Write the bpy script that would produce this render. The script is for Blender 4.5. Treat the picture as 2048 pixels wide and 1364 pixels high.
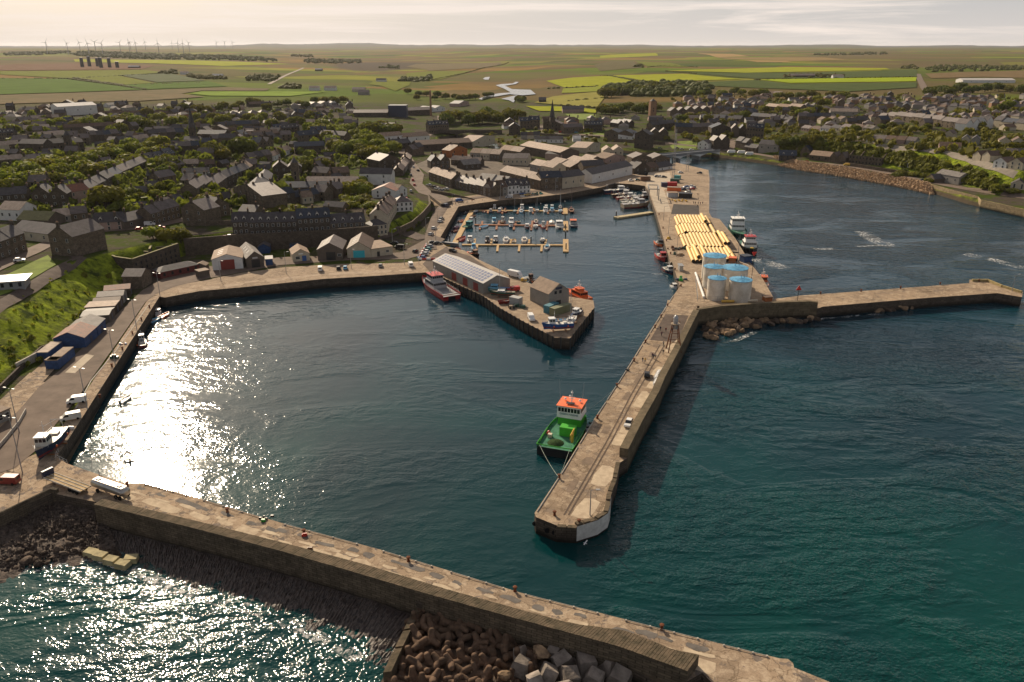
import bpy, bmesh, math, random
import numpy as np
from mathutils import Vector, Matrix, noise as mnoise
R = math.radians
random.seed(7)
scene = bpy.context.scene
COL = scene.collection
for o in list(bpy.data.objects): bpy.data.objects.remove(o)

# ------------------------------------------------------------------ camera, sky, sun, exposure
CAMZ = 96.0; PITCH = 20.4; F = 1592.9
cam = bpy.data.cameras.new('camera'); cam.lens = 28; cam.sensor_width = 36
cam.clip_start = 1.0; cam.clip_end = 80000
camo = bpy.data.objects.new('camera', cam); COL.objects.link(camo)
camo.location = (0, 0, CAMZ); camo.rotation_euler = (R(90 - PITCH), 0, 0)
scene.camera = camo
scene.view_settings.view_transform = 'Standard'; scene.view_settings.look = 'None'
scene.view_settings.exposure = 0.34; scene.view_settings.gamma = 1
SUN_AZ, SUN_EL = -27.0, 28.0
w = bpy.data.worlds.new('World'); scene.world = w; w.use_nodes = True
nt = w.node_tree; nt.nodes.clear()
def N(tree, t, **k):
    n = tree.nodes.new(t)
    for a, b in k.items():
        if a.startswith('i_'):
            n.inputs[a[2:].replace('_', ' ')].default_value = b
        else: setattr(n, a, b)
    return n
sky = N(nt, 'ShaderNodeTexSky', sky_type='NISHITA', sun_disc=False)
sky.sun_elevation = R(SUN_EL); sky.sun_rotation = R(SUN_AZ)
sky.air_density = 1.0; sky.dust_density = 2.2; sky.ozone_density = 1.0
tc = N(nt, 'ShaderNodeTexCoord')
sep = N(nt, 'ShaderNodeSeparateXYZ'); nt.links.new(tc.outputs['Generated'], sep.inputs[0])
# thin streaks of cloud lying along the horizon
cmb = N(nt, 'ShaderNodeMapping'); cmb.inputs['Scale'].default_value = (2.2, 2.2, 42); nt.links.new(tc.outputs['Generated'], cmb.inputs['Vector'])
cn = N(nt, 'ShaderNodeTexNoise'); cn.inputs['Scale'].default_value = 1.0; cn.inputs['Detail'].default_value = 8; cn.inputs['Roughness'].default_value = 0.62; cn.inputs['Distortion'].default_value = .5
nt.links.new(cmb.outputs[0], cn.inputs['Vector'])
cr = N(nt, 'ShaderNodeValToRGB'); cr.color_ramp.elements[0].position = 0.48; cr.color_ramp.elements[1].position = 0.62
nt.links.new(cn.outputs['Fac'], cr.inputs[0])
cm = N(nt, 'ShaderNodeMixRGB'); cm.inputs[2].default_value = (15.5, 13.6, 12.2, 1)
mf = N(nt, 'ShaderNodeMath', operation='MULTIPLY'); mf.inputs[1].default_value = 0.8
nt.links.new(cr.outputs[0], mf.inputs[0])
veil = N(nt, 'ShaderNodeMixRGB'); pass
vr = N(nt, 'ShaderNodeValToRGB'); vr.color_ramp.elements[0].position = 0.0; vr.color_ramp.elements[0].color = (.85, .85, .85, 1); vr.color_ramp.elements[1].position = .24; vr.color_ramp.elements[1].color = (.0, .0, .0, 1)
vc = N(nt, 'ShaderNodeValToRGB'); e_ = vc.color_ramp.elements; e_[0].position = 0; e_[0].color = (.865, .80, .755, 1); e_[1].position = .07; e_[1].color = (.66, .68, .73, 1)
vs_ = N(nt, 'ShaderNodeVectorMath', operation='SCALE'); vs_.inputs['Scale'].default_value = 15.0; nt.links.new(sep.outputs['Z'], vc.inputs[0]); nt.links.new(vc.outputs[0], vs_.inputs[0]); nt.links.new(vs_.outputs[0], veil.inputs[2])
nt.links.new(sep.outputs['Z'], vr.inputs[0]); nt.links.new(vr.outputs[0], veil.inputs[0])
nt.links.new(sky.outputs[0], veil.inputs[1])
nt.links.new(mf.outputs[0], cm.inputs[0]); nt.links.new(veil.outputs[0], cm.inputs[1])
bg = N(nt, 'ShaderNodeBackground'); bg.inputs['Strength'].default_value = 0.05
nt.links.new(cm.outputs[0], bg.inputs['Color'])
wo = N(nt, 'ShaderNodeOutputWorld'); nt.links.new(bg.outputs[0], wo.inputs['Surface'])
sl = bpy.data.lights.new('sun', 'SUN'); sl.energy = 5.0; sl.angle = R(0.53); sl.color = (1.0, 0.83, 0.62)
so = bpy.data.objects.new('sun', sl); COL.objects.link(so)
sd = Vector((math.sin(R(SUN_AZ)) * math.cos(R(SUN_EL)), math.cos(R(SUN_AZ)) * math.cos(R(SUN_EL)), math.sin(R(SUN_EL))))
so.rotation_euler = sd.to_track_quat('Z', 'Y').to_euler()
so.location = (-200, 300, 300)
scene.cycles.volume_bounces = 1 if hasattr(scene, 'cycles') else 0

# ------------------------------------------------------------------ survey: bearings read off the photo turned into map positions
CT, ST = math.cos(R(PITCH)), math.sin(R(PITCH))
def raydir(px, py):
    u = (px - 1024) / F; v = -(py - 682) / F
    return (u, CT + v * ST, -ST + v * CT)
def G(px, py, z=4.0):
    d = raydir(px, py); t = (z - CAMZ) / d[2]
    return Vector((d[0] * t, d[1] * t, z))
def G2(px, py, z=4.0):
    g = G(px, py, z); return (g.x, g.y)

# ------------------------------------------------------------------ materials
MATS = {}
def mat(name, col, rough=0.8, var=0.12, scale=0.4, bump=0.0, bscale=None, metal=0.0, col2=None, objrand=0.0, spec=None, detail=5, alpha=None):
    """noise-mottled material in map coordinates; objrand shifts brightness from one copy to the next"""
    if name in MATS: return MATS[name]
    m = bpy.data.materials.new(name); m.use_nodes = True; t = m.node_tree
    b = t.nodes['Principled BSDF']; b.inputs['Roughness'].default_value = rough; b.inputs['Metallic'].default_value = metal
    b.inputs['Specular IOR Level'].default_value = spec if spec is not None else (.12 if rough > .74 else .5)
    geo = N(t, 'ShaderNodeNewGeometry')
    n1 = N(t, 'ShaderNodeTexNoise'); n1.inputs['Scale'].default_value = scale; n1.inputs['Detail'].default_value = detail; n1.inputs['Roughness'].default_value = .65
    t.links.new(geo.outputs['Position'], n1.inputs['Vector'])
    mx = N(t, 'ShaderNodeMixRGB')
    c2 = col2 if col2 else tuple(max(0, c * (1 - 2.2 * var)) for c in col)
    c1 = tuple(min(1, c * (1 + var)) for c in col)
    mx.inputs[1].default_value = (*c2, 1); mx.inputs[2].default_value = (*c1, 1)
    rp = N(t, 'ShaderNodeMapRange'); rp.inputs[1].default_value = .3; rp.inputs[2].default_value = .68
    t.links.new(n1.outputs['Fac'], rp.inputs[0]); t.links.new(rp.outputs[0], mx.inputs[0])
    out = mx.outputs[0]
    if objrand:
        oi = N(t, 'ShaderNodeObjectInfo'); mr = N(t, 'ShaderNodeMapRange')
        mr.inputs[3].default_value = 1 - objrand; mr.inputs[4].default_value = 1 + objrand
        t.links.new(oi.outputs['Random'], mr.inputs[0])
        ml = N(t, 'ShaderNodeVectorMath', operation='SCALE'); t.links.new(out, ml.inputs[0]); t.links.new(mr.outputs[0], ml.inputs['Scale'])
        out = ml.outputs[0]
    t.links.new(out, b.inputs['Base Color'])
    if bump:
        n2 = N(t, 'ShaderNodeTexNoise'); n2.inputs['Scale'].default_value = bscale or scale * 4; n2.inputs['Detail'].default_value = 4
        t.links.new(geo.outputs['Position'], n2.inputs['Vector'])
        bp = N(t, 'ShaderNodeBump'); bp.inputs['Strength'].default_value = 1; bp.inputs['Distance'].default_value = bump
        t.links.new(n2.outputs['Fac'], bp.inputs['Height']); t.links.new(bp.outputs[0], b.inputs['Normal'])
    MATS[name] = m; return m

def ramp(t, fac, stops):
    r = N(t, 'ShaderNodeValToRGB'); els = r.color_ramp.elements
    els[0].position = stops[0][0]; els[0].color = (*stops[0][1], 1)
    els[1].position = stops[1][0]; els[1].color = (*stops[1][1], 1)
    for p, c in stops[2:]:
        e = els.new(p); e.color = (*c, 1)
    t.links.new(fac, r.inputs[0]); return r.outputs[0]
def mix(t, fac, a, b, mode='MIX'):
    m = N(t, 'ShaderNodeMixRGB', blend_type=mode)
    for i, v in ((0, fac), (1, a), (2, b)):
        if hasattr(v, 'is_linked') or isinstance(v, bpy.types.NodeSocket): t.links.new(v, m.inputs[i])
        elif isinstance(v, (int, float)): m.inputs[i].default_value = v
        else: m.inputs[i].default_value = (*v, 1)
    return m.outputs[0]
def mth(t, op, a, b=None):
    m = N(t, 'ShaderNodeMath', operation=op)
    for i, v in ((0, a), (1, b)):
        if v is None: continue
        if isinstance(v, (int, float)): m.inputs[i].default_value = v
        else: t.links.new(v, m.inputs[i])
    return m.outputs[0]
def noise_(t, vec, scale, detail=4, rough=.55, dist=0):
    n = N(t, 'ShaderNodeTexNoise'); n.inputs['Scale'].default_value = scale; n.inputs['Detail'].default_value = detail
    n.inputs['Roughness'].default_value = rough; n.inputs['Distortion'].default_value = dist
    t.links.new(vec, n.inputs['Vector']); return n.outputs['Fac']
def mapping(t, vec, scale=(1, 1, 1), rot=(0, 0, 0)):
    m = N(t, 'ShaderNodeMapping'); m.inputs['Scale'].default_value = scale; m.inputs['Rotation'].default_value = rot
    t.links.new(vec, m.inputs['Vector']); return m.outputs[0]

def concrete(name, base, dark, light, angle=0.0, slab=(7, 4), patch=0.5):
    """old quay concrete: bays, cracks, worn and repaired patches"""
    m = bpy.data.materials.new(name); m.use_nodes = True; t = m.node_tree; b = t.nodes['Principled BSDF']
    b.inputs['Roughness'].default_value = .95; b.inputs['Specular IOR Level'].default_value = .12
    g = N(t, 'ShaderNodeNewGeometry'); P = g.outputs['Position']
    V = mapping(t, P, (1, 1, 1), (0, 0, angle))
    wob = N(t, 'ShaderNodeTexNoise'); wob.inputs['Scale'].default_value = .35; t.links.new(P, wob.inputs['Vector'])
    va = N(t, 'ShaderNodeVectorMath', operation='MULTIPLY_ADD'); va.inputs[1].default_value = (1.6, 1.6, 0); t.links.new(wob.outputs['Color'], va.inputs[0]); t.links.new(V, va.inputs[2])
    br = N(t, 'ShaderNodeTexBrick'); br.inputs['Scale'].default_value = 1; br.inputs['Brick Width'].default_value = slab[0]; br.inputs['Row Height'].default_value = slab[1]
    br.inputs['Mortar Size'].default_value = .07; br.inputs['Mortar Smooth'].default_value = .3
    br.inputs['Color1'].default_value = (.78, .78, .78, 1); br.inputs['Color2'].default_value = (1.12, 1.12, 1.12, 1); br.inputs['Mortar'].default_value = (.45, .43, .4, 1)
    t.links.new(va.outputs[0], br.inputs['Vector'])
    big = noise_(t, P, .06, 5, .6); med = noise_(t, P, .45, 8, .7); fine = noise_(t, P, 3.5, 5, .7)
    c = mix(t, ramp(t, big, [(.36, (0, 0, 0)), (.62, (1, 1, 1))]), dark, base)
    c = mix(t, ramp(t, med, [(.5, (0, 0, 0)), (.6, (.7, .7, .7))]), c, light)
    c = mix(t, mth(t, 'MULTIPLY', ramp(t, noise_(t, P, .28, 9, .72, .4), [(.55, (0, 0, 0)), (.575, (1, 1, 1))]), patch), c, (.13, .115, .11))
    c = mix(t, .55, c, br.outputs['Color'], 'MULTIPLY')
    vo = N(t, 'ShaderNodeTexVoronoi', feature='DISTANCE_TO_EDGE'); vo.inputs['Scale'].default_value = .22
    va2 = N(t, 'ShaderNodeVectorMath', operation='MULTIPLY_ADD'); va2.inputs[1].default_value = (4, 4, 0)
    w2 = N(t, 'ShaderNodeTexNoise'); w2.inputs['Scale'].default_value = .5; w2.inputs['Detail'].default_value = 6; t.links.new(P, w2.inputs['Vector'])
    t.links.new(w2.outputs['Color'], va2.inputs[0]); t.links.new(P, va2.inputs[2]); t.links.new(va2.outputs[0], vo.inputs['Vector'])
    crk = ramp(t, vo.outputs['Distance'], [(.008, (.35, .33, .3)), (.028, (1, 1, 1))])
    c = mix(t, .55, c, crk, 'MULTIPLY')
    c = mix(t, .7, c, ramp(t, fine, [(.25, (.55, .55, .55)), (.7, (1.25, 1.22, 1.18))]), 'MULTIPLY')
    t.links.new(c, b.inputs['Base Color'])
    bp = N(t, 'ShaderNodeBump'); bp.inputs['Distance'].default_value = .12; t.links.new(mix(t, .5, med, fine), bp.inputs['Height']); t.links.new(bp.outputs[0], b.inputs['Normal'])
    MATS[name] = m; return m

def stonewall(name, c1, c2, mortar, size=(1.2, .5), wet=0.0):
    """coursed masonry on any face: brick pattern run along the wall, stains from the water line"""
    m = bpy.data.materials.new(name); m.use_nodes = True; t = m.node_tree; b = t.nodes['Principled BSDF']; b.inputs['Roughness'].default_value = .9; b.inputs['Specular IOR Level'].default_value = .12
    g = N(t, 'ShaderNodeNewGeometry'); P = g.outputs['Position']; s = N(t, 'ShaderNodeSeparateXYZ'); t.links.new(P, s.inputs[0])
    xy = mth(t, 'ADD', mth(t, 'MULTIPLY', s.outputs['X'], .82), mth(t, 'MULTIPLY', s.outputs['Y'], .63))
    cb = N(t, 'ShaderNodeCombineXYZ'); t.links.new(xy, cb.inputs[0]); t.links.new(s.outputs['Z'], cb.inputs[1])
    br = N(t, 'ShaderNodeTexBrick'); br.inputs['Scale'].default_value = 1; br.inputs['Brick Width'].default_value = size[0]; br.inputs['Row Height'].default_value = size[1]
    br.inputs['Mortar Size'].default_value = .04; br.inputs['Color1'].default_value = (*c1, 1); br.inputs['Color2'].default_value = (*c2, 1); br.inputs['Mortar'].default_value = (*mortar, 1)
    t.links.new(cb.outputs[0], br.inputs['Vector'])
    c = mix(t, .8, br.outputs['Color'], ramp(t, noise_(t, P, .5, 7, .7), [(.3, (.45, .45, .45)), (.7, (1.3, 1.3, 1.3))]), 'MULTIPLY')
    if wet:
        zz = mth(t, 'ADD', s.outputs['Z'], mth(t, 'MULTIPLY', noise_(t, P, .7, 5), 1.2))
        c = mix(t, ramp(t, mth(t, 'DIVIDE', zz, 4), [(.25, (1, 1, 1)), (.62, (0, 0, 0))]), c, (.018, .016, .013))
    t.links.new(c, b.inputs['Base Color'])
    bp = N(t, 'ShaderNodeBump'); bp.inputs['Distance'].default_value = .15; t.links.new(noise_(t, P, 1.4, 5, .7), bp.inputs['Height']); t.links.new(bp.outputs[0], b.inputs['Normal'])
    MATS[name] = m; return m

# ------------------------------------------------------------------ mesh helpers
class MB:
    def __init__(s): s.v = []; s.f = []; s.m = []; s.mats = []
    def mi(s, m):
        if m is None: return 0
        if m not in s.mats: s.mats.append(m)
        return s.mats.index(m)
    def poly(s, pts, m=None):
        b = len(s.v); s.v += [tuple(p) for p in pts]; s.f.append(list(range(b, b + len(pts)))); s.m.append(s.mi(m)); return s
    def hexa(s, c, m=None):
        b = len(s.v); s.v += [tuple(p) for p in c]; k = s.mi(m)
        for q in ((3, 2, 1, 0), (4, 5, 6, 7), (0, 1, 5, 4), (1, 2, 6, 5), (2, 3, 7, 6), (3, 0, 4, 7)):
            s.f.append([b + i for i in q]); s.m.append(k)
        return s
    def box(s, x0, x1, y0, y1, z0, z1, m=None, inset=0.0):
        i = inset
        return s.hexa([(x0, y0, z0), (x1, y0, z0), (x1, y1, z0), (x0, y1, z0), (x0 + i, y0 + i, z1), (x1 - i, y0 + i, z1), (x1 - i, y1 - i, z1), (x0 + i, y1 - i, z1)], m)
    def loft(s, rings, m=None, cap0=True, cap1=True, closed=True):
        k = s.mi(m); b = len(s.v); n = len(rings[0])
        for r in rings: s.v += [tuple(p) for p in r]
        for i in range(len(rings) - 1):
            for j in range(n if closed else n - 1):
                j2 = (j + 1) % n
                s.f.append([b + i * n + j, b + i * n + j2, b + (i + 1) * n + j2, b + (i + 1) * n + j]); s.m.append(k)
        if cap0: s.f.append([b + j for j in range(n)][::-1]); s.m.append(k)
        if cap1: s.f.append([b + (len(rings) - 1) * n + j for j in range(n)]); s.m.append(k)
        return s
    def tube(s, a, b_, r0, r1=None, n=8, m=None, cap=True):
        a = Vector(a); b_ = Vector(b_); d = (b_ - a)
        if d.length < 1e-6: return s
        q = d.to_track_quat('Z', 'Y'); r1 = r0 if r1 is None else r1
        rr = []
        for p, r in ((a, r0), (b_, r1)):
            rr.append([p + q @ Vector((math.cos(2 * math.pi * i / n) * r, math.sin(2 * math.pi * i / n) * r, 0)) for i in range(n)])
        return s.loft(rr, m, cap, cap)
    def lathe(s, prof, n=16, c=(0, 0, 0), m=None):
        return s.loft([[(c[0] + math.cos(2 * math.pi * i / n) * r, c[1] + math.sin(2 * math.pi * i / n) * r, c[2] + z) for i in range(n)] for r, z in prof], m)
    def prism(s, pts, z0, z1, m=None, mside=None):
        n = len(pts); a = sum(pts[i][0] * pts[(i + 1) % n][1] - pts[(i + 1) % n][0] * pts[i][1] for i in range(n))
        if a < 0: pts = pts[::-1]
        b = len(s.v); s.v += [(p[0], p[1], z0) for p in pts] + [(p[0], p[1], z1) for p in pts]
        s.f.append(list(range(b, b + n))[::-1]); s.m.append(s.mi(mside or m)); s.f.append(list(range(b + n, b + 2 * n))); s.m.append(s.mi(m))
        for i in range(n):
            j = (i + 1) % n; s.f.append([b + i, b + j, b + n + j, b + n + i]); s.m.append(s.mi(mside or m))
        return s
    def mesh(s, name, m=None, smooth=False):
        me = bpy.data.meshes.new(name); me.from_pydata(s.v, [], s.f)
        mats = s.mats or ([m] if m else [])
        for q in mats: me.materials.append(q)
        if len(mats) > 1: me.polygons.foreach_set('material_index', s.m)
        if smooth: me.polygons.foreach_set('use_smooth', [True] * len(me.polygons))
        me.update(); return me
    def build(s, name, m=None, parent=None, smooth=False):
        o = bpy.data.objects.new(name, s.mesh(name, m, smooth)); COL.objects.link(o)
        if parent is not None: o.parent = parent
        return o
def mo(name, me, parent=None, loc=(0, 0, 0), rz=0, sc=None):
    o = bpy.data.objects.new(name, me); COL.objects.link(o); o.location = loc; o.rotation_euler = (0, 0, rz)
    if sc is not None: o.scale = sc
    if parent is not None: o.parent = parent
    return o
def tag(o, label=None, cat=None, group=None, kind=None):
    if label: o['label'] = label
    if cat: o['category'] = cat
    if group: o['group'] = group
    if kind: o['kind'] = kind
    return o
def thing(name, label, cat, loc=(0, 0, 0), rz=0, group=None, sc=None):
    o = bpy.data.objects.new(name, None); COL.objects.link(o); o.location = loc; o.rotation_euler = (0, 0, rz); o.empty_display_size = .5
    if sc is not None: o.scale = sc
    return tag(o, label, cat, group)
def copy_tree(o, parent=None, loc=None, rz=None, label=None):
    c = o.copy(); COL.objects.link(c)
    if parent is not None: c.parent = parent
    for ch in list(o.children): copy_tree(ch, c)
    if loc is not None: c.location = loc
    if rz is not None: c.rotation_euler = (0, 0, rz)
    if label: c['label'] = label
    return c
ORD = ['first', 'second', 'third', 'fourth', 'fifth', 'sixth', 'seventh', 'eighth', 'ninth', 'tenth', 'eleventh', 'twelfth', 'thirteenth', 'fourteenth', 'fifteenth', 'sixteenth', 'seventeenth', 'eighteenth', 'nineteenth', 'twentieth']
def ordi(i): return ORD[i] if i < 20 else 'twenty-' + ORD[i - 20] if i < 29 else 'last but ' + str(i)

# ------------------------------------------------------------------ the lie of the land
def W(l): return [tuple(G(a, b))[:2] + tuple(r) for a, b, *r in l]
LC = W([(-900, 1250, 24, 11), (0, 772, 24, 11), (130, 686, 24, 11), (231, 580, 20, 11), (290, 548, 14, 10), (375, 507, 4, 7.5), (480, 497, 3, 7.5), (640, 488, 3, 7), (755, 478, 3, 6),
        (790, 470, 5, 5), (846, 436, 5, 5), (862, 412, 8, 4), (850, 395, 20, 2), (835, 330, 30, 2), (835, 290, 40, 2), (850, 230, 60, 3), (860, 190, 100, 3), (800, 150, 200, 4), (700, 120, 300, 5), (560, 104, 800, 5), (400, 97.5, 2000, 5)])
RC = W([(650, 97.5, 2000, 5), (800, 104, 800, 5), (960, 122, 300, 5), (1010, 150, 200, 4), (1060, 190, 100, 3), (1050, 230, 60, 3), (1060, 262, 50, 3), (1250, 282, 50, 4), (1400, 292, 30, 5), (1480, 302, 26, 7), (1560, 311, 20, 13), (1680, 324, 16, 15), (1760, 334, 20, 16), (1850, 352, 24, 16),
        (1920, 372, 25, 15), (1990, 390, 25, 14), (2060, 398, 30, 12), (2500, 470, 40, 12), (4000, 800, 40, 12)])
def linedist(L, X, Y, closed=False):
    best = np.full(X.shape, 1e18); sg = np.zeros(X.shape); wd = np.zeros(X.shape); rs = np.zeros(X.shape)
    for i in range(len(L) - (0 if closed else 1)):
        a = L[i]; b = L[(i + 1) % len(L)]; dx_, dy_ = b[0] - a[0], b[1] - a[1]; l2 = dx_ * dx_ + dy_ * dy_ + 1e-9
        t = np.clip(((X - a[0]) * dx_ + (Y - a[1]) * dy_) / l2, 0, 1)
        d = (X - a[0] - t * dx_) ** 2 + (Y - a[1] - t * dy_) ** 2
        k = d < best; best = np.where(k, d, best)
        if len(a) > 2:
            cr_ = dx_ * (Y - a[1]) - dy_ * (X - a[0])
            sg = np.where(k, np.sign(cr_), sg); wd = np.where(k, a[2] + (b[2] - a[2]) * t, wd); rs = np.where(k, a[3] + (b[3] - a[3]) * t, rs)
    return np.sqrt(best), sg, wd, rs
def inside(P, X, Y):
    c = np.zeros(X.shape, bool)
    for i in range(len(P)):
        x1, y1 = P[i][:2]; x2, y2 = P[i - 1][:2]
        if y1 == y2: continue
        c ^= ((y1 > Y) != (y2 > Y)) & (X < (x2 - x1) * (Y - y1) / (y2 - y1) + x1)
    return c
SEA = [G2(*p) for p in [(-900, 1350), (-300, 1085), (0, 1003), (80, 970), (105, 950), (88, 915), (200, 735), (298, 592), (326, 576), (500, 560), (852, 530), (882, 500), (868, 478), (905, 405), (1010, 391), (1140, 379), (1200, 366),
        (1240, 350), (1330, 338), (1352, 328), (1300, 314), (1240, 307), (1140, 300), (1040, 297), (985, 296), (900, 283), (872, 278), (876, 270), (930, 266), (1000, 278), (1010, 288), (1140, 291), (1250, 297), (1320, 302), (1440, 305),
        (1545, 319), (1600, 326), (1685, 338), (1795, 358), (1865, 371), (1950, 396), (2048, 417), (2400, 510)]] + [(700, 120), (700, -400), (-700, -400), (-500, 40)]
def sstep(a, b, x):
    t = np.clip((x - a) / (b - a), 0, 1); return t * t * (3 - 2 * t)
def vnoise(X, Y, s, seed=0):
    x = X / s + seed * 17.3; y = Y / s + seed * 9.1; xi = np.floor(x); yi = np.floor(y); fx = x - xi; fy = y - yi
    def h(a, b): v = np.sin(a * 127.1 + b * 311.7 + seed) * 43758.5453; return v - np.floor(v)
    fx = fx * fx * (3 - 2 * fx); fy = fy * fy * (3 - 2 * fy)
    return (h(xi, yi) * (1 - fx) + h(xi + 1, yi) * fx) * (1 - fy) + (h(xi, yi + 1) * (1 - fx) + h(xi + 1, yi + 1) * fx) * fy
def H(X, Y):
    X = np.asarray(X, float); Y = np.asarray(Y, float); r = np.hypot(X, Y)
    d, s, wd, rs = linedist(LC, X, Y); t = np.clip(d * (s > 0) / wd, 0, 1)
    L = rs * (t * t * (3 - 2 * t)) * .6 + rs * t * .4 + 9 * sstep(60, 700, d * (s > 0))
    rough = ((s > 0) & (t < 1)) * (wd > 12)
    L += rough * (vnoise(X, Y, 5, 1) - .5) * 1.6 * np.sin(t * math.pi)
    d, s, wd, rs = linedist(RC, X, Y); t = np.clip(d * (s > 0) / wd, 0, 1)
    Q = rs * (t * t * (3 - 2 * t)) * .6 + rs * t * .4 + 12 * sstep(60, 600, d * (s > 0))
    Q += ((s > 0) & (t < 1) & (wd < 40) & (wd > 12)) * (vnoise(X, Y, 8, 2) - .5) * 4 * np.sin(t * math.pi)
    h = 3.9 + L + Q
    h += (vnoise(X, Y, 900, 3) - .5) * 14 * sstep(1500, 3500, r)
    h += 26 * sstep(3500, 11000, r)
    az = np.degrees(np.arctan2(X, Y))
    ridge = .5 * vnoise(az, az * 0, 3.1, 4) + .3 * vnoise(az, az * 0, 1.1, 5) + .2 * vnoise(az, az * 0, .4, 6)
    h += sstep(13000, 21000, r) * (ridge * 80 - 14 + 70 * np.exp(-((az + 11.5) / 3.5) ** 2) + 45 * np.exp(-((az + 16.5) / 2.5) ** 2) + 25 * np.exp(-((az - 3) / 5) ** 2) + 14 * np.exp(-((az - 21) / 4.0) ** 2))
    near = r < 2500
    sea = inside(SEA, X, Y) & near; ds = linedist(SEA, X, Y, True)[0]
    h = np.where(sea, np.maximum(3.4 - ds * .9, -6), h)
    h = np.where(~sea & near, np.minimum(h, np.maximum(h - 1.0, 3.4) + ds * .3), h)
    return h
def Hs(x, y): return float(H(np.array([x]), np.array([y]))[0])
TT = np.concatenate([np.linspace(80, 700, 160), np.geomspace(706, 26000, 170)])
def T(px, py, lift=0.0):
    """where the line of sight through a spot of the photo meets the land"""
    d = raydir(px, py); ts = TT
    for k in range(2):
        X = d[0] * ts; Y = d[1] * ts; g = CAMZ + d[2] * ts - H(X, Y) - lift; below = np.nonzero(g < 0)[0]
        i = below[0] if len(below) else len(ts) - 1
        if i == 0: t = ts[0]; break
        t = ts[i - 1] + (ts[i] - ts[i - 1]) * (g[i - 1] / (g[i - 1] - g[i]) if g[i - 1] != g[i] else 0)
        if k == 0: ts = np.linspace(ts[i - 1], ts[i], 12)
    return Vector((d[0] * t, d[1] * t, CAMZ + d[2] * t - lift))

def TV(xs, ys):
    out = []; ts = np.concatenate([np.linspace(80, 1500, 150), np.geomspace(1520, 4000, 30)])
    for k in range(0, len(xs), 400):
        d = np.array([raydir(a, b) for a, b in zip(xs[k:k + 400], ys[k:k + 400])]); X = d[:, :1] * ts; Y = d[:, 1:2] * ts; g = CAMZ + d[:, 2:] * ts - H(X, Y)
        i = np.clip(np.argmax(g < 0, 1), 1, None); r = np.arange(len(d)); g0 = g[r, i - 1]; g1 = g[r, i]; t = ts[i - 1] + (ts[i] - ts[i - 1]) * g0 / (g0 - g1 + 1e-9)
        out += list(zip(d[:, 0] * t, d[:, 1] * t, CAMZ + d[:, 2] * t))
    return [Vector(p) for p in out]
def grid_mesh(name, X, Y, Z, m):
    nr, nc = X.shape; me = bpy.data.meshes.new(name)
    V = np.stack([X, Y, Z], -1).reshape(-1, 3)
    i = np.arange(nr * nc).reshape(nr, nc); q = np.stack([i[:-1, :-1], i[:-1, 1:], i[1:, 1:], i[1:, :-1]], -1).reshape(-1, 4)
    me.vertices.add(len(V)); me.vertices.foreach_set('co', V.ravel()); me.loops.add(q.size); me.loops.foreach_set('vertex_index', q.ravel())
    me.polygons.add(len(q)); me.polygons.foreach_set('loop_start', np.arange(0, q.size, 4)); me.polygons.foreach_set('use_smooth', [True] * len(q))
    me.update(calc_edges=True); me.validate(); me.materials.append(m)
    o = bpy.data.objects.new(name, me); COL.objects.link(o); return o

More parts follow.
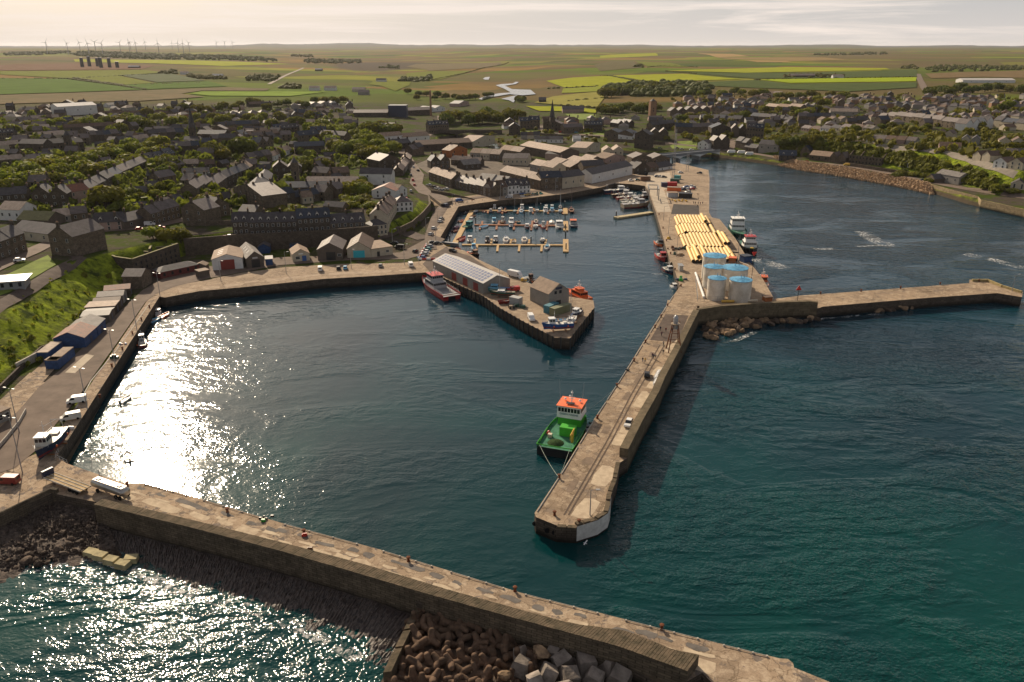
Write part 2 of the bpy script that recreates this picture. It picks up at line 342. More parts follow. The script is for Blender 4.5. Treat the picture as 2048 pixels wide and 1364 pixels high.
def land_material():
    m = bpy.data.materials.new('land'); m.use_nodes = True; t = m.node_tree; b = t.nodes['Principled BSDF']; b.inputs['Roughness'].default_value = 1; b.inputs['Specular IOR Level'].default_value = .02
    g = N(t, 'ShaderNodeNewGeometry'); P = g.outputs['Position']; s = N(t, 'ShaderNodeSeparateXYZ'); t.links.new(P, s.inputs[0])
    # farmland: field parcels, each with its crop
    fv = mapping(t, P, (1 / 420, 1 / 300, 0), (0, 0, .32))
    wv = N(t, 'ShaderNodeTexVoronoi', feature='F1', distance='CHEBYCHEV'); wv.inputs['Scale'].default_value = 1; wv.inputs['Randomness'].default_value = .75; t.links.new(fv, wv.inputs['Vector'])
    sr = N(t, 'ShaderNodeSeparateColor'); t.links.new(wv.outputs['Color'], sr.inputs[0])
    crops = ramp(t, sr.outputs['Red'], [(0, (.085, .11, .022)), (.14, (.15, .105, .045)), (.3, (.09, .14, .018)), (.44, (.13, .10, .05)), (.55, (.20, .21, .03)), (.66, (.11, .10, .04)), (.76, (.06, .09, .022)), (.86, (.22, .14, .05)), (.93, (.11, .155, .02))])
    for e in t.nodes:
        if e.type == 'VALTORGB' and len(e.color_ramp.elements) > 6: e.color_ramp.interpolation = 'CONSTANT'
    mott = ramp(t, noise_(t, P, .004, 8, .65), [(.3, (.72, .72, .72)), (.7, (1.25, 1.2, 1.15))])
    crops = mix(t, .85, crops, mott, 'MULTIPLY')
    moor = mix(t, noise_(t, P, .0011, 6, .6), (.10, .085, .045), (.15, .10, .065))
    heath = ramp(t, noise_(t, P, .0007, 5, .6), [(.47, (0, 0, 0)), (.56, (1, 1, 1))])
    far = mix(t, mth(t, 'MULTIPLY', heath, .75), crops, moor)
    we = N(t, 'ShaderNodeTexVoronoi', feature='DISTANCE_TO_EDGE'); we.inputs['Scale'].default_value = 1; we.inputs['Randomness'].default_value = .75; t.links.new(fv, we.inputs['Vector'])
    # town ground: gardens, yards
    town = mix(t, ramp(t, noise_(t, P, .045, 6, .7), [(.46, (0, 0, 0)), (.56, (1, 1, 1))]), (.055, .075, .014), (.075, .062, .048))
    town = mix(t, ramp(t, noise_(t, P, .12, 6, .7), [(.58, (0, 0, 0)), (.62, (1, 1, 1))]), town, (.10, .08, .06))
    # rough grass on slopes
    bank = mix(t, ramp(t, noise_(t, P, .16, 7, .72), [(.38, (0, 0, 0)), (.62, (1, 1, 1))]), (.035, .05, .012), (.27, .33, .025))
    nz = N(t, 'ShaderNodeSeparateXYZ'); t.links.new(g.outputs['Normal'], nz.inputs[0])
    slope = ramp(t, nz.outputs['Z'], [(.9, (1, 1, 1)), (.975, (0, 0, 0))])
    r2 = mth(t, 'SQRT', mth(t, 'ADD', mth(t, 'MULTIPLY', s.outputs['X'], s.outputs['X']), mth(t, 'MULTIPLY', s.outputs['Y'], s.outputs['Y'])))
    r2 = mth(t, 'ADD', r2, mth(t, 'MULTIPLY', mth(t, 'SUBTRACT', noise_(t, P, .004, 4), .5), 300))
    mr = N(t, 'ShaderNodeMapRange'); mr.inputs[1].default_value = 1330; mr.inputs[2].default_value = 1420; t.links.new(r2, mr.inputs[0])
    nearc = mix(t, slope, town, bank)
    far = mix(t, 1.0, far, (.95, .95, .8), 'MULTIPLY')
    c = mix(t, mr.outputs[0], nearc, far)
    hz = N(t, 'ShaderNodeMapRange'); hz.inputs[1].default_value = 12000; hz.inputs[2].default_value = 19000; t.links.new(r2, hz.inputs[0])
    c = mix(t, hz.outputs[0], c, (.085, .10, .105))  # distant haze painted into the hills as a blue-grey tint
    shore = ramp(t, mth(t, 'MULTIPLY', s.outputs['Z'], .2), [(.35, (1, 1, 1)), (.68, (0, 0, 0))])
    c = mix(t, shore, c, (.075, .06, .042))
    t.links.new(c, b.inputs['Base Color'])
    bp = N(t, 'ShaderNodeBump'); bp.inputs['Distance'].default_value = .9; t.links.new(noise_(t, P, .35, 6, .7), bp.inputs['Height']); t.links.new(bp.outputs[0], b.inputs['Normal'])
    return m
rad = np.concatenate([np.linspace(70, 150, 20)[:-1], np.linspace(150, 480, 190)[:-1], np.geomspace(480, 1500, 170)[:-1], np.geomspace(1500, 30000, 130)])
azs = np.radians(np.linspace(-64, 64, 640))
RR, AA = np.meshgrid(rad, azs, indexing='ij')
GX, GY = RR * np.sin(AA), RR * np.cos(AA)
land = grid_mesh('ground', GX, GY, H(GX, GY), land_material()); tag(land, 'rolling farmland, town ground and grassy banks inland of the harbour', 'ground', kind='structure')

def drape(name, poly, m, dz=.25, res=25, kind='structure', label=None, cat=None, world=False):
    """a sheet laid over the ground, following it"""
    pts = poly if world else [tuple(T(*p))[:2] for p in poly]
    bm = bmesh.new(); vs = [bm.verts.new((p[0], p[1], 0)) for p in pts]; bm.faces.new(vs); bmesh.ops.triangulate(bm, faces=bm.faces[:])
    for _ in range(7):
        es = [e for e in bm.edges if e.calc_length() > res]
        if not es or len(bm.verts) > 6000: break
        bmesh.ops.subdivide_edges(bm, edges=es, cuts=1); bmesh.ops.triangulate(bm, faces=bm.faces[:])
    co = np.array([v.co[:] for v in bm.verts]); z = H(co[:, 0], co[:, 1]) + dz
    for v, q in zip(bm.verts, z): v.co.z = q
    for f in bm.faces:
        if f.normal.z < 0: f.normal_flip()
    me = bpy.data.meshes.new(name); bm.to_mesh(me); bm.free(); me.materials.append(m)
    o = bpy.data.objects.new(name, me); COL.objects.link(o); tag(o, label, cat, kind=kind); return o
def strip(name, line, width, m, dz=.3, step=8, label=None, cat=None, world=False, flat=None):
    pts = line if world else [tuple(T(*p))[:2] if flat is None else G2(*p, flat) for p in line]
    P = [Vector(p) for p in pts]; S = []
    for a, b in zip(P, P[1:]):
        n = max(1, int((b - a).length / step)); S += [a.lerp(b, i / n) for i in range(n)]
    S.append(P[-1]); out = []
    ws = width if isinstance(width, (list, tuple)) else None
    for i, p in enumerate(S):
        a = S[max(0, i - 1)]; b = S[min(len(S) - 1, i + 1)]; d = (b - a).normalized(); nn = Vector((-d.y, d.x)); wdt = width
        out.append([p + nn * wdt * k for k in (.5, .17, -.17, -.5)])
    X = np.array([[q.x for q in r] for r in out]); Y = np.array([[q.y for q in r] for r in out])
    Z = H(X, Y) + dz if flat is None else np.full(X.shape, flat + dz)
    o = grid_mesh(name, X[:, ::-1], Y[:, ::-1], Z[:, ::-1], m)
    me = o.data
    if me.polygons[0].normal.z < 0: me.flip_normals()
    tag(o, label, cat, kind='structure'); return o

# ------------------------------------------------------------------ water
def water_material(name, deep, shallow, amp=1.0, shelter=None):
    m = bpy.data.materials.new(name); m.use_nodes = True; t = m.node_tree; b = t.nodes['Principled BSDF']
    b.inputs['Roughness'].default_value = .085; b.inputs['IOR'].default_value = 1.33; b.inputs['Specular IOR Level'].default_value = .36
    g = N(t, 'ShaderNodeNewGeometry'); P = g.outputs['Position']; s = N(t, 'ShaderNodeSeparateXYZ'); t.links.new(P, s.inputs[0])
    big = noise_(t, P, .012, 4, .55, .6)
    gy = N(t, 'ShaderNodeMapRange'); gy.inputs[1].default_value = 300; gy.inputs[2].default_value = 90; t.links.new(mth(t, 'ADD', s.outputs['Y'], mth(t, 'MULTIPLY', mth(t, 'SUBTRACT', big, .5), 160)), gy.inputs[0])
    c = mix(t, gy.outputs[0], deep, shallow)
    c = mix(t, ramp(t, big, [(.4, (0, 0, 0)), (.66, (.75, .75, .75))]), c, tuple(v * .42 for v in deep))
    t.links.new(c, b.inputs['Base Color'])
    # wind lanes: calmer and rougher stretches, and the shelter of the harbour arms
    lane = ramp(t, noise_(t, mapping(t, P, (.018, .04, 1), (0, 0, .35)), 1.0, 4, .6, .8), [(.40, (.25, .25, .25)), (.56, (1, 1, 1))])
    if shelter:
        fac = None
        for (x0, y0), (x1, y1) in shelter:
            dx_, dy_ = x1 - x0, y1 - y0; l_ = math.hypot(dx_, dy_); a_, b_, c_ = -dy_ / l_, dx_ / l_, (dy_ * x0 - dx_ * y0) / l_
            v = mth(t, 'ADD', mth(t, 'ADD', mth(t, 'MULTIPLY', s.outputs['X'], a_), mth(t, 'MULTIPLY', s.outputs['Y'], b_)), c_)
            mr = N(t, 'ShaderNodeMapRange'); mr.inputs[1].default_value = -5; mr.inputs[2].default_value = 5; t.links.new(v, mr.inputs[0])
            fac = mr.outputs[0] if fac is None else mth(t, 'MULTIPLY', fac, mr.outputs[0])
        mr = N(t, 'ShaderNodeMapRange'); mr.inputs[3].default_value = 1.9; mr.inputs[4].default_value = .62; t.links.new(fac, mr.inputs[0])
        lane = mth(t, 'MULTIPLY', mr.outputs[0], lane)
    v1 = mapping(t, P, (1, 1.5, 1), (0, 0, -.35)); v2 = mapping(t, P, (1, 1.35, 1), (0, 0, .5))
    h = mth(t, 'ADD', mth(t, 'MULTIPLY', noise_(t, v1, .22, 1.5, .5, .3), 0.85 * amp), mth(t, 'MULTIPLY', noise_(t, v2, 1.3, 1.1, .5, .3), .27 * amp))
    h = mth(t, 'MULTIPLY', h, lane)
    bp = N(t, 'ShaderNodeBump'); bp.inputs['Distance'].default_value = 1.0; bp.inputs['Strength'].default_value = 1.0
    t.links.new(h, bp.inputs['Height']); t.links.new(bp.outputs[0], b.inputs['Normal'])
    return m
M_sea = water_material('sea_water', (.004, .034, .054), (.0015, .042, .037), .5, [(G2(187, 1009), G2(1145, 1268)), (G2(1230, 1000), G2(1390, 620))])
sea = MB().poly([(-1200, -500, 0), (1400, -500, 0), (1400, 1150, 0), (-1200, 1150, 0)]).build('sea', M_sea)
tag(sea, 'dark teal sea water filling the harbour basins and the bay', 'water', kind='structure')
# ------------------------------------------------------------------ quays and piers
M_conc = concrete('worn_concrete', (.385, .29, .20), (.25, .19, .135), (.50, .40, .29), angle=.35, slab=(9, 4.5), patch=.75)
M_conc2 = concrete('pier_concrete', (.375, .28, .19), (.245, .185, .13), (.49, .39, .275), angle=-1.1, slab=(12, 5), patch=.35)
M_conc3 = concrete('quay_concrete', (.36, .275, .195), (.29, .22, .155), (.44, .35, .25), angle=.1, slab=(8, 6), patch=.15)
M_asph = mat('asphalt', (.115, .088, .072), .9, .16, .25, bump=.03, bscale=6)
M_asph2 = mat('fresh_asphalt', (.075, .066, .06), .9, .12, .3)
M_road = mat('road_surface', (.17, .13, .102), .9, .14, .2)
M_wallst = stonewall('harbour_wall', (.085, .068, .052), (.13, .10, .075), (.04, .033, .027), (1.6, .55), wet=1)
M_masonry = stonewall('weathered_masonry', (.13, .105, .08), (.19, .155, .115), (.07, .06, .05), (1.1, .45))
M_parap = mat('parapet_stone', (.13, .098, .066), .95, .2, .6, bump=.12, bscale=2, col2=(.06, .052, .034))
M_white = mat('white_paint', (.78, .77, .73), .55, .06, .5)
M_kerb = mat('pale_kerb', (.45, .41, .35), .8, .15, 1)
M_rust = mat('rusty_iron', (.17, .06, .028), .8, .25, 2)
M_dark = mat('dark_iron', (.025, .024, .024), .5, .2, 2)
M_galv = mat('galvanised_steel', (.34, .34, .34), .45, .08, 1, metal=.4)
M_tyre = mat('black_rubber', (.015, .015, .016), .75, .1, 2)
M_rock = mat('dark_wet_rock', (.10, .072, .053), .8, .25, .8, bump=.25, bscale=1.6, col2=(.03, .024, .02), objrand=.25)
M_sandstone = mat('sandstone_boulder', (.30, .205, .12), .85, .22, .7, bump=.2, bscale=1.5, col2=(.13, .09, .06), objrand=.35)  # tan stone mottled with brown
M_grass = mat('mown_grass', (.16, .21, .035), .95, .15, .15, bump=.1, bscale=3)
M_sand = mat('bare_earth', (.30, .22, .14), .95, .15, .2)

def g3(p, z=4.0): return G2(p[0], p[1], p[2] if len(p) > 2 else z)
def slab(name, pts, m, label, cat, ztop=4.0, zbot=-5, side=None, kind=None):
    o = MB().prism([g3(p, ztop) for p in pts], zbot, ztop, m, side or M_wallst).build(name)
    return tag(o, label, None if kind else cat, kind=kind)
slab('quay', [(-300, 1160), (0, 1034), (104, 986), (150, 996), (216, 1008), (300, 985), (253, 968), (134, 927), (114, 914), (319, 593), (302, 590), (92, 900), (-100, 975), (-400, 1080)], M_conc, 'worn concrete quay on the left side of the outer basin', 'quay', kind='structure')
slab('quay', [(319, 593), (330, 595), (400, 582), (500, 573), (644, 558), (760, 551), (861, 544), (866, 520), (800, 526), (680, 528), (571, 534), (480, 546), (400, 562), (345, 572), (300, 588)], M_conc3, 'tan concrete quay apron in front of the gabled sheds', 'quay', ztop=4.02, kind='structure')
slab('quay', [(884, 486), (878, 479), (917, 413), (960, 406), (1014, 399), (1058, 396), (1141, 386), (1205, 374), (1228, 366), (1262, 368), (1300, 373), (1300, 352), (1240, 345), (1195, 358), (1130, 371), (1000, 384), (900, 396), (852, 470), (855, 492)], M_conc3, 'concrete quay around the marina basin', 'quay', ztop=4.01, kind='structure')
mid = slab('fish_pier', [(861, 544), (965, 591), (998, 615), (1045, 642), (1109, 675), (1140, 677), (1189, 615), (1187, 601), (1127, 591), (1058, 566), (957, 519), (929, 501), (894, 493), (884, 486), (850, 490), (840, 530)], M_conc3, 'broad concrete pier in the middle carrying the long solar roofed shed', 'pier', ztop=4.03)
PIN = [(205, 998), (300, 1020), (400, 1044), (560, 1084), (740, 1132), (904, 1182), (1068, 1227), (1145, 1248), (1255, 1262), (1353, 1302), (1398, 1311)]
POUT = [(187, 1009), (290, 1033), (400, 1060), (560, 1102), (740, 1154), (836, 1183), (972, 1221), (1145, 1268), (1240, 1294), (1300, 1316), (1375, 1343)]
PZ = 6.0
bw = thing('breakwater', 'long worn concrete breakwater crossing the bottom of the picture', 'breakwater', (0, 0, 0))
inner = [(216, 1008), (253, 968), (286, 966), (400, 997), (560, 1045), (760, 1099), (1040, 1185), (1240, 1236), (1440, 1287), (1560, 1317), (1576, 1318), (1586, 1326), (1588, 1335), (1664, 1366), (1900, 1470)]
outer = [(1900, 1760), (1500, 1440), (1404, 1346)] + [(a, b, PZ) for a, b in POUT[::-1]]
MB().prism([g3(p, 4.0) for p in inner + outer], -5, 4.015, M_conc, M_wallst).build('deck', parent=bw)
def resample(L, n):
    d = [0]
    for a, b in zip(L, L[1:]): d.append(d[-1] + (b - a).length)
    out = []
    for i in range(n):
        t = d[-1] * i / (n - 1); k = max(j for j in range(len(d)) if d[j] <= t + 1e-9); k = min(k, len(L) - 2)
        out.append(L[k].lerp(L[k + 1], (t - d[k]) / (d[k + 1] - d[k])))
    return out
pb = MB(); ti = resample([Vector((*G2(a, b, PZ), PZ)) for a, b in PIN], 60); to = resample([Vector((*G2(a, b, PZ), PZ)) for a, b in POUT], 60)
rings = []
for a, b in zip(ti, to):
    rings.append([(a.x, a.y, 3.9), (a.x, a.y, PZ), (b.x, b.y, PZ - .15), (b.x, b.y - .02, -4)])
pb.loft(rings, None, closed=True)
M_parapt = stonewall('parapet_masonry', (.105, .082, .058), (.16, .125, .085), (.06, .05, .035), (1.0, .5), wet=1)
pb.build('parapet', M_parapt, bw)
tp = MB(); bb = []
for i in range(len(ti) - 1):
    n = int((ti[i] - ti[i + 1]).length / .5)
    for k in range(n):
        a = ti[i].lerp(ti[i + 1], (k + .04) / n); b = ti[i].lerp(ti[i + 1], (k + .93) / n); c = to[i].lerp(to[i + 1], (k + .93) / n); d = to[i].lerp(to[i + 1], (k + .04) / n)
        h = PZ + .05 + random.random() * .06
        tp.hexa([(p.x, p.y, PZ - .1) for p in (d, c, b, a)] + [(p.x, p.y, h) for p in (d, c, b, a)])
tp.build('coping', M_parap, bw)
e0, e1 = Vector((*G2(1353, 1302, PZ), 0)), Vector((*G2(1398, 1311, PZ), 0))
# kerb bars along the inner edge
kb = MB(); kl = [Vector((*g3(p), 4)) for p in inner[2:10]]
def segs(line, L, gap):
    out = []
    for a, b in zip(line, line[1:]):
        d = (b - a); n = max(1, int(d.length / (L + gap)))
        for i in range(n): out.append((a.lerp(b, (i + .05) / n), a.lerp(b, (i + .05) / n + L / (L + gap) / n)))
    return out
for a, b in segs(kl, 9, 3):
    off = Vector((-.1, -.35, 0)); kb.tube(a + off + Vector((0, 0, .22)), b + off + Vector((0, 0, .22)), .07, n=5)
    for t_ in (.02, .35, .67, .98):
        q = a.lerp(b, t_) + off; kb.box(q.x - .15, q.x + .15, q.y - .15, q.y + .15, 4, 4.28)
kb.build('edge_rail', M_kerb, bw)
# lower wall in front of the parapet end
slab('lower_wall', [(1262, 1336, 2.6), (1282, 1328, 2.6), (1352, 1356, 2.6), (1420, 1390, 2.6), (1390, 1410, 2.6), (1340, 1378, 2.6)], M_parap, 'low concrete block wall below the end of the breakwater parapet', 'wall', ztop=2.6)
# rock apron outside the breakwater
so_ = [Vector((*G2(a, b, 0), 0)) for a, b in [(150, 1088), (215, 1112), (272, 1136), (326, 1163), (414, 1190), (503, 1214), (560, 1230), (640, 1270), (740, 1322), (790, 1356)]]
si_ = [Vector((*G2(a, b, PZ), 0)) for a, b in [(120, 990), (187, 1009), (290, 1033), (400, 1060), (470, 1078), (560, 1102), (640, 1125), (740, 1154), (836, 1183), (880, 1196)]]
nI, nJ = 520, 60
so_ = resample(so_, nI); si_ = resample(si_, nI)
tj = np.linspace(0, 1.12, nJ)[:, None]
SX = np.array([p.x for p in si_])[None] * (1 - tj) + np.array([p.x for p in so_])[None] * tj
SY = np.array([p.y for p in si_])[None] * (1 - tj) + np.array([p.y for p in so_])[None] * tj
lat = np.linspace(0, 1, nI)[None] * 190
crs = np.floor(lat / .45 + .6 * vnoise(SX, SY, 6, 4)); blk = np.floor(tj * 9 + np.sin(crs * 12.9898) * 3)
hs = np.sin(crs * 78.233 + blk * 37.719) * 43758.5453; hs = hs - np.floor(hs)
SZ = .9 - 1.25 * tj - .1 + hs * .32 * (tj > .03) + (vnoise(SX, SY, 3, 9) - .5) * .5 + (vnoise(SX, SY, .8, 19) - .5) * .5 * tj
ap = grid_mesh('rock_apron', SX[:, ::-1], SY[:, ::-1], SZ[:, ::-1], mat('apron_rock', (.075, .056, .046), .6, .25, 1.2, bump=.12, bscale=3, col2=(.018, .014, .013))); ap.data.polygons.foreach_set('use_smooth', [False] * len(ap.data.polygons))
if ap.data.polygons[0].normal.z < 0: ap.data.flip_normals()
tag(ap, 'dark stepped stone apron sloping from the breakwater into the sea', None, kind='structure')
# beach with cobbles
M_beach = mat('cobble_beach', (.105, .08, .064), .8, .3, 1.2, bump=.5, bscale=1.1, col2=(.03, .026, .024))
bi = resample([Vector((*G2(a, b, 4), 0)) for a, b in [(-330, 1172), (-100, 1076), (0, 1034), (104, 986), (205, 1014)]], 160)
bo = resample([Vector((*G2(a, b, 0), 0)) for a, b in [(-330, 1290), (-100, 1185), (0, 1150), (74, 1136), (140, 1118), (240, 1112)]], 160)
tj = np.linspace(-.05, 1.25, 80)[:, None]
BX = np.array([p.x for p in bi])[None] * (1 - tj) + np.array([p.x for p in bo])[None] * tj; BY = np.array([p.y for p in bi])[None] * (1 - tj) + np.array([p.y for p in bo])[None] * tj
BZ = 1.7 - 1.75 * tj + (vnoise(BX, BY, 1.1, 3) - .5) * .5 + (vnoise(BX, BY, 5, 5) - .5) * .7
bch = grid_mesh('beach', BX[:, ::-1], BY[:, ::-1], BZ[:, ::-1], M_beach); tag(bch, 'dark cobble beach under the sea wall', None, kind='structure')
if bch.data.polygons[0].normal.z < 0: bch.data.flip_normals()
sw = MB(); A = [Vector((*G2(a, b, 5.0), 0)) for a, b in [(-300, 1152), (0, 1026), (100, 978), (112, 980)]]
sw.loft([[(p.x, p.y + .9, 3.8), (p.x, p.y + .9, 5.0), (p.x, p.y, 5.0), (p.x, p.y, -2)] for p in A], M_parapt)
tag(sw.build('sea_wall'), 'thick masonry sea wall above the cobble beach', 'wall')

# rocks: facetted boulder meshes, shared
def rock_mesh(seed, m, flat=.7, cube=False):
    rnd = random.Random(seed); bm = bmesh.new()
    if cube:
        bmesh.ops.create_cube(bm, size=1.0); bmesh.ops.bevel(bm, geom=bm.edges[:], offset=.05, segments=1, affect='EDGES')
        for v in bm.verts: v.co += Vector([rnd.uniform(-.07, .07) for _ in range(3)]); v.co.z *= .8
        top = [v for v in bm.verts if v.co.z > 0]
        sx = rnd.uniform(.7, .9)
        for v in top: v.co.x *= sx; v.co.y *= sx
    else:
        bmesh.ops.create_icosphere(bm, subdivisions=2, radius=.5)
        pl = [(Vector([rnd.gauss(0, 1) for _ in range(3)]).normalized(), rnd.uniform(.26, .4)) for _ in range(9)]
        for v in bm.verts:
            for n_, d_ in pl:
                k = v.co.dot(n_)
                if k > d_: v.co -= n_ * (k - d_)
            v.co *= rnd.uniform(.97, 1.05); v.co.z *= flat
    me = bpy.data.meshes.new('rock'); bm.to_mesh(me); bm.free(); me.materials.append(m); return me
RK = [rock_mesh(i, M_sandstone) for i in range(6)]; RKd = [rock_mesh(20 + i, M_rock) for i in range(6)]
M_block = mat('concrete_block', (.24, .205, .175), .9, .2, .5, bump=.15, bscale=2, col2=(.11, .095, .08), objrand=.25)
BK = [rock_mesh(40 + i, M_block, cube=True) for i in range(6)]
rr = random.Random(3)
def scatter(name, base, meshes, spots, label, cat, group, z=0.0, sz=(1.5, 3), tilt=.5):
    for i, (px, py) in enumerate(spots):
        p = G(px, py, z); s = rr.uniform(*sz)
        o = mo(name, rr.choice(meshes), None, (p.x, p.y, z + rr.uniform(-.1, .3)), 0, (s, s * rr.uniform(.8, 1.2), s * rr.uniform(.75, 1)))
        o.rotation_euler = (rr.uniform(-tilt, tilt), rr.uniform(-tilt, tilt), rr.uniform(0, 6.28))
        tag(o, label(i) if callable(label) else label, cat, group)
# beach boulders
sp = [(70, 1118), (88, 1106), (104, 1114), (118, 1100), (140, 1090), (96, 1124), (76, 1128), (52, 1122), (128, 1108), (150, 1100), (60, 1108), (30, 1135), (110, 1074), (126, 1068), (142, 1080), (16, 1062), (56, 1092), (86, 1085), (40, 1104), (160, 1084), (20, 1120), (8, 1098)]
scatter('boulder', 'boulder', RKd, sp, 'dark wet boulder lying at the edge of the cobble beach', 'boulder', 'boulders on the cobble beach', z=.5, sz=(1.1, 2.6))
peb = MB()
for i in range(2400):
    k = rr.random(); j = rr.randrange(160); a = bi[j].lerp(bo[j], k); s = rr.uniform(.12, .42); z0 = 1.7 - 1.75 * k
    c = [(a.x + s * math.cos(t) * rr.uniform(.7, 1.2), a.y + s * math.sin(t) * rr.uniform(.6, 1)) for t in (0.3, 1.9, 3.5, 5.0)]
    peb.hexa([(x, y, z0 - .2) for x, y in c] + [(a.x + (x - a.x) * .7, a.y + (y - a.y) * .7, z0 + rr.uniform(.25, .6)) for x, y in c])
tag(peb.build('beach_stones', M_beach), 'countless small stones strewn over the cobble beach', 'stones', kind='stuff')
for i, (px, py) in enumerate([(182, 1103), (200, 1109), (222, 1118), (245, 1126), (262, 1115)]):
    p = G(px, py, .9); o = MB().box(-1.3, 1.3, -1, 1, -1.6, .25, inset=.1).build('concrete_slab', mat('yellowed_concrete', (.42, .36, .2), .8, .2, .6)); o.location = p; o.rotation_euler = (0, .05, -.25 + .4 * (i == 4))
    tag(o, 'yellowish concrete slab at the waterline, %s of five from the beach end' % ordi(i), 'concrete slab', 'yellowish slabs at the foot of the apron')

# tetrapods (armour units)
def tetra():
    b = MB(); dirs = [Vector((0, 0, 1))] + [Vector((math.cos(a) * .943, math.sin(a) * .943, -.333)) for a in (0, 2.094, 4.189)]
    for d in dirs:
        q = d.to_track_quat('Z', 'Y'); rr_ = []
        for t, r in ((0, .50), (.5, .43), (1.15, .33), (1.27, .29), (1.33, .18)):
            rr_.append([q @ Vector((math.cos(2 * math.pi * i / 10) * r, math.sin(2 * math.pi * i / 10) * r, t)) for i in range(10)])
        b.loft(rr_, None, False, True)
    return b.mesh('tetrapod', mat('tetrapod_concrete', (.15, .095, .062), .9, .2, .7, bump=.05, bscale=3, col2=(.06, .042, .03), objrand=.25), True)
TET = tetra(); n = 0
qa = [(838, 1212), (900, 1216), (970, 1235), (1045, 1262), (1075, 1300), (1060, 1330), (1020, 1364), (960, 1400), (740, 1400), (790, 1330)]
qp = [g3(p, 2) for p in qa]; xs = [p[0] for p in qp]; ys = [p[1] for p in qp]; spots = []
tries = 0
while tries < 9000 and len(spots) < 230:
    tries += 1; x = rr.uniform(min(xs), max(xs)); y = rr.uniform(min(ys), max(ys))
    if not inside(qp, np.array([x]), np.array([y]))[0]: continue
    if all((x - a) ** 2 + (y - b) ** 2 > 1.68 ** 2 for a, b in spots): spots.append((x, y))
spots.sort(key=lambda p: -p[1])
ymax = max(ys)
for i, (x, y) in enumerate(spots):
    z = 1.7 - (ymax - y) * .085 + rr.uniform(-.9, .6)
    o = mo('tetrapod', TET, None, (x, y, z), 0, (1.45,) * 3); o.rotation_euler = (rr.uniform(0, 6.28), rr.uniform(0, 6.28), rr.uniform(0, 6.28))
    tag(o, 'brown four-legged concrete tetrapod in the heap below the breakwater', 'tetrapod', 'tetrapods heaped below the breakwater')
# base of rubble under the heap and blocks
slab('rubble_base', [(830, 1205, 0), (1000, 1240, 0), (1320, 1330, 0), (1420, 1420, 0), (1300, 1500, 0), (700, 1480, 0), (770, 1350, 0)], M_rock, 'dark rubble bed under the armour units', None, ztop=.15, side=M_rock, kind='structure')
bl = [(1057, 1264, 3.6), (1096, 1266, 3.6), (1128, 1283, 3), (1166, 1273, 3), (1160, 1295, 3.4), (1208, 1290, 3.1), (1082, 1305, 3.8), (1125, 1318, 3), (1172, 1325, 3.6), (1218, 1328, 3.2), (1252, 1312, 3.4), (1042, 1332, 3.0), (1096, 1345, 3), (1140, 1352, 2.8), (1010, 1352, 2.8), (1240, 1352, 3.4), (1190, 1350, 2.8), (1070, 1362, 2.8), (1275, 1335, 2.6), (1110, 1300, 2.6), (1195, 1308, 2.4), (1040, 1300, 2.2), (1000, 1375, 2.8), (1130, 1380, 3)]
for i, (a, b, s) in enumerate(bl):
    p = G(a, b, 1.6); me = BK[i % 6] if i % 4 != 2 else RK[i % 6]; s *= 1.05
    o = mo('stone_block', me, None, (p.x, p.y, 1.4 + rr.uniform(-.3, .3)), 0, (s, s * rr.uniform(.75, 1), s * .95)); o.rotation_euler = (rr.uniform(-.5, .5), rr.uniform(-.5, .5), rr.uniform(0, 3.1))
    tag(o, 'large %s block in the pile between the tetrapods and the breakwater' % ('squared concrete' if me in BK else 'rough broken stone'), 'stone block', 'big %s blocks beside the tetrapods' % ('concrete' if me in BK else 'stone'))
rw = MB()
for (a, b), (c, d) in zip([(832, 1206), (822, 1228), (806, 1262), (788, 1298)], [(824, 1226), (808, 1258), (790, 1294), (766, 1345)]):
    p, q = Vector((*G2(a, b, 2.4), 0)), Vector((*G2(c, d, 2.4), 0)); nn = Vector((1.3, .3, 0))
    rw.hexa([(v.x, v.y, -2) for v in (p, q, q + nn, p + nn)] + [(v.x, v.y, 2.4 - .0) for v in (p, q, q + nn, p + nn)])
tag(rw.build('retaining_wall', M_parap), 'low segmented concrete wall holding back the tetrapods', 'wall')

# east pier
ep = thing('pier', 'long concrete pier in the middle ending in a rounded white-painted head', 'pier')
QZ = 6.4
EO = [(1398, 620), (1380, 656), (1361, 694), (1330, 753), (1318, 782), (1285, 840), (1256, 898)]
tip = [(1240, 925), (1234, 958), (1222, 993), (1220, 1012), (1216, 1026), (1196, 1040), (1154, 1053), (1114, 1051), (1072, 1034), (1069, 1026)]
epoly = tip + [(1119, 951), (1188, 838), (1235, 769), (1252, 740), (1300, 662), (1346, 591), (1390, 585)] + [(a, b, QZ) for a, b in EO]
MB().prism([g3(p) for p in epoly], -5, 4.0, M_conc2, M_wallst).build('deck', parent=ep)
def parapet(line, z, wd, m, name, parent, side=1):
    L = [Vector((*G2(a, b, z), 0)) for a, b in line]; rg = []
    for i, p in enumerate(L):
        d = (L[min(i + 1, len(L) - 1)] - L[max(0, i - 1)]).normalized(); nn = Vector((-d.y, d.x, 0)) * wd * side
        e = nn.normalized() * -.06
        rg.append([(p.x + e.x, p.y + e.y, -5), (p.x + e.x, p.y + e.y, z), (p.x + nn.x, p.y + nn.y, z), (p.x + nn.x, p.y + nn.y, 3.8)])
    return MB().loft(rg, m).build(name, parent=parent)
M_parap2 = stonewall('pier_parapet', (.125, .098, .062), (.17, .135, .085), (.1, .08, .05), (3.5, .9), wet=1)
parapet(EO, QZ, 2.0, M_parap2, 'parapet', ep, -1)
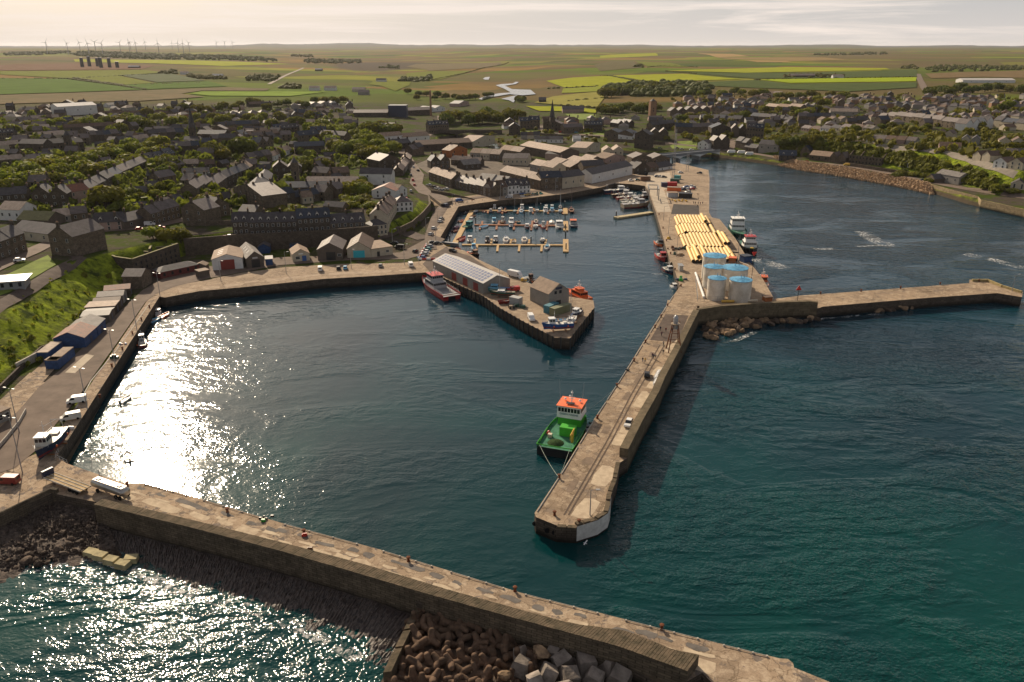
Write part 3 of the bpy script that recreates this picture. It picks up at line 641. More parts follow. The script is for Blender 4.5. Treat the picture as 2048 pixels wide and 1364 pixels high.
# worn coping stones at the pier head
cs = MB(); tl = [Vector((*g3(p), 4)) for p in tip[:8]]
for a, b in segs(tl, 1.3, .15):
    d = (b - a).normalized(); nn = Vector((-d.y, d.x, 0)) * 1.0; nn = nn if nn.y > 0 or nn.x < 0 else -nn
    h = rr.uniform(.15, .55); cs.hexa([(v.x, v.y, 3.9) for v in (a, b, b + nn, a + nn)] + [(v.x, v.y, 4 + h) for v in (a, b, b + nn, a + nn)])
cs.build('coping', M_parap, ep)
wf = MB(); wl = [Vector((*g3(p), 0)) for p in tip[2:7]]; cc = Vector((*G2(1160, 1000), 0))
for i in range(len(wl) - 1):
    e0_, e1_ = [(v - cc).normalized() * .07 for v in (wl[i], wl[i + 1])]
    wf.hexa([(wl[i] + e0_ - e0_ * 3).to_tuple()[:2] + (.5,), (wl[i + 1] - e1_ * 2).to_tuple()[:2] + (.5,), (wl[i + 1] + e1_).to_tuple()[:2] + (.5,), (wl[i] + e0_).to_tuple()[:2] + (.5,),
             (wl[i] - e0_ * 2).to_tuple()[:2] + (3.96,), (wl[i + 1] - e1_ * 2).to_tuple()[:2] + (3.96,), (wl[i + 1] + e1_).to_tuple()[:2] + (3.96,), (wl[i] + e0_).to_tuple()[:2] + (3.96,)])
wf.build('white_face', mat('weathered_white', (.60, .59, .55), .8, .12, .7), ep)
for (a, b) in [(1070, 1048), (1095, 1062), (1109, 1066)]:
    p = G(a, b, 2); ty = MB().loft([[(math.cos(t) * r_, y_, math.sin(t) * r_) for t in [k * math.pi / 6 for k in range(12)]] for r_, y_ in ((.3, 0), (.55, -.05), (.6, -.2), (.3, -.25))], M_tyre).build('tyre_fender', parent=ep)
    ty.location = (p.x, p.y + .3, 2)
kb = MB(); el = [Vector((*g3(p), 4)) for p in [(1069, 1028), (1119, 951), (1188, 838), (1252, 740), (1346, 591)]]
for a, b in segs(el, 10, 1.5): kb.tube(a + Vector((.3, 0, .12)), b + Vector((.3, 0, .12)), .14, n=4)
kb.build('edge_rail', M_kerb, ep)
ft = MB().box(-.22, .22, -.3, .1, .2, 4.3).mesh('fender_timber', M_dark)
for ob, ln, n in ((mid, [(861, 544), (965, 591), (998, 615), (1045, 642), (1109, 675), (1140, 677)], 34), (mid, [(1140, 677), (1189, 615)], 10)):
    pl = resample([Vector((*G2(*p), 0)) for p in ln], n)
    for i in range(n - 1): d = pl[i + 1] - pl[i]; mo('fender_timber', ft, ob, (pl[i].x, pl[i].y - .05, 0), math.atan2(d.y, d.x))
# commercial quay and thin outer pier
bq = slab('quay', [(1364, 567), (1359, 571), (1344, 523), (1341, 526), (1326, 474), (1312, 425), (1297, 384), (1290, 372), (1296, 345), (1353, 325), (1417, 340), (1419, 357), (1418, 425), (1424, 435), (1439, 438), (1471, 477), (1500, 525), (1526, 558), (1548, 597), (1556, 606), (1440, 612), (1392, 612), (1380, 590), (1346, 592)], M_conc3, 'wide concrete quay with the yellow pipes and the white tanks', 'quay', ztop=4.04, kind='structure')
np_ = thing('pier', 'thin concrete pier running out to the right edge past the beacon', 'pier')
NO = [(1398, 619), (1443, 612), (1517, 607), (1575, 604), (1618, 603), (1636, 605)]
MB().prism([g3(p) for p in [(1548, 598), (1600, 591), (1939, 566), (1939, 559), (1976, 560), (2005, 572), (2046, 584), (2044, 594), (1994, 586), (1862, 595), (1646, 613)] + [(a, b, QZ) for a, b in NO[::-1]] + [(1400, 605)]], -5, 3.98, M_conc2, M_wallst).build('deck', parent=np_)
parapet(NO, QZ, 1.6, M_parap2, 'parapet', np_, 1)
kb = MB()
for a, b in segs([Vector((*G2(x, y), 4)) for x, y in [(1941, 562), (1976, 562), (2005, 574), (2044, 586)]], 5, .2):
    d = (b - a).normalized() * .5; kb.hexa([(v.x, v.y, 3.9) for v in (a, b, b + Vector((d.y, -d.x, 0)) * 1.6, a + Vector((d.y, -d.x, 0)) * 1.6)] + [(v.x, v.y, 4.9) for v in (a, b, b + Vector((d.y, -d.x, 0)) * 1.6, a + Vector((d.y, -d.x, 0)) * 1.6)])
kb.build('end_wall', mat('lichen_stone', (.34, .27, .13), .9, .2, 1), np_)
# rubble mound at the root of the thin pier
sp = []
for i in range(80):
    t = rr.random(); sp.append((1408 + t * 110 + rr.uniform(-8, 8), 644 + rr.uniform(-12, 38) * (1 - t * .7)))
scatter('boulder', 'b', RK + RKd[:2], sp, 'big brown boulder in the rubble mound where the two piers meet', 'boulder', 'boulders where the two piers meet', z=.3, sz=(2.4, 4.0))
sp = [(1490 + t * 7.4 + rr.uniform(-3, 3), 648 - t * .42 + rr.uniform(-5, 4)) for t in range(0, 21)]
sp += [(1655 + t * 5.6 + rr.uniform(-3, 3), 622 - t * .22 + rr.uniform(-3, 4)) for t in range(0, 30)]
scatter('boulder', 'b', RK[:4] + RKd, sp, 'rough boulder piled against the foot of the thin pier', 'boulder', 'boulders along the foot of the thin pier', z=.4, sz=(2.2, 4.4))
slab('rubble_slope', [(1400, 640, 0), (1470, 626, 0), (1640, 622, 0), (1640, 630, 0), (1510, 650, 0), (1450, 664, 0), (1410, 672, 0)], M_rock, 'dark rubble under the boulders', None, ztop=.1, side=M_rock, kind='structure')

# surfaces on the quays (thin sheets)
def sheet(name, pts, m, label, z=4.06, th=.004):
    o = MB().poly([(*g3(p, z), z) for p in pts], m).build(name)
    if o.data.polygons[0].normal.z < 0: o.data.flip_normals()
    return tag(o, label, kind='structure')
sheet('road', [(92, 884), (110, 850), (152, 800), (231, 690), (290, 605), (312, 588), (352, 572), (420, 556), (560, 530), (700, 520), (815, 518), (850, 508), (890, 478), (868, 470), (800, 505), (640, 512), (560, 514), (400, 535), (330, 555), (285, 580), (200, 660), (120, 740), (20, 820), (-80, 900), (-40, 960), (30, 935)], M_road, 'grey-brown asphalt harbour road curving round the basin', 4.07)
sheet('yard', [(-80, 900), (0, 828), (90, 765), (60, 745), (0, 800), (-90, 880)], M_conc, 'cracked concrete yard beside the portable cabin', 4.085)
sheet('yard', [(0, 855), (40, 818), (150, 690), (120, 690), (75, 735), (0, 800)], M_conc, 'broken concrete yard in front of the blue container', 4.09)
sheet('yard', [(845, 528), (860, 514), (893, 493), (900, 500), (965, 540), (860, 543)], M_asph, 'asphalt car park behind the long shed', 4.08)
sheet('yard', [(900, 500), (940, 512), (1000, 552), (985, 560), (950, 540)], M_asph, 'dark asphalt strip beside the long shed', 4.085)
sheet('yard', [(1347, 408), (1398, 411), (1398, 428), (1342, 428)], M_asph2, 'dark asphalt patch before the yellow pipes', 4.09)
sheet('yard', [(1296, 345), (1340, 345), (1345, 372), (1328, 380), (1343, 424), (1314, 424), (1299, 384), (1292, 372)], mat('pale_concrete', (.46, .385, .29), .85, .1, .3), 'pale new concrete slipway apron', 4.085)
sheet('yard', [(1335, 600), (1420, 603), (1392, 612), (1375, 655), (1340, 690), (1299, 682), (1330, 628)], M_conc2, 'patched pier deck', 4.075)
sheet('yard', [(1331, 628), (1377, 631), (1360, 672), (1348, 684), (1300, 680)], M_asph, 'grey asphalt patch under the light tower', 4.085)
sheet('concrete_pad', [(130, 745), (150, 746), (188, 711), (172, 708)], mat('pale_concrete', (.46, .385, .29)), 'pale concrete pad in the harbour road', 4.1)
# bollards
bo_me = MB().lathe([(.30, 0), (.22, .1), (.2, .55), (.34, .62), (.34, .78), (.15, .84)], 8, m=M_rust).mesh('bollard')
for gname, label, pts in [('breakwater', 'rusty red bollard on the breakwater edge, %s from the left', [(255, 972), (455, 1024), (608, 1067), (817, 1122), (1030, 1182), (1323, 1258)]),
    ('pier head', 'rusty bollard along the inner edge of the middle pier, %s from the head', [(1109, 1030), (1158, 1047), (1118, 956), (1195, 837), (1234, 773), (1268, 722), (1291, 685), (1310, 655), (1322, 634), (1335, 612)]),
    ('left quay', 'dark bollard on the left quay, %s from the foreground', [(200, 795), (224, 733), (245, 699), (265, 668), (283, 640), (299, 615)]),
    ('thin pier', 'small dark bollard on the thin pier, %s from the left', [(1641, 588), (1722, 583), (1801, 577), (1880, 569), (1958, 563)]),
    ('commercial quay', 'small bollard on the quay beside the pipes, %s from the far end', [(1318, 430), (1326, 457), (1333, 482), (1341, 508), (1350, 540), (1362, 573)])]:
    for i, (a, b) in enumerate(pts):
        o = mo('bollard', bo_me, None, G(a, b, 4.04), 0, (1.2,) * 3); tag(o, label % ordi(i), 'bollard', 'bollards on the ' + gname)

# right-hand shore
rv = MB(); rl = [Vector((*G2(a, b, 0), 0)) for a, b in [(1550, 330), (1600, 341), (1685, 354), (1740, 364), (1795, 374), (1850, 386), (1868, 391)]]
rl = resample(rl, 300)
for p in rl:
    for k in range(12):
        q = p + Vector((rr.uniform(-1.5, 1.5) + k * .5, k * 1.7 + rr.uniform(-1, 1) + 2, 0)); z0 = .0 + k * .42; s = rr.uniform(.7, 1.6)
        c = [(q.x + s * math.cos(t + k) * rr.uniform(.6, 1.1), q.y + s * math.sin(t + k) * rr.uniform(.6, 1.1)) for t in (0.3, 1.9, 3.5, 5.0)]
        rv.hexa([(x, y, z0 - 1.5) for x, y in c] + [(q.x + (x - q.x) * .6, q.y + (y - q.y) * .6, z0 + rr.uniform(.5, 1.2)) for x, y in c])
tag(rv.build('rock_revetment', M_sandstone), 'long bank of tumbled brown rocks along the right-hand shore', 'rock bank', kind='stuff')
wl = [Vector((*G2(a, b, 4), 0)) for a, b in [(1845, 366), (1900, 382), (1956, 396), (1962, 403), (2048, 422), (2300, 490)]]
MBw = MB(); MBw.loft([[(p.x, p.y, -3), (p.x, p.y, 5), (p.x + .4, p.y + 1.2, 5), (p.x + .4, p.y + 1.2, 2)] for p in wl], stonewall('shore_wall', (.28, .21, .12), (.36, .28, .16), (.15, .12, .08), (2, .6), wet=1))
tag(MBw.build('sea_wall'), 'tan masonry sea wall along the right-hand shore road', 'wall')
strip('road', [(1436, 300), (1500, 306), (1560, 316), (1620, 325), (1690, 331), (1760, 343), (1830, 358), (1900, 372), (1980, 385), (2060, 397), (2200, 430)], 9, M_road, .18, label='shore road above the rock bank on the right', flat=None)

# worn bays, repairs and grooves on the decks
M_pl = mat('pale_bay', (.50, .41, .29), .95, .15, .5, col2=(.36, .28, .20)); M_pd = mat('grey_repair', (.16, .145, .13), .95, .15, .6)
def patches(line, n, off, w_, l_, m, name, z, label, seed):
    q = random.Random(seed); L_ = resample([Vector((*G2(*p), 0)) for p in line], n * 4 + 1); b = MB()
    for i in range(n):
        a = L_[i * 4 + q.randint(0, 2)]; d = (L_[min(i * 4 + 4, n * 4)] - L_[i * 4]).normalized(); nn = Vector((d.y, -d.x, 0)); o_ = off + q.uniform(-.6, .6); ww = w_ * q.uniform(.5, 1.1); ll = l_ * q.uniform(.5, 1.2)
        pts = [a + nn * (o_ + s_ * ww) + d * (t_ * ll) for s_, t_ in ((0, 0), (0, .5), (.1, 1), (.6, 1.05), (1, .9), (1.05, .4), (.95, 0), (.4, -.05))]
        pts = [p + Vector((q.uniform(-.25, .25), q.uniform(-.25, .25), 0)) for p in pts]; b.poly([(p.x, p.y, z + i * 1e-4) for p in pts], m)
    o = b.build(name); 
    for f in o.data.polygons:
        if f.normal.z < 0: f.flip()
    tag(o, label, kind='structure')
BL = [(286, 968), (400, 999), (560, 1048), (760, 1102), (1040, 1188), (1240, 1239), (1440, 1290)]
patches(BL, 22, 4.2, 2.6, 5.5, M_pl, 'pale_bays', 4.03, 'pale concrete bays in the breakwater deck', 1); patches(BL, 26, 1.6, 1.3, 3.4, M_pd, 'grey_repairs', 4.04, 'grey repairs along the breakwater deck', 2); patches(BL, 18, 3.1, 1.0, 4, M_pl, 'pale_bays', 4.05, 'narrow pale bays in the breakwater deck', 3)
EL = [(1095, 1020), (1140, 950), (1205, 845), (1262, 752), (1320, 660)]
patches(EL, 9, 5.5, 4.5, 9, M_pl, 'pale_bays', 4.03, 'pale worn bays in the middle pier deck', 4); patches(EL, 7, 1.4, 2.2, 6, mat('brown_bay', (.22, .165, .12), .95, .15, .5), 'brown_bays', 4.03, 'brown bays along the inner side of the middle pier', 5)
for k, x in enumerate((0, 9)): strip('groove', [(1128 + x, 1030), (1160 + x, 975), (1215 + x, 880), (1262 + x, 790), (1320 + x, 690)], .35, mat('groove_line', (.12, .09, .07), .95), .045, 6, flat=4.0, label='worn groove running along the middle pier')
strip('kerb', [(152, 817), (182, 762), (231, 703), (262, 660), (300, 606)], .3, M_kerb, .1, 6, flat=4.05, label='pale kerb between the left quay and the road')
patches([(340, 592), (500, 570), (644, 555), (840, 544)], 12, -6, 4, 9, mat('quay_bay', (.40, .31, .225), .95, .12, .5), 'pale_bays', 4.045, 'paler bays in the front quay apron', 6); patches([(1352, 440), (1420, 440), (1480, 520)], 6, 2, 7, 12, mat('quay_bay', (.40, .31, .225)), 'pale_bays', 4.055, 'paler bays in the commercial quay', 7)
# ------------------------------------------------------------------ paints
def paint(name, c, rough=.4, var=.05): return mat(name, c, rough, var, .8)
PC = dict(white=(.72, .72, .70), offwhite=(.58, .56, .50), cream=(.60, .52, .38), red=(.45, .022, .018), darkred=(.20, .018, .016), orange=(.72, .14, .025), green=(.03, .30, .03), darkgreen=(.015, .07, .05), teal=(.03, .22, .22),
          blue=(.02, .09, .28), lightblue=(.16, .42, .62), navy=(.012, .022, .06), black=(.014, .014, .016), grey=(.22, .225, .23), lightgrey=(.42, .42, .42), silver=(.45, .46, .47), brown=(.14, .065, .03), yellow=(.68, .42, .06), varnish=(.30, .13, .05), deckgreen=(.06, .19, .11), tan=(.38, .29, .19), purple=(.09, .02, .05), turquoise=(.03, .42, .5))
def P(c): return paint('paint_' + c, PC[c])
M_glass = mat('dark_glass', (.012, .016, .02), .12, .05, 1)
def hd(x0, y0, x1, y1):
    d = G(x1, y1) - G(x0, y0); return math.degrees(math.atan2(d.y, d.x))
def dirang(a, b):
    d = b - a; return math.atan2(d.y, d.x)

def hull_parts(root, L, B, fb, hm, dm, transom=.8, sheer=.35, bul=.3, sharp=2.2, draft=.5, boot=None, sections=11):
    rg, dk = [], []
    for i in range(sections):
        t = i / (sections - 1)
        wv = B / 2 * (transom + (1 - transom) * min(1, t / .4)) if t < .4 else B / 2 * max(.02, 1 - ((t - .4) / .6) ** sharp)
        z = fb * (1 + sheer * t * t * t + .06 * (1 - t)); x = -L / 2 + L * t; xk = -L / 2 + L * (t * .93 + .01); wi = max(.01, wv - .09); wb = wv * (.93 if t < .8 else .6)
        rg.append([(x, wv, z), (x, wi, z), (x, wi, z - bul), (x, -wi, z - bul), (x, -wi, z), (x, -wv, z), (xk, -wb, .05), (xk, -wb * .6, -draft), (xk, 0, -draft * 1.3), (xk, wb * .6, -draft), (xk, wb, .05)])
        dk.append([(x + (.05 if i == 0 else 0), wi, z - bul + .02), (x + (.05 if i == 0 else 0), -wi, z - bul + .02)])
    MB().loft(rg, hm).build('hull', parent=root, smooth=False)
    b = MB()
    for a, c in zip(dk, dk[1:]): b.poly([a[0], a[1], c[1], c[0]][::-1])
    o = b.build('deck', dm, root)
    if boot:
        bb = MB()
        for s in (1, -1):
            for a, c in zip(rg, rg[1:]):
                p = [Vector(v) for v in (a[0], c[0], c[10], a[10])]; q = [Vector((v.x, v.y * s, v.z)) for v in p]
                lo0, lo1 = q[3], q[2]; hi0 = q[3].lerp(q[0], .22); hi1 = q[2].lerp(q[1], .22); e = Vector((0, .03 * s, 0))
                bb.poly([v + e for v in ((lo0, lo1, hi1, hi0) if s > 0 else (hi0, hi1, lo1, lo0))])
        bb.build('waterline_stripe', boot, root)
def cabin(root, x0, x1, hw, z0, z1, m, roof=None, win=True, name='wheelhouse', rake=.15, over=.12):
    h = z1 - z0
    c = MB().hexa([(x0, -hw, z0), (x1, -hw, z0), (x1, hw, z0), (x0, hw, z0), (x0 + rake * .4, -hw * .93, z1), (x1 - rake, -hw * .93, z1), (x1 - rake, hw * .93, z1), (x0 + rake * .4, hw * .93, z1)]).build(name, m, root)
    if win:
        a, b = z0 + h * .52, z0 + h * .86; k = lambda z: (z - z0) / h; e = .025; w = MB()
        def yy(z): return hw * (1 - .07 * k(z))
        def xf(z): return x1 - rake * k(z) + e
        def xb(z): return x0 + rake * .4 * k(z) - e
        n = max(2, int((x1 - x0) / .9)); m2 = max(2, int(hw * 2 / .9))
        for i in range(n):
            u0 = x0 + .15 + (x1 - x0 - rake - .2) * (i + .1) / n; u1 = x0 + .15 + (x1 - x0 - rake - .2) * (i + .9) / n
            for s in (1, -1): w.poly([(u0, s * (yy(a) + e), a), (u1, s * (yy(a) + e), a), (u1, s * (yy(b) + e), b), (u0, s * (yy(b) + e), b)][::s or 1])
        for i in range(m2):
            v0 = -hw * .9 + 1.8 * hw * (i + .08) / m2; v1 = -hw * .9 + 1.8 * hw * (i + .92) / m2
            w.poly([(xf(a), v0, a), (xf(a), v1, a), (xf(b), v1, b), (xf(b), v0, b)]); w.poly([(xb(b), v0, b), (xb(b), v1, b), (xb(a), v1, a), (xb(a), v0, a)])
        w.build('windows', M_glass, c)
    if roof: MB().box(x0 + rake * .4 - over, x1 - rake + over * 2, -hw * .93 - over, hw * .93 + over, z1 + .003, z1 + .12).build('roof', roof, root)
    return c
def rail(root, pts, h=.9, m=None, posts=True, r=.03):
    b = MB(); P_ = [Vector(p) for p in pts]
    for a, c in zip(P_, P_[1:]):
        b.tube(a + Vector((0, 0, h)), c + Vector((0, 0, h)), r, n=4); b.tube(a + Vector((0, 0, h * .5)), c + Vector((0, 0, h * .5)), r * .7, n=4)
        n = max(1, int((c - a).length / 1.4))
        for i in range(n + 1): q = a.lerp(c, i / n); b.tube(q, q + Vector((0, 0, h)), r, n=4)
    return b.build('railing', m or P('lightgrey'), root)
def boat(kind, px, py, head, L, hull, deck, cab, label, group=None, z=0.0, cat='boat', at=None, extra=None):
    p = at if at is not None else G(px, py, z); name = {'sail': 'sailing_boat', 'motor': 'motor_boat', 'fish': 'fishing_boat', 'open': 'open_boat', 'rib': 'inflatable_boat', 'cat': 'catamaran', 'covered': 'covered_boat'}[kind]
    r = thing(name, label, cat, (p.x, p.y, z), R(head), group)
    B = L * {'sail': .33, 'motor': .36, 'fish': .34, 'open': .4, 'rib': .4, 'cat': .45, 'covered': .4}[kind]; fb = L * (.11 if kind != 'fish' else .13)
    if kind == 'rib':
        b = MB(); pts = [(-L / 2, B * .42), (L * .15, B * .42), (L * .4, B * .2), (L * .5, 0), (L * .4, -B * .2), (L * .15, -B * .42), (-L / 2, -B * .42)]
        for a, c in zip(pts, pts[1:]): b.tube((*a, .35), (*c, .35), .28, n=7)
        b.build('tube', P(hull), r); MB().prism([(x * .93, y * .8) for x, y in pts], .05, .25).build('floor', P(deck), r); MB().box(-.4, .4, -.3, .3, .25, 1.2, inset=.1).build('console', P(cab), r)
        MB().box(-L / 2 - .4, -L / 2, -.25, .25, 0, 1.1).build('outboard', P('black'), r); return r
    hull_parts(r, L, B, fb, P(hull), P(deck), boot=P('darkred') if kind in ('sail', 'fish') else None, transom=.55 if kind == 'sail' else .85, bul=.25 if kind != 'open' else .6 * fb)
    if kind == 'open':
        for x in (-L * .25, L * .05): MB().box(x - .18, x + .18, -B * .4, B * .4, fb * .65, fb * .75).build('thwart', P('varnish'), r)
        MB().box(-L / 2 - .35, -L / 2, -.2, .2, .1, fb + .5).build('outboard', P('black'), r)
    elif kind == 'covered':
        MB().loft([[(x, -B * k, fb), (x, 0, fb + hh), (x, B * k, fb)] for x, k, hh in ((-L * .47, .36, .3), (-L * .2, .44, .6), (L * .1, .42, .6), (L * .42, .12, .25))]).build('canvas_cover', P(cab), r)
    elif kind == 'sail':
        cabin(r, -L * .12, L * .22, B * .27, fb - .2, fb + .5, P(cab), win=True, name='coachroof', rake=.5)
        MB().box(-L * .38, -L * .14, -B * .2, B * .2, fb - .22, fb - .15).build('cockpit', P('brown'), r)
        mst = MB().tube((L * .1, 0, fb + .4), (L * .1, 0, L * 1.25), .09, .06, 6).build('mast', P('lightgrey'), r)
        MB().tube((L * .1, 0, fb + 1.5), (-L * .33, 0, fb + 1.4), .06, .06, 5).tube((L * .07, 0, fb + 1.62), (-L * .3, 0, fb + 1.5), .17, .1, 6).build('boom', P(extra or 'blue'), r)
        s = MB()
        for q in ((L * .48, 0, fb * 1.3), (-L * .48, 0, fb), (L * .08, B * .45, fb), (L * .08, -B * .45, fb)): s.tube((L * .1, 0, L * 1.22), q, .018, n=3)
        s.build('rigging', P('grey'), r)
        rail(r, [(L * .25, B * .4, fb * 1.05), (L * .48, .1, fb * 1.35), (L * .25, -B * .4, fb * 1.05)], .5)
    elif kind == 'motor':
        cabin(r, -L * .1, L * .24, B * .36, fb - .2, fb + 1.35, P(cab), P(cab)); MB().hexa([(L * .22, -B * .3, fb), (L * .42, -B * .12, fb * 1.1), (L * .42, B * .12, fb * 1.1), (L * .22, B * .3, fb), (L * .22, -B * .27, fb + .5), (L * .38, -B * .1, fb + .35), (L * .38, B * .1, fb + .35), (L * .22, B * .27, fb + .5)]).build('foredeck_cabin', P(cab), r)
        MB().tube((0, 0, fb + 1.4), (-.1, 0, fb + 2.4), .05, n=5).build('mast', P('lightgrey'), r)
        MB().box(-L / 2 - .4, -L / 2, -.25, .25, .1, fb + .5).build('outboard', P('black'), r)
        rail(r, [(L * .22, B * .42, fb), (L * .47, .1, fb * 1.3), (L * .22, -B * .42, fb)], .5)
    elif kind == 'cat':
        cabin(r, -L * .1, L * .28, B * .38, fb, fb + 2.0, P(cab), P(extra or cab)); MB().tube((0, 0, fb + 2), (-.2, 0, fb + 4.4), .07, n=5).tube((-.1, -.7, fb + 3.2), (-.1, .7, fb + 3.2), .05, n=4).build('mast', P('white'), r)
        MB().box(-L * .5 - .03, -L * .3, -B * .16, B * .16, -.4, fb * .55).build('tunnel', P('black'), r)
        rail(r, [(-L * .48, B * .42, fb), (-L * .12, B * .46, fb)], .8); rail(r, [(-L * .48, -B * .42, fb), (-L * .12, -B * .46, fb)], .8)
    elif kind == 'fish':
        big = L > 11; h = 1.9 if not big else 2.4
        cabin(r, L * .08, L * .28, B * .3, fb - .2, fb + h, P(cab), P(extra or cab))
        m_ = MB().tube((L * .1, 0, fb + h), (L * .1, 0, fb + h + L * .22), .08, .05, 6)
        m_.tube((L * .1, -.6, fb + h + L * .14), (L * .1, .6, fb + h + L * .14), .04, n=4); m_.build('mast', P('white'), r)
        g_ = MB()
        for s in (1, -1): g_.tube((-L * .38, s * B * .3, fb - .2), (-L * .38, s * B * .26, fb + L * .2), .08, n=5)
        g_.tube((-L * .38, -B * .27, fb + L * .2), (-L * .38, B * .27, fb + L * .2), .08, n=5).tube((-L * .38, 0, fb + L * .2), (L * .1, 0, fb + h + L * .12), .05, n=4); g_.build('gantry', P('grey' if not big else 'lightgrey'), r)
        MB().lathe([(.3, -.6), (.45, -.6), (.45, .6), (.3, .6)], 8).build('winch', P('grey'), r).location = (-L * .05, 0, fb + .2)
        MB().box(-L * .3, -L * .18, -B * .22, B * .22, fb - .2, fb + .35).build('fish_hatch', P('offwhite'), r)
        rail(r, [(L * .3, B * .36, fb * 1.05), (L * .48, .1, fb * 1.35), (L * .3, -B * .36, fb * 1.05)], .7, P('white'))
        fd = MB()
        for i, (x, s) in enumerate(((-.3, 1), (0, -1), (-.25, -1), (.15, 1))): fd.lathe([(.05, -.35), (.24, -.15), (.24, .15), (.05, .35)], 7, (L * x, s * (B / 2 + .2), fb * .6))
        fd.build('fender', P('orange'), r)
    return r

# ------------------------------------------------------------------ marina: pontoons, piles, boats
M_pont = mat('pontoon_decking', (.50, .34, .17), .8, .15, 1.5)
M_pont2 = mat('pontoon_decking_red', (.30, .14, .08), .8, .15, 1.5)
pt = thing('pontoon', 'marina pontoons in tan decking laid out as three long rows joined on the left', 'pontoon')
def pbox(line, wd, name, m, z=.55, parent=pt):
    a, b = [Vector((*G2(x, y, z), 0)) for x, y in line]; d = (b - a).normalized(); nn = Vector((-d.y, d.x, 0)) * wd / 2
    o = MB().prism([(v.x, v.y) for v in (a + nn, b + nn, b - nn, a - nn)], -.3, z, m).build(name, parent=parent); return o
C3 = lambda x, y: (880 + x / 6.827, 360 + y / 6.827)
pbox([C3(200, 862), C3(438, 412)], 2.9, 'walkway', M_pont)
for yl, yr, m_ in ((410, 421, M_pont), (606, 618, M_pont2), (878, 884, M_pont)): pbox([C3(300 if yl == 878 else 470, yl), C3(1720, yr)], 2.2, 'walkway', m_, z=.54)
for y0, y1, x in ((382, 460, 1710), (560, 685, 1716), (806, 975, 1716)): pbox([C3(x, y0), C3(x + 2, y1)], 2.8, 'end_pontoon', M_pont, z=.57)
FG = [(880, 970, 792), (880, 970, 1087), (880, 970, 1393), (878, 945, 508), (800, 862, 478), (800, 862, 705), (805, 862, 965), (808, 862, 1217), (808, 864, 1447), (560, 600, 578), (620, 672, 548), (622, 672, 775), (622, 675, 1012), (622, 680, 1250), (622, 680, 1465), (556, 602, 805), (560, 604, 1035), (555, 606, 1262), (560, 606, 1470),
      (380, 405, 705), (380, 405, 890), (420, 450, 655), (420, 455, 852), (420, 455, 1062), (380, 408, 1080), (420, 455, 1272), (384, 410, 1280), (420, 456, 1478), (422, 458, 1680)]
for y0, y1, x in FG: pbox([C3(x, y0), C3(x - (y1 - y0) * .12, y1)], 1.1, 'finger', M_pont2 if y0 < 700 else M_pont, z=.5)
for i, (x, y) in enumerate([(1375, 400), (1705, 370), (1707, 545), (1712, 690), (1716, 790), (1720, 960), (1243, 868), (655, 868), (1150, 500), (135, 850), (488, 600)]):
    p = G(*C3(x, y), 0); o = MB().tube((0, 0, -2), (0, 0, 3.6), .28, n=8, m=M_dark).tube((0, 0, 3.6), (0, 0, 4.0), .29, .05, 8, m=M_white).build('mooring_pile'); o.location = p
    tag(o, 'black mooring pile with a white cap standing among the marina pontoons', 'mooring pile', 'mooring piles of the marina')
gw = pbox([C3(0, 838), C3(250, 862)], 1.4, 'gangway', M_galv, z=1.6, parent=None); tag(gw, 'metal gangway from the quay down to the marina pontoons', 'gangway')
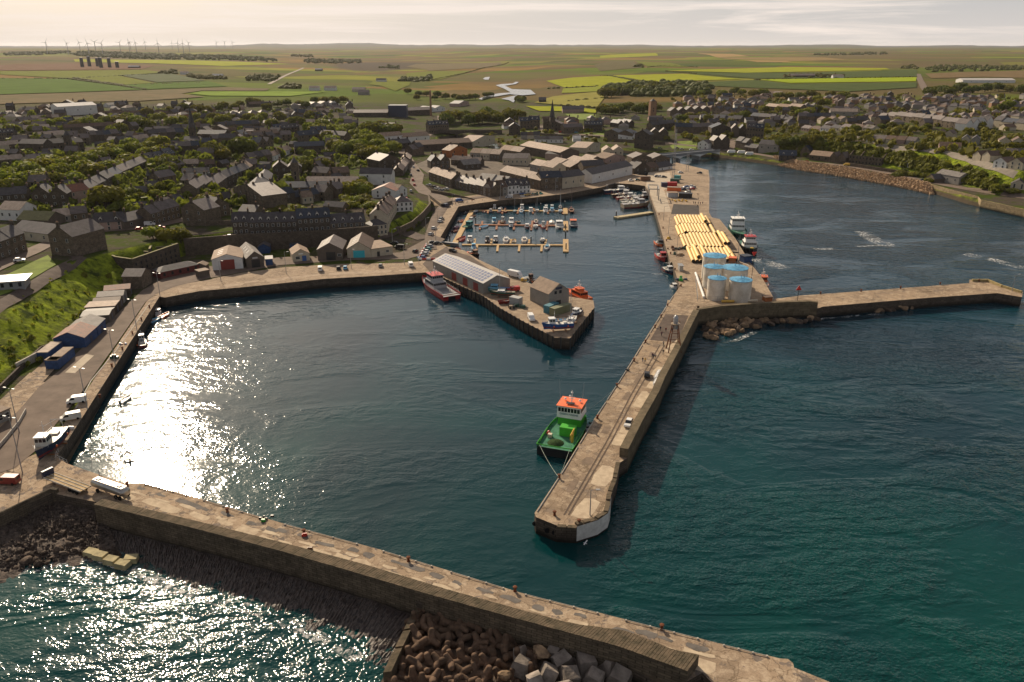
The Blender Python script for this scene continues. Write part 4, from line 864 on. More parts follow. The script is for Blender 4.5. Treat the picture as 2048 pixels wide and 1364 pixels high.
MBOATS = [
 ('open', 605, 432, 80, 5, 'red', 'offwhite', 'white', 'small red open boat at the left end of the farthest pontoon'),
 ('motor', 695, 440, 265, 6, 'navy', 'offwhite', 'lightgrey', 'dark blue cabin boat second from the left on the near side of the farthest pontoon'),
 ('motor', 812, 436, 85, 6.5, 'red', 'offwhite', 'white', 'red-hulled cabin boat on the near side of the farthest pontoon'),
 ('open', 890, 440, 270, 6, 'darkred', 'cream', 'white', 'dark red open boat beside a finger of the farthest pontoon'),
 ('sail', 1020, 438, 270, 7, 'teal', 'offwhite', 'white', 'small teal-hulled sailing boat on the farthest pontoon'),
 ('sail', 1110, 435, 90, 8.5, 'lightblue', 'white', 'white', 'pale blue and white sailing boat on the farthest pontoon'),
 ('motor', 1240, 430, 90, 8, 'white', 'offwhite', 'white', 'white cabin boat with a black-edged bow on the farthest pontoon'),
 ('sail', 1325, 428, 270, 7.5, 'offwhite', 'white', 'white', 'off-white sailing boat with a tall mast on the farthest pontoon'),
 ('motor', 1440, 428, 90, 9, 'white', 'white', 'white', 'large white cabin cruiser on the near side of the farthest pontoon'),
 ('motor', 1530, 430, 270, 8, 'white', 'offwhite', 'lightblue', 'white boat with pale blue cabin near the right end of the farthest pontoon'),
 ('sail', 1642, 436, 270, 8.5, 'white', 'offwhite', 'lightblue', 'white sailing boat with blue cover beside the end of the farthest pontoon'),
 ('motor', 745, 386, 90, 6, 'white', 'offwhite', 'white', 'small white cabin boat behind the farthest pontoon at its left'),
 ('open', 830, 392, 90, 5.5, 'white', 'tan', 'white', 'white open boat behind the farthest pontoon'),
 ('motor', 1120, 384, 90, 7.5, 'white', 'offwhite', 'white', 'white cabin boat tied behind the middle of the farthest pontoon'),
 ('motor', 1450, 392, 90, 6.5, 'white', 'white', 'white', 'white cabin boat tied behind the farthest pontoon, left one of two close together'),
 ('motor', 1530, 390, 90, 6.5, 'grey', 'offwhite', 'white', 'grey-hulled cabin boat tied behind the farthest pontoon'),
 ('sail', 1642, 382, 90, 8, 'navy', 'tan', 'offwhite', 'dark-hulled sailing boat tied behind the right end of the farthest pontoon'),
 ('rib', 350, 455, 65, 5, 'black', 'grey', 'grey', 'black inflatable boat at the top left of the marina walkway'),
 ('covered', 490, 440, 65, 6.5, 'navy', 'grey', 'grey', 'dark boat under a grey cover at the top right of the marina walkway'),
 ('open', 455, 500, 65, 6, 'brown', 'varnish', 'brown', 'brown varnished open boat beside the marina walkway'),
 ('motor', 420, 562, 65, 6.5, 'white', 'offwhite', 'white', 'white cabin boat between the walkway and the middle pontoon'),
 ('open', 290, 568, 65, 5.5, 'orange', 'tan', 'orange', 'orange open boat on the left of the marina walkway'),
 ('cat', 392, 640, 65, 9, 'darkgreen', 'deckgreen', 'teal', 'dark green catamaran workboat beside the walkway at the middle pontoon'),
 ('covered', 232, 655, 65, 6.5, 'purple', 'grey', 'purple', 'plum-coloured covered boat on the left of the marina walkway'),
 ('open', 210, 702, 65, 6, 'darkred', 'brown', 'red', 'dark red open boat left of the walkway nearest the gangway'),
 ('open', 300, 815, 70, 8.5, 'red', 'darkred', 'red', 'bright red open boat inside the corner of the nearest pontoon'),
 ('motor', 740, 572, 95, 8, 'white', 'offwhite', 'lightblue', 'white cabin boat with red stripe, leftmost above the middle pontoon'),
 ('fish', 855, 578, 85, 7.5, 'varnish', 'tan', 'white', 'varnished fishing boat above the middle pontoon'),
 ('motor', 975, 578, 90, 9.5, 'offwhite', 'white', 'white', 'large white cabin cruiser above the middle of the middle pontoon'),
 ('open', 1075, 582, 270, 6, 'teal', 'tan', 'teal', 'teal open boat above the middle pontoon'),
 ('sail', 1308, 578, 90, 9, 'darkred', 'offwhite', 'cream', 'dark red sailing boat above the middle pontoon'),
 ('covered', 1525, 585, 90, 8, 'offwhite', 'white', 'offwhite', 'boat under a white canvas cover above the middle pontoon'),
 ('covered', 605, 648, 50, 7, 'white', 'lightblue', 'lightblue', 'boat under a bright blue cover below the middle pontoon'),
 ('motor', 970, 632, 90, 7.5, 'blue', 'offwhite', 'white', 'blue-hulled white cabin boat below the middle pontoon'),
 ('motor', 1190, 650, 270, 7.5, 'darkred', 'offwhite', 'white', 'dark red cabin boat below the middle pontoon'),
 ('sail', 1305, 648, 270, 9, 'white', 'offwhite', 'white', 'white sailing boat below the middle pontoon'),
 ('fish', 1410, 642, 90, 7.5, 'red', 'offwhite', 'white', 'small red and white fishing boat below the middle pontoon'),
 ('cat', 1630, 640, 90, 11, 'white', 'offwhite', 'white', 'big white flybridge cruiser inside the end of the middle pontoon'),
 ('cat', 1820, 625, 90, 11, 'navy', 'grey', 'lightgrey', 'dark catamaran with an orange deck outside the end of the middle pontoon'),
 ('motor', 410, 828, 90, 8.5, 'white', 'offwhite', 'white', 'white cabin boat leftmost above the nearest pontoon'),
 ('motor', 648, 832, 90, 7.5, 'darkred', 'offwhite', 'grey', 'dark red boat with grey cabin above the nearest pontoon'),
 ('motor', 760, 828, 90, 8, 'navy', 'offwhite', 'white', 'navy-hulled boat with white cabin above the nearest pontoon'),
 ('sail', 900, 830, 90, 10.5, 'white', 'offwhite', 'white', 'tall-masted white yacht above the nearest pontoon'),
 ('open', 1010, 838, 90, 6, 'yellow', 'offwhite', 'white', 'yellow and white open boat above the nearest pontoon'),
 ('sail', 1150, 828, 90, 10, 'white', 'cream', 'white', 'wide white yacht with a cream deck above the nearest pontoon'),
 ('sail', 1400, 832, 270, 8.5, 'lightgrey', 'offwhite', 'white', 'grey sailing boat with red bottom near the right of the nearest pontoon'),
 ('motor', 460, 930, 95, 7, 'white', 'lightblue', 'lightblue', 'white boat with blue cabin below the nearest pontoon at its left'),
 ('sail', 1462, 930, 80, 9, 'white', 'offwhite', 'lightblue', 'white sailing boat with bright blue covers below the nearest pontoon'),
 ('fish', 452, 1035, 310, 10, 'black', 'orange', 'varnish', 'black fishing boat with an orange deck tied to the quay below the marina'),
 ('open', 245, 950, 310, 5.5, 'red', 'brown', 'red', 'little red boat tied to the quay beside the gangway'),
 ('open', 132, 893, 0, 5, 'yellow', 'yellow', 'yellow', 'small yellow boat under the gangway'),
 ('fish', 1175, 305, 185, 13, 'white', 'offwhite', 'white', 'long white fishing boat moored along the far wall of the marina'),
 ('fish', 1665, 225, 185, 10, 'darkred', 'brown', 'grey', 'rusty red fishing boat moored along the far wall near the slipway'),
 ('fish', 838, 345, 190, 11, 'navy', 'grey', 'grey', 'dark blue fishing boat moored along the far wall of the marina'),
 ('motor', 505, 378, 190, 7, 'white', 'offwhite', 'white', 'white cabin boat moored along the far wall at the top left corner'),
 ('fish', 615, 368, 190, 8.5, 'darkgreen', 'grey', 'teal', 'dark green fishing boat moored along the far wall at the left')]
for k, x, y, h, L, hu, de, ca, lab in MBOATS:
    ex = 'orange' if 'orange deck outside' in lab else ('lightblue' if 'blue cover' in lab else None)
    boat(k, *C3(x, y), h, L, hu, de, ca, lab, 'boats in the marina', extra=ex)
kt = boat('sail', *C3(1790, 430), 90, 12, 'black', 'varnish', 'brown', 'black two-masted wooden boat with brown masts at the outer end of the farthest pontoon', 'boats in the marina', extra='darkred')
for c in kt.children:
    if c.name.startswith('mast'): c.data.materials[0] = P('brown')

# moored fishing fleet by the slipway
C7 = lambda x, y: (1180 + x / 4.096, 240 + y / 4.096)
for x, y, h, L, hu, de, ca, lab in [(215, 598, 12, 18, 'navy', 'offwhite', 'white', 'large fishing boat with tall white wheelhouse, farthest of the fleet by the slipway'), (262, 628, 14, 15, 'black', 'tan', 'white', 'black fishing boat second farthest in the raft by the slipway'),
    (300, 650, 14, 14, 'darkred', 'offwhite', 'white', 'dark red fishing boat in the middle of the raft by the slipway'), (330, 672, 16, 14, 'grey', 'tan', 'offwhite', 'grey fishing boat in the raft by the slipway'), (345, 690, 16, 15, 'darkgreen', 'offwhite', 'white', 'dark green fishing boat second nearest in the raft by the slipway'),
    (375, 712, 18, 19, 'tan', 'lightgrey', 'lightgrey', 'long tan-hulled fishing boat, nearest of the raft by the slipway'), (420, 640, 20, 12, 'brown', 'offwhite', 'white', 'brown fishing boat closest to the quay in the raft by the slipway')]:
    boat('fish', *C7(x, y), h, L, hu, de, ca, lab, 'fishing boats rafted by the slipway', cat='fishing boat')
fp = pbox([C7(210, 795), C7(505, 752)], 4.0, 'floating_pontoon', mat('pale_pontoon', (.48, .40, .24), .8, .15, 1), z=.9, parent=None); tag(fp, 'pale floating pontoon lying off the fishing fleet', 'pontoon')
o = MB().tube((0, 0, -2), (0, 0, 3.6), .35, n=8, m=M_dark).tube((0, 0, 3.6), (0, 0, 4.1), .36, .3, 8, m=M_white).build('mooring_pile'); o.location = G(*C7(214, 800), 0); tag(o, 'mooring pile with white top at the end of the floating pontoon', 'mooring pile')
# outer basin small craft
boat('open', 257, 915, hd(262, 929, 253, 905), 5.5, 'lightgrey', 'tan', 'white', 'small grey open motor boat leaving a thin wake near the breakwater')
boat('open', 252, 800, hd(242, 806, 262, 792), 5, 'offwhite', 'brown', 'white', 'white rowing boat alone in the bright glare of the water')
boat('fish', 285, 688, hd(285, 698, 284, 670), 8, 'darkred', 'offwhite', 'white', 'small red fishing boat full of creels moored under the left quay')
boat('open', 330, 632, hd(322, 637, 342, 625), 6, 'orange', 'red', 'orange', 'orange open boat near the corner of the left quay')
boat('open', 311, 641, hd(301, 642, 320, 634), 5.5, 'lightblue', 'offwhite', 'white', 'pale blue open boat moored at the corner of the left quay')
boat('motor', 316, 629, hd(308, 631, 322, 620), 5.5, 'white', 'offwhite', 'white', 'small white cabin boat moored at the corner of the left quay')
# boats along the commercial quay
C4 = lambda x, y: (1280 + x / 4.547, 400 + y / 4.547)
boat('fish', *C4(175, 415), 275, 11, 'orange', 'grey', 'black', 'orange fishing boat with black net gear beside the pipes quay', cat='fishing boat')
boat('fish', *C4(195, 540), 275, 13, 'red', 'grey', 'red', 'bright red fishing boat with a red-topped wheelhouse beside the quay', cat='fishing boat', extra='red')
boat('fish', *C4(255, 655), 282, 10, 'navy', 'offwhite', 'white', 'white and navy fishing boat moored beside the grey quayside box', cat='fishing boat')
boat('motor', *C4(310, 800), 280, 6, 'white', 'offwhite', 'white', 'little white cabin boat moored at the bend of the quay')

# ------------------------------------------------------------------ ships
def ship(name, label, pos, rz, L, B, fb, hm, dm, tiers, roofm, mast=None, bul=.7, transom=.96, sharp=2.6, sheer=.3):
    s = thing(name, label, 'ship' if L > 25 else 'workboat', pos, rz)
    hull_parts(s, L, B, fb, hm, dm, transom=transom, bul=bul, sharp=sharp, sheer=sheer, draft=1)
    MB().tube((-L / 2, B / 2 * transom, fb * 1.06), (-L * .1, B / 2, fb * 1.03), .12, n=5).tube((-L / 2, -B / 2 * transom, fb * 1.06), (-L * .1, -B / 2, fb * 1.03), .12, n=5).tube((-L / 2, -B / 2 * transom, fb * 1.06), (-L / 2, B / 2 * transom, fb * 1.06), .14, n=5).build('gunwale', dm if False else hm, s)
    for i, (x0, x1, hw, z0, z1, m, win) in enumerate(tiers): last = cabin(s, x0, x1, hw, z0, z1, m, roofm if i == len(tiers) - 1 else None, win, name='wheelhouse' if i == len(tiers) - 1 else 'deckhouse', rake=.4, over=.35)
    x0, x1, hw, z0, z1, _, _ = tiers[-1]; cx = (x0 + x1) / 2
    mm = MB().tube((cx, 0, z1), (cx, 0, z1 + 3.6), .14, .07, 6).tube((cx, -.9, z1 + 1.7), (cx, .9, z1 + 1.7), .06, n=4).tube((cx + .9, 0, z1 + .1), (cx, 0, z1 + 2), .05, n=4).tube((cx - .9, 0, z1 + .1), (cx, 0, z1 + 2), .05, n=4)
    mm.lathe([(.05, 0), (.3, .1), (.3, .35), (.05, .5)], 8, (cx, 0, z1 + 2.7)).lathe([(.05, 0), (.28, .1), (.28, .3), (.05, .45)], 8, (cx, .5, z1 + 1.7)).box(cx - .1, cx + .1, -.8, .8, z1 + 1.2, z1 + 1.35)
    mm.build('mast', M_white, s)
    for sy in (-1, 1): MB().lathe([(.05, .3), (.33, .4), (.33, .7), (.05, .95)], 10, (cx + .8, sy * hw * .6, z1)).tube((cx + .8, sy * hw * .6, z1), (cx + .8, sy * hw * .6, z1 + .4), .06, n=5).build('radar_dome', M_white, s)
    return s
A_, B_ = G(1111, 890, 2.8), None
gh = dirang(G(1148, 898, 2.8), G(1189, 826, 3.2)); L = 22
c0 = Vector((A_.x, A_.y, 0)) + Vector((math.cos(gh), math.sin(gh), 0)) * L / 2
M_bgreen = paint('bright_green', (.06, .42, .03)); M_hgreen = paint('hull_green', (.02, .20, .02)); M_dgreen = mat('green_deck', (.055, .20, .115), .8, .2, .8, col2=(.03, .11, .07)); M_oroof = paint('orange_roof', (.85, .15, .03), .5)
gs = ship('workboat', 'bright green workboat with orange wheelhouse roof moored beside the middle pier', c0, gh, L + 2, 9.6, 2.7, M_hgreen, M_dgreen,
          [(1.5, 7, 3.2, 2.0, 4.6, M_bgreen, False), (0.9, 6.6, 3.3, 4.6, 7.9, M_white, True)], M_oroof)
for ch in gs.children:
    if ch.name.startswith('gunwale'): ch.data.materials[0] = M_bgreen
# black transom and sides under the green band
MB().box(-12.06, -11.98, -4.5, 4.5, -.4, 2.25).build('black_stern', P('black'), gs); 
for s in (1, -1):
    for k in range(7): MB().lathe([(.1, -.18), (.38, -.12), (.38, .12), (.1, .18)], 8, (-9 + k * 2.6, s * (4.42 if k else 4.3), 1.4)).build('tyre_fender', M_tyre, gs)
co = MB().box(-4.6, -2.2, -3.1, .9, 2.03, 4.6)
co.build('deck_container', M_bgreen, gs)
cr_ = MB().tube((-7, -3.2, 2), (-7, -3.2, 4.0), .35, n=8).box(-7.3, -6.7, -3.5, -2.9, 3.8, 4.5).tube((-7, -3.2, 4.2), (-4.9, -3.1, 5.0), .24, .18, 6).tube((-4.9, -3.1, 5.0), (-8.3, -3.0, 4.6), .18, .14, 6).tube((-8.3, -3, 4.6), (-8.3, -3, 3.2), .08, n=5)
cr_.build('deck_crane', P('yellow'), gs)
MB().lathe([(2.3, 0), (1.9, .35), (1.1, .75), (.2, .95)], 14, (-8.8, .6, 2.03)).build('net_heap', mat('green_net', (.035, .07, .02), .95, .3, 3, bump=.1), gs)
MB().box(-6.6, -5.6, 2.4, 3.4, 2.03, 3.1).build('tank_crate', P('cream'), gs)
MB().lathe([(.05, 0), (.5, .2), (.55, .6), (.3, 1.1), (.05, 1.2)], 10, (-4.9, 3.6, 2.1)).build('red_buoy', P('red'), gs)
rail(gs, [(-10.8, -4.1, 2.8), (-3, -4.4, 2.8)], .7, M_bgreen); rail(gs, [(-10.8, 4.1, 2.8), (-3, 4.4, 2.8)], .7, M_bgreen)
for s in (1, -1): MB().tube((3, s * 2.9, 8.3), (3, s * 3.3, 14.5), .05, .02, 4).build('antenna', P('lightgrey'), gs)
MB().box(1.9, 3.0, -1.1, 1.1, 8.33, 8.42).build('roof_hatch', P('black'), gs)
def text(name, s, size, m, parent, loc, rot, ext=.01):
    c = bpy.data.curves.new(name, 'FONT'); c.body = s; c.size = size; c.extrude = ext; c.align_x = 'CENTER'; c.align_y = 'CENTER'
    o = bpy.data.objects.new(name, c); COL.objects.link(o); dg = bpy.context.evaluated_depsgraph_get(); me = bpy.data.meshes.new_from_object(o.evaluated_get(dg)); bpy.data.objects.remove(o)
    me.materials.clear(); me.materials.append(m); q = bpy.data.objects.new(name, me); COL.objects.link(q); q.location = loc; q.rotation_euler = rot
    if parent is not None: q.parent = parent
    return q
text('lettering', 'GREEN MARINE', .72, paint('teal_lettering', (.01, .16, .18)), gs, (.87, 0, 5.75), (R(90), 0, R(-90)), .03)
# mooring ropes
def rope(a, b, label, sag=.6):
    m_ = MB(); pr = None
    for i in range(13):
        t = i / 12; q = Vector(a).lerp(Vector(b), t); q.z -= sag * 4 * t * (1 - t)
        if pr is not None: m_.tube(pr, q, .05, n=4)
        pr = q
    return tag(m_.build('mooring_rope', mat('pale_rope', (.36, .42, .36), .9, .1, 1)), label, 'rope', 'mooring ropes')
st = gs.location; fx = Vector((math.cos(gh), math.sin(gh), 0)); fy = Vector((-fx.y, fx.x, 0))
bq1 = G(1118, 955, 4.3)
rope(st - fx * 11.8 + fy * 4 + Vector((0, 0, 2.8)), bq1, 'long pale mooring rope from the left corner of the green workboat stern'); rope(st - fx * 11.8 - fy * 3.9 + Vector((0, 0, 2.8)), bq1, 'shorter pale mooring rope from the right corner of the green workboat stern', .3)
rope(st + fx * 9 - fy * 2.5 + Vector((0, 0, 3.4)), G(1234, 772, 4.3), 'pale mooring rope from the green workboat bow up the pier', .5)
# red crew catamaran
a, b = G(903, 590, 2), G(846, 552, 2.6); rh = dirang(a, b); L = (b - a).length
M_bred = paint('crew_red', (.36, .02, .02))
rs_ = ship('workboat', 'red catamaran workboat with grey superstructure moored at the long shed', Vector(((a.x + b.x) / 2, (a.y + b.y) / 2, 0)), rh, L + 1, 8.2, 2.3, M_bred, P('grey'), [(-L * .12, L * .2, 3.0, 1.8, 4.4, P('lightgrey'), True), (-L * .05, L * .16, 2.5, 4.4, 6.8, P('lightgrey'), True)], P('red'))
MB().box(-L / 2 - .6, -L * .3, -1.5, 1.5, -.8, 1.5).build('tunnel', P('black'), rs_)
for s in (1, -1): rail(rs_, [(-L * .48, s * 3.7, 2.3), (0, s * 4, 2.3)], .8, M_white)
# two vessels on the outer side of the commercial quay
qd = dirang(G(1500, 525), G(1443, 437))
def qpos(px, py): p = G(px, py, 0); return Vector((p.x, p.y, 0))
s1 = ship('workboat', 'dark green vessel with a broad white bridge, the farther of two outside the pipes quay', qpos(1477, 470), qd + math.pi, 26, 8.5, 2.6, P('darkgreen'), P('deckgreen'), [(-11, -3, 3.6, 2, 5, M_white, True), (-10, -4, 3.4, 5, 8, M_white, True)], M_white)
s2 = ship('workboat', 'black-hulled vessel with white wheelhouse and red roof, the nearer of two outside the pipes quay', qpos(1497, 502), qd + math.pi, 24, 8.0, 3.0, P('black'), P('deckgreen'), [(-3, 4, 3.2, 2.4, 5.4, M_white, True), (-2, 3, 2.5, 5.4, 7.8, M_white, True)], P('red'))
MB().lathe([(.3, 0), (.9, .3), (.9, .8), (.3, 1)], 10, (8.5, 0, 3)).build('winch', P('yellow'), s2)
pb_ = ship('pilot_boat', 'orange pilot boat with a long pale foredeck moored below the white tanks', qpos(1526, 572), dirang(G(1516, 545, 0), G(1534, 592, 0)), 16, 4.6, 1.4, P('orange'), P('cream'), [(-5.5, -1.5, 1.8, 1, 3.4, P('orange'), True)], P('orange'), bul=.15, transom=.8)
# lifeboat at the middle pier
C5 = lambda x, y: (820 + x / 5.12, 480 + y / 5.12)
a, b = G(*C5(1800, 620), .5), G(*C5(1640, 545), .5)
lb = ship('lifeboat', 'orange lifeboat moored behind the boathouse', Vector(((a.x + b.x) / 2, (a.y + b.y) / 2 , 0)), dirang(a, b), 15, 4.8, 1.7, P('orange'), P('orange'), [(-4.5, 2.6, 1.9, 1.2, 3.6, P('orange'), True), (-2.5, .6, 1.3, 3.6, 4.5, P('orange'), False)], P('orange'), bul=.15, transom=.85)
boat('fish', *C5(1255, 425), 120, 8, 'brown', 'varnish', 'brown', 'brown fishing boat with a mast, moored behind the gabled boathouse', cat='fishing boat')

# ------------------------------------------------------------------ boats standing ashore
def cradle(r, L, B):
    c = MB()
    for x in (-L * .25, L * .15):
        for s in (-1, 1): c.tube((x, s * B * .5, -1.1), (x, s * B * .36, .4), .07, n=5)
        c.box(x - .15, x + .15, -B * .5, B * .5, -1.25, -1.0)
    c.build('cradle', P('varnish'), r)
def ashore(kind, px, py, head, L, hull, deck, cab, label, extra=None, lift=1.25):
    p = G(px, py, 4.05); r = boat(kind, 0, 0, head, L, hull, deck, cab, label, 'boats standing ashore', z=4.05 + lift, at=p, extra=extra); cradle(r, L, L * .34); return r
ashore('fish', *C5(1508, 925), 190, 11, 'blue', 'offwhite', 'white', 'blue and white fishing boat on a cradle at the tip of the middle pier')
ashore('sail', *C5(1650, 870), 250, 9, 'white', 'offwhite', 'white', 'white yacht on a cradle at the tip of the middle pier')
ashore('motor', *C5(1705, 790), 240, 7, 'navy', 'white', 'white', 'navy and white cabin boat ashore beside the green container')
ashore('sail', *C5(945, 585), 175, 10, 'darkgreen', 'cream', 'white', 'dark green and cream yacht propped up at the end of the long shed')
ashore('motor', *C5(880, 545), 170, 8, 'teal', 'white', 'lightblue', 'teal cabin boat behind the dark green yacht ashore')
ashore('open', *C5(975, 650), 200, 6, 'darkred', 'grey', 'navy', 'dark red open boat ashore beside the grey cabin trailer', lift=.6)
ashore('open', *C5(1560, 845), 10, 6, 'lightgrey', 'lightblue', 'white', 'pale grey dinghy ashore behind the blue fishing boat', lift=.6)
C2b = lambda x, y: (x / 4.5475, 740 + y / 4.5475)
fb_ = ashore('fish', *C2b(465, 735), hd(130, 852, 84, 902), 14, 'navy', 'tan', 'offwhite', 'dark blue and white wooden fishing boat standing ashore at the corner of the left quay', extra='lightgrey')

# ------------------------------------------------------------------ vehicles
def vehicle(kind, colour):
    r = thing('car' if kind == 'car' else 'van' if kind == 'van' else kind, None, None)
    if kind == 'car': pr = [(-2.1, .35), (-2.12, .8), (-1.9, .95), (.75, .95), (1.9, .78), (2.1, .6), (2.1, .35)]; gl = [(-1.85, .93), (-1.45, 1.42), (.1, 1.45), (.95, .94)]; W_ = .86; wb = (-1.3, 1.3); top = [(-1.5, 1.42), (-1.35, 1.47), (.05, 1.49), (.15, 1.43)]
    elif kind == 'van': pr = [(-2.5, .35), (-2.52, 1.9), (-2.4, 2.0), (.9, 2.0), (1.2, 1.85), (1.75, 1.15), (2.4, 1.0), (2.5, .7), (2.5, .35)]; gl = [(.35, 1.2), (.38, 1.8), (1.12, 1.8), (1.7, 1.17)]; W_ = .93; wb = (-1.6, 1.6); top = None
    else: pr = [(-3.4, .5), (-3.4, 2.75), (2.0, 2.75), (2.5, 2.5), (3.1, 1.6), (3.4, 1.2), (3.4, .5)]; gl = [(2.0, 1.6), (2.05, 2.3), (2.55, 2.3), (3.0, 1.62)]; W_ = 1.05; wb = (-2.2, 2.3); top = None
    def ext(pf, w, m, name, tw=1.0, par=r):
        zt = max(z for _, z in pf); zb = min(z for _, z in pf); k = lambda z: w * (1 - (1 - tw) * (z - zb) / max(.01, zt - zb))
        return MB().loft([[(x, -k(z), z) for x, z in pf], [(x, k(z), z) for x, z in pf]]).build(name, m, par)
    body = ext(pr, W_, P(colour), 'body', .95)
    ext(gl, W_ * (.93 if kind == 'car' else .985), M_glass, 'windows', .86 if kind == 'car' else .97)
    if top: ext(top, W_ * .80, P(colour), 'roof', .95)
    if kind == 'car': pass
    else: MB().box(-2.53 if kind == 'van' else -3.43, -2.5 if kind == 'van' else -3.39, -.6, .6, 1.2, 1.7).build('rear_window', M_glass, r)
    for x in wb:
        for s in (-1, 1):
            MB().loft([[(x + math.cos(t) * .33, s * (W_ + o_), .33 + math.sin(t) * .33) for t in [k * math.pi / 5 for k in range(10)]] for o_ in ((-.22, .02) if s > 0 else (.02, -.22))], M_tyre).build('wheel', parent=r)
    return r
VP = {}
def park(kind, colour, px, py, head, label, group=None, z=4.09, town=False, cat=None):
    p = T(px, py, ) if town else G(px, py, z); k = (kind, colour)
    if k not in VP: VP[k] = vehicle(kind, colour); o = VP[k]
    else: o = copy_tree(VP[k])
    if town: p.z = Hs(p.x, p.y) + .3
    if 'group' in o: del o['group']
    o.location = p; o.rotation_euler = (0, 0, R(head)); tag(o, label, cat or kind.replace('_', ' '), group); return o
park('van', 'white', *C2b(700, 295), hd(168, 801, 139, 805), 'white van with its nose to the road, farther of two by the left quay edge')
park('van', 'offwhite', *C2b(645, 450), hd(157, 836, 126, 842), 'white van with a green rear door, nearer of two by the left quay edge')
park('van', 'darkred', *C2b(75, 1030), hd(34, 967, 0, 966), 'dark red people carrier at the left edge of the picture')
park('car', 'white', 1257, 850, 250, 'white pickup car standing on the middle pier beside the parapet')
park('car', 'black', 1294, 752, 80, 'black car parked on the middle pier near the walking people')
for x, y, c, k, h, lab in [(985, 330, 'white', 'van', 102, 'white van parked tail-on on the front quay'), (1135, 320, 'black', 'car', 101, 'black car next to the blue one on the front quay'), (1190, 318, 'lightblue', 'car', 101, 'bright blue car on the front quay'), (1480, 300, 'grey', 'car', 96, 'grey car alone on the front quay'), (1725, 295, 'white', 'van', 105, 'white van at the right end of the front quay'),
    (1765, 180, 'black', 'car', 75, 'dark car driving on the harbour road past the barrier'), (1635, 150, 'black', 'van', 165, 'black van parked beside the cream shed'), (1590, 115, 'black', 'car', 170, 'black car at the corner of the cream shed'),
    (1875, 140, 'silver', 'car', 165, 'silver car, farthest of the row behind the barrier'), (1860, 165, 'teal', 'car', 165, 'green car second in the row behind the barrier'), (1845, 185, 'white', 'car', 165, 'white car in the middle of the row behind the barrier'), (1835, 205, 'silver', 'car', 165, 'silver car fourth in the row behind the barrier'), (1815, 235, 'blue', 'car', 165, 'blue car nearest in the row behind the barrier')]:
    park(k, c, 400 + x / 4.096, 460 + y / 4.096, h, lab)
for x, y, c, k, h, lab in [(1075, 378, 'white', 'box_van', 320, 'white box van parked on the middle pier'), (1060, 525, 'red', 'van', 200, 'dark red van near the end of the long shed'), (1240, 815, 'white', 'van', 280, 'white van in the open near the tip of the middle pier'), (440, 120, 'black', 'car', 320, 'black car at the marina side of the long shed')]:
    park(k, c, *C5(x, y), h, lab)
for px, py, c, k, h, lab in [(881, 444, 'white', 'car', 70, 'white car on the quay left of the marina'), (883, 439, 'grey', 'car', 70, 'grey car on the quay left of the marina'), (868, 458, 'white', 'car', 70, 'white car with red tailgate on the marina quay'), (862, 470, 'silver', 'car', 70, 'silver car nearest on the marina quay'), (866, 487, 'black', 'car', 10, 'black car at the foot of the gangway'), (876, 488, 'black', 'car', 10, 'dark car next to the boats by the gangway'),
    (919, 403, 'blue', 'van', 30, 'blue van parked by the sculpture on the marina quay'), (893, 413, 'navy', 'van', 60, 'dark blue van beside the boat frame'), (1018, 396, 'silver', 'van', 180, 'silver van parked on the far quay'), (1045, 389, 'blue', 'car', 190, 'blue car in front of the white terrace'), (1054, 391, 'yellow', 'car', 190, 'yellow car in front of the white terrace'),
    (1262, 362, 'white', 'car', 20, 'white car by the slipway, left of a green one'), (1275, 361, 'darkgreen', 'car', 20, 'dark green car by the slipway'), (1314, 354, 'navy', 'car', 10, 'dark blue car in the row by the slipway'), (1320, 354, 'white', 'car', 10, 'white car in the row by the slipway'), (1328, 355, 'black', 'car', 10, 'black car in the row by the slipway'),
    (1361, 346, 'white', 'car', 20, 'white car behind the mast'), (1399, 347, 'black', 'car', 160, 'black car at the river-mouth corner of the quay')]:
    park(k, c, px, py, h, lab, z=4.07)
for i, (px, py, c) in enumerate([(1361, 379, 'blue'), (1366, 380, 'navy'), (1374, 379, 'white'), (1384, 379, 'red'), (1386, 376, 'silver'), (1376, 385, 'offwhite'), (1372, 375, 'blue'), (1381, 374, 'white')]):
    park('car', c, px, py, 200, '%s car in the cluster beside the quay containers' % {'navy': 'navy', 'offwhite': 'cream', 'silver': 'silver'}.get(c, c) + (' farther back' if i > 5 else ''), 'cars beside the quay containers')
# flat trailer and tank trailer
tl_ = thing('flatbed_trailer', 'long empty flatbed trailer with a blue headboard at the root of the breakwater', 'trailer', G(*C2b(620, 1065), 4.05), dirang(G(*C2b(800, 1130)), G(*C2b(420, 985))))
MB().box(-6.3, 6.3, -1.25, 1.25, 1.15, 1.3).build('bed', mat('trailer_boards', (.42, .30, .16), .8, .2, 1), tl_)
fr = MB()
for y in (-1.28, -.45, .45, 1.28): fr.box(-6.35, 6.35, y - .07, y + .07, 1.1, 1.4)
fr.build('frame', M_kerb, tl_); MB().box(6.36, 6.9, -1.3, 1.3, 1.1, 2.7).build('headboard', P('navy'), tl_)
for x in (-4.6, -3.4, -2.2):
    for s in (-1, 1): MB().loft([[(x + math.cos(t) * .5, s * 1.1 + o_, .5 + math.sin(t) * .5) for t in [k * math.pi / 5 for k in range(10)]] for o_ in (-.15, .15)], M_tyre).build('wheel', parent=tl_)
tk = thing('tank_trailer', 'steel milk-style tank trailer with a tan top lying beside the flatbed trailer', 'trailer', G(*C2b(1015, 1125), 4.05), dirang(G(*C2b(1190, 1180)), G(*C2b(840, 1060))))
M_steel = mat('polished_steel', (.42, .40, .37), .28, .1, 1, metal=.8)
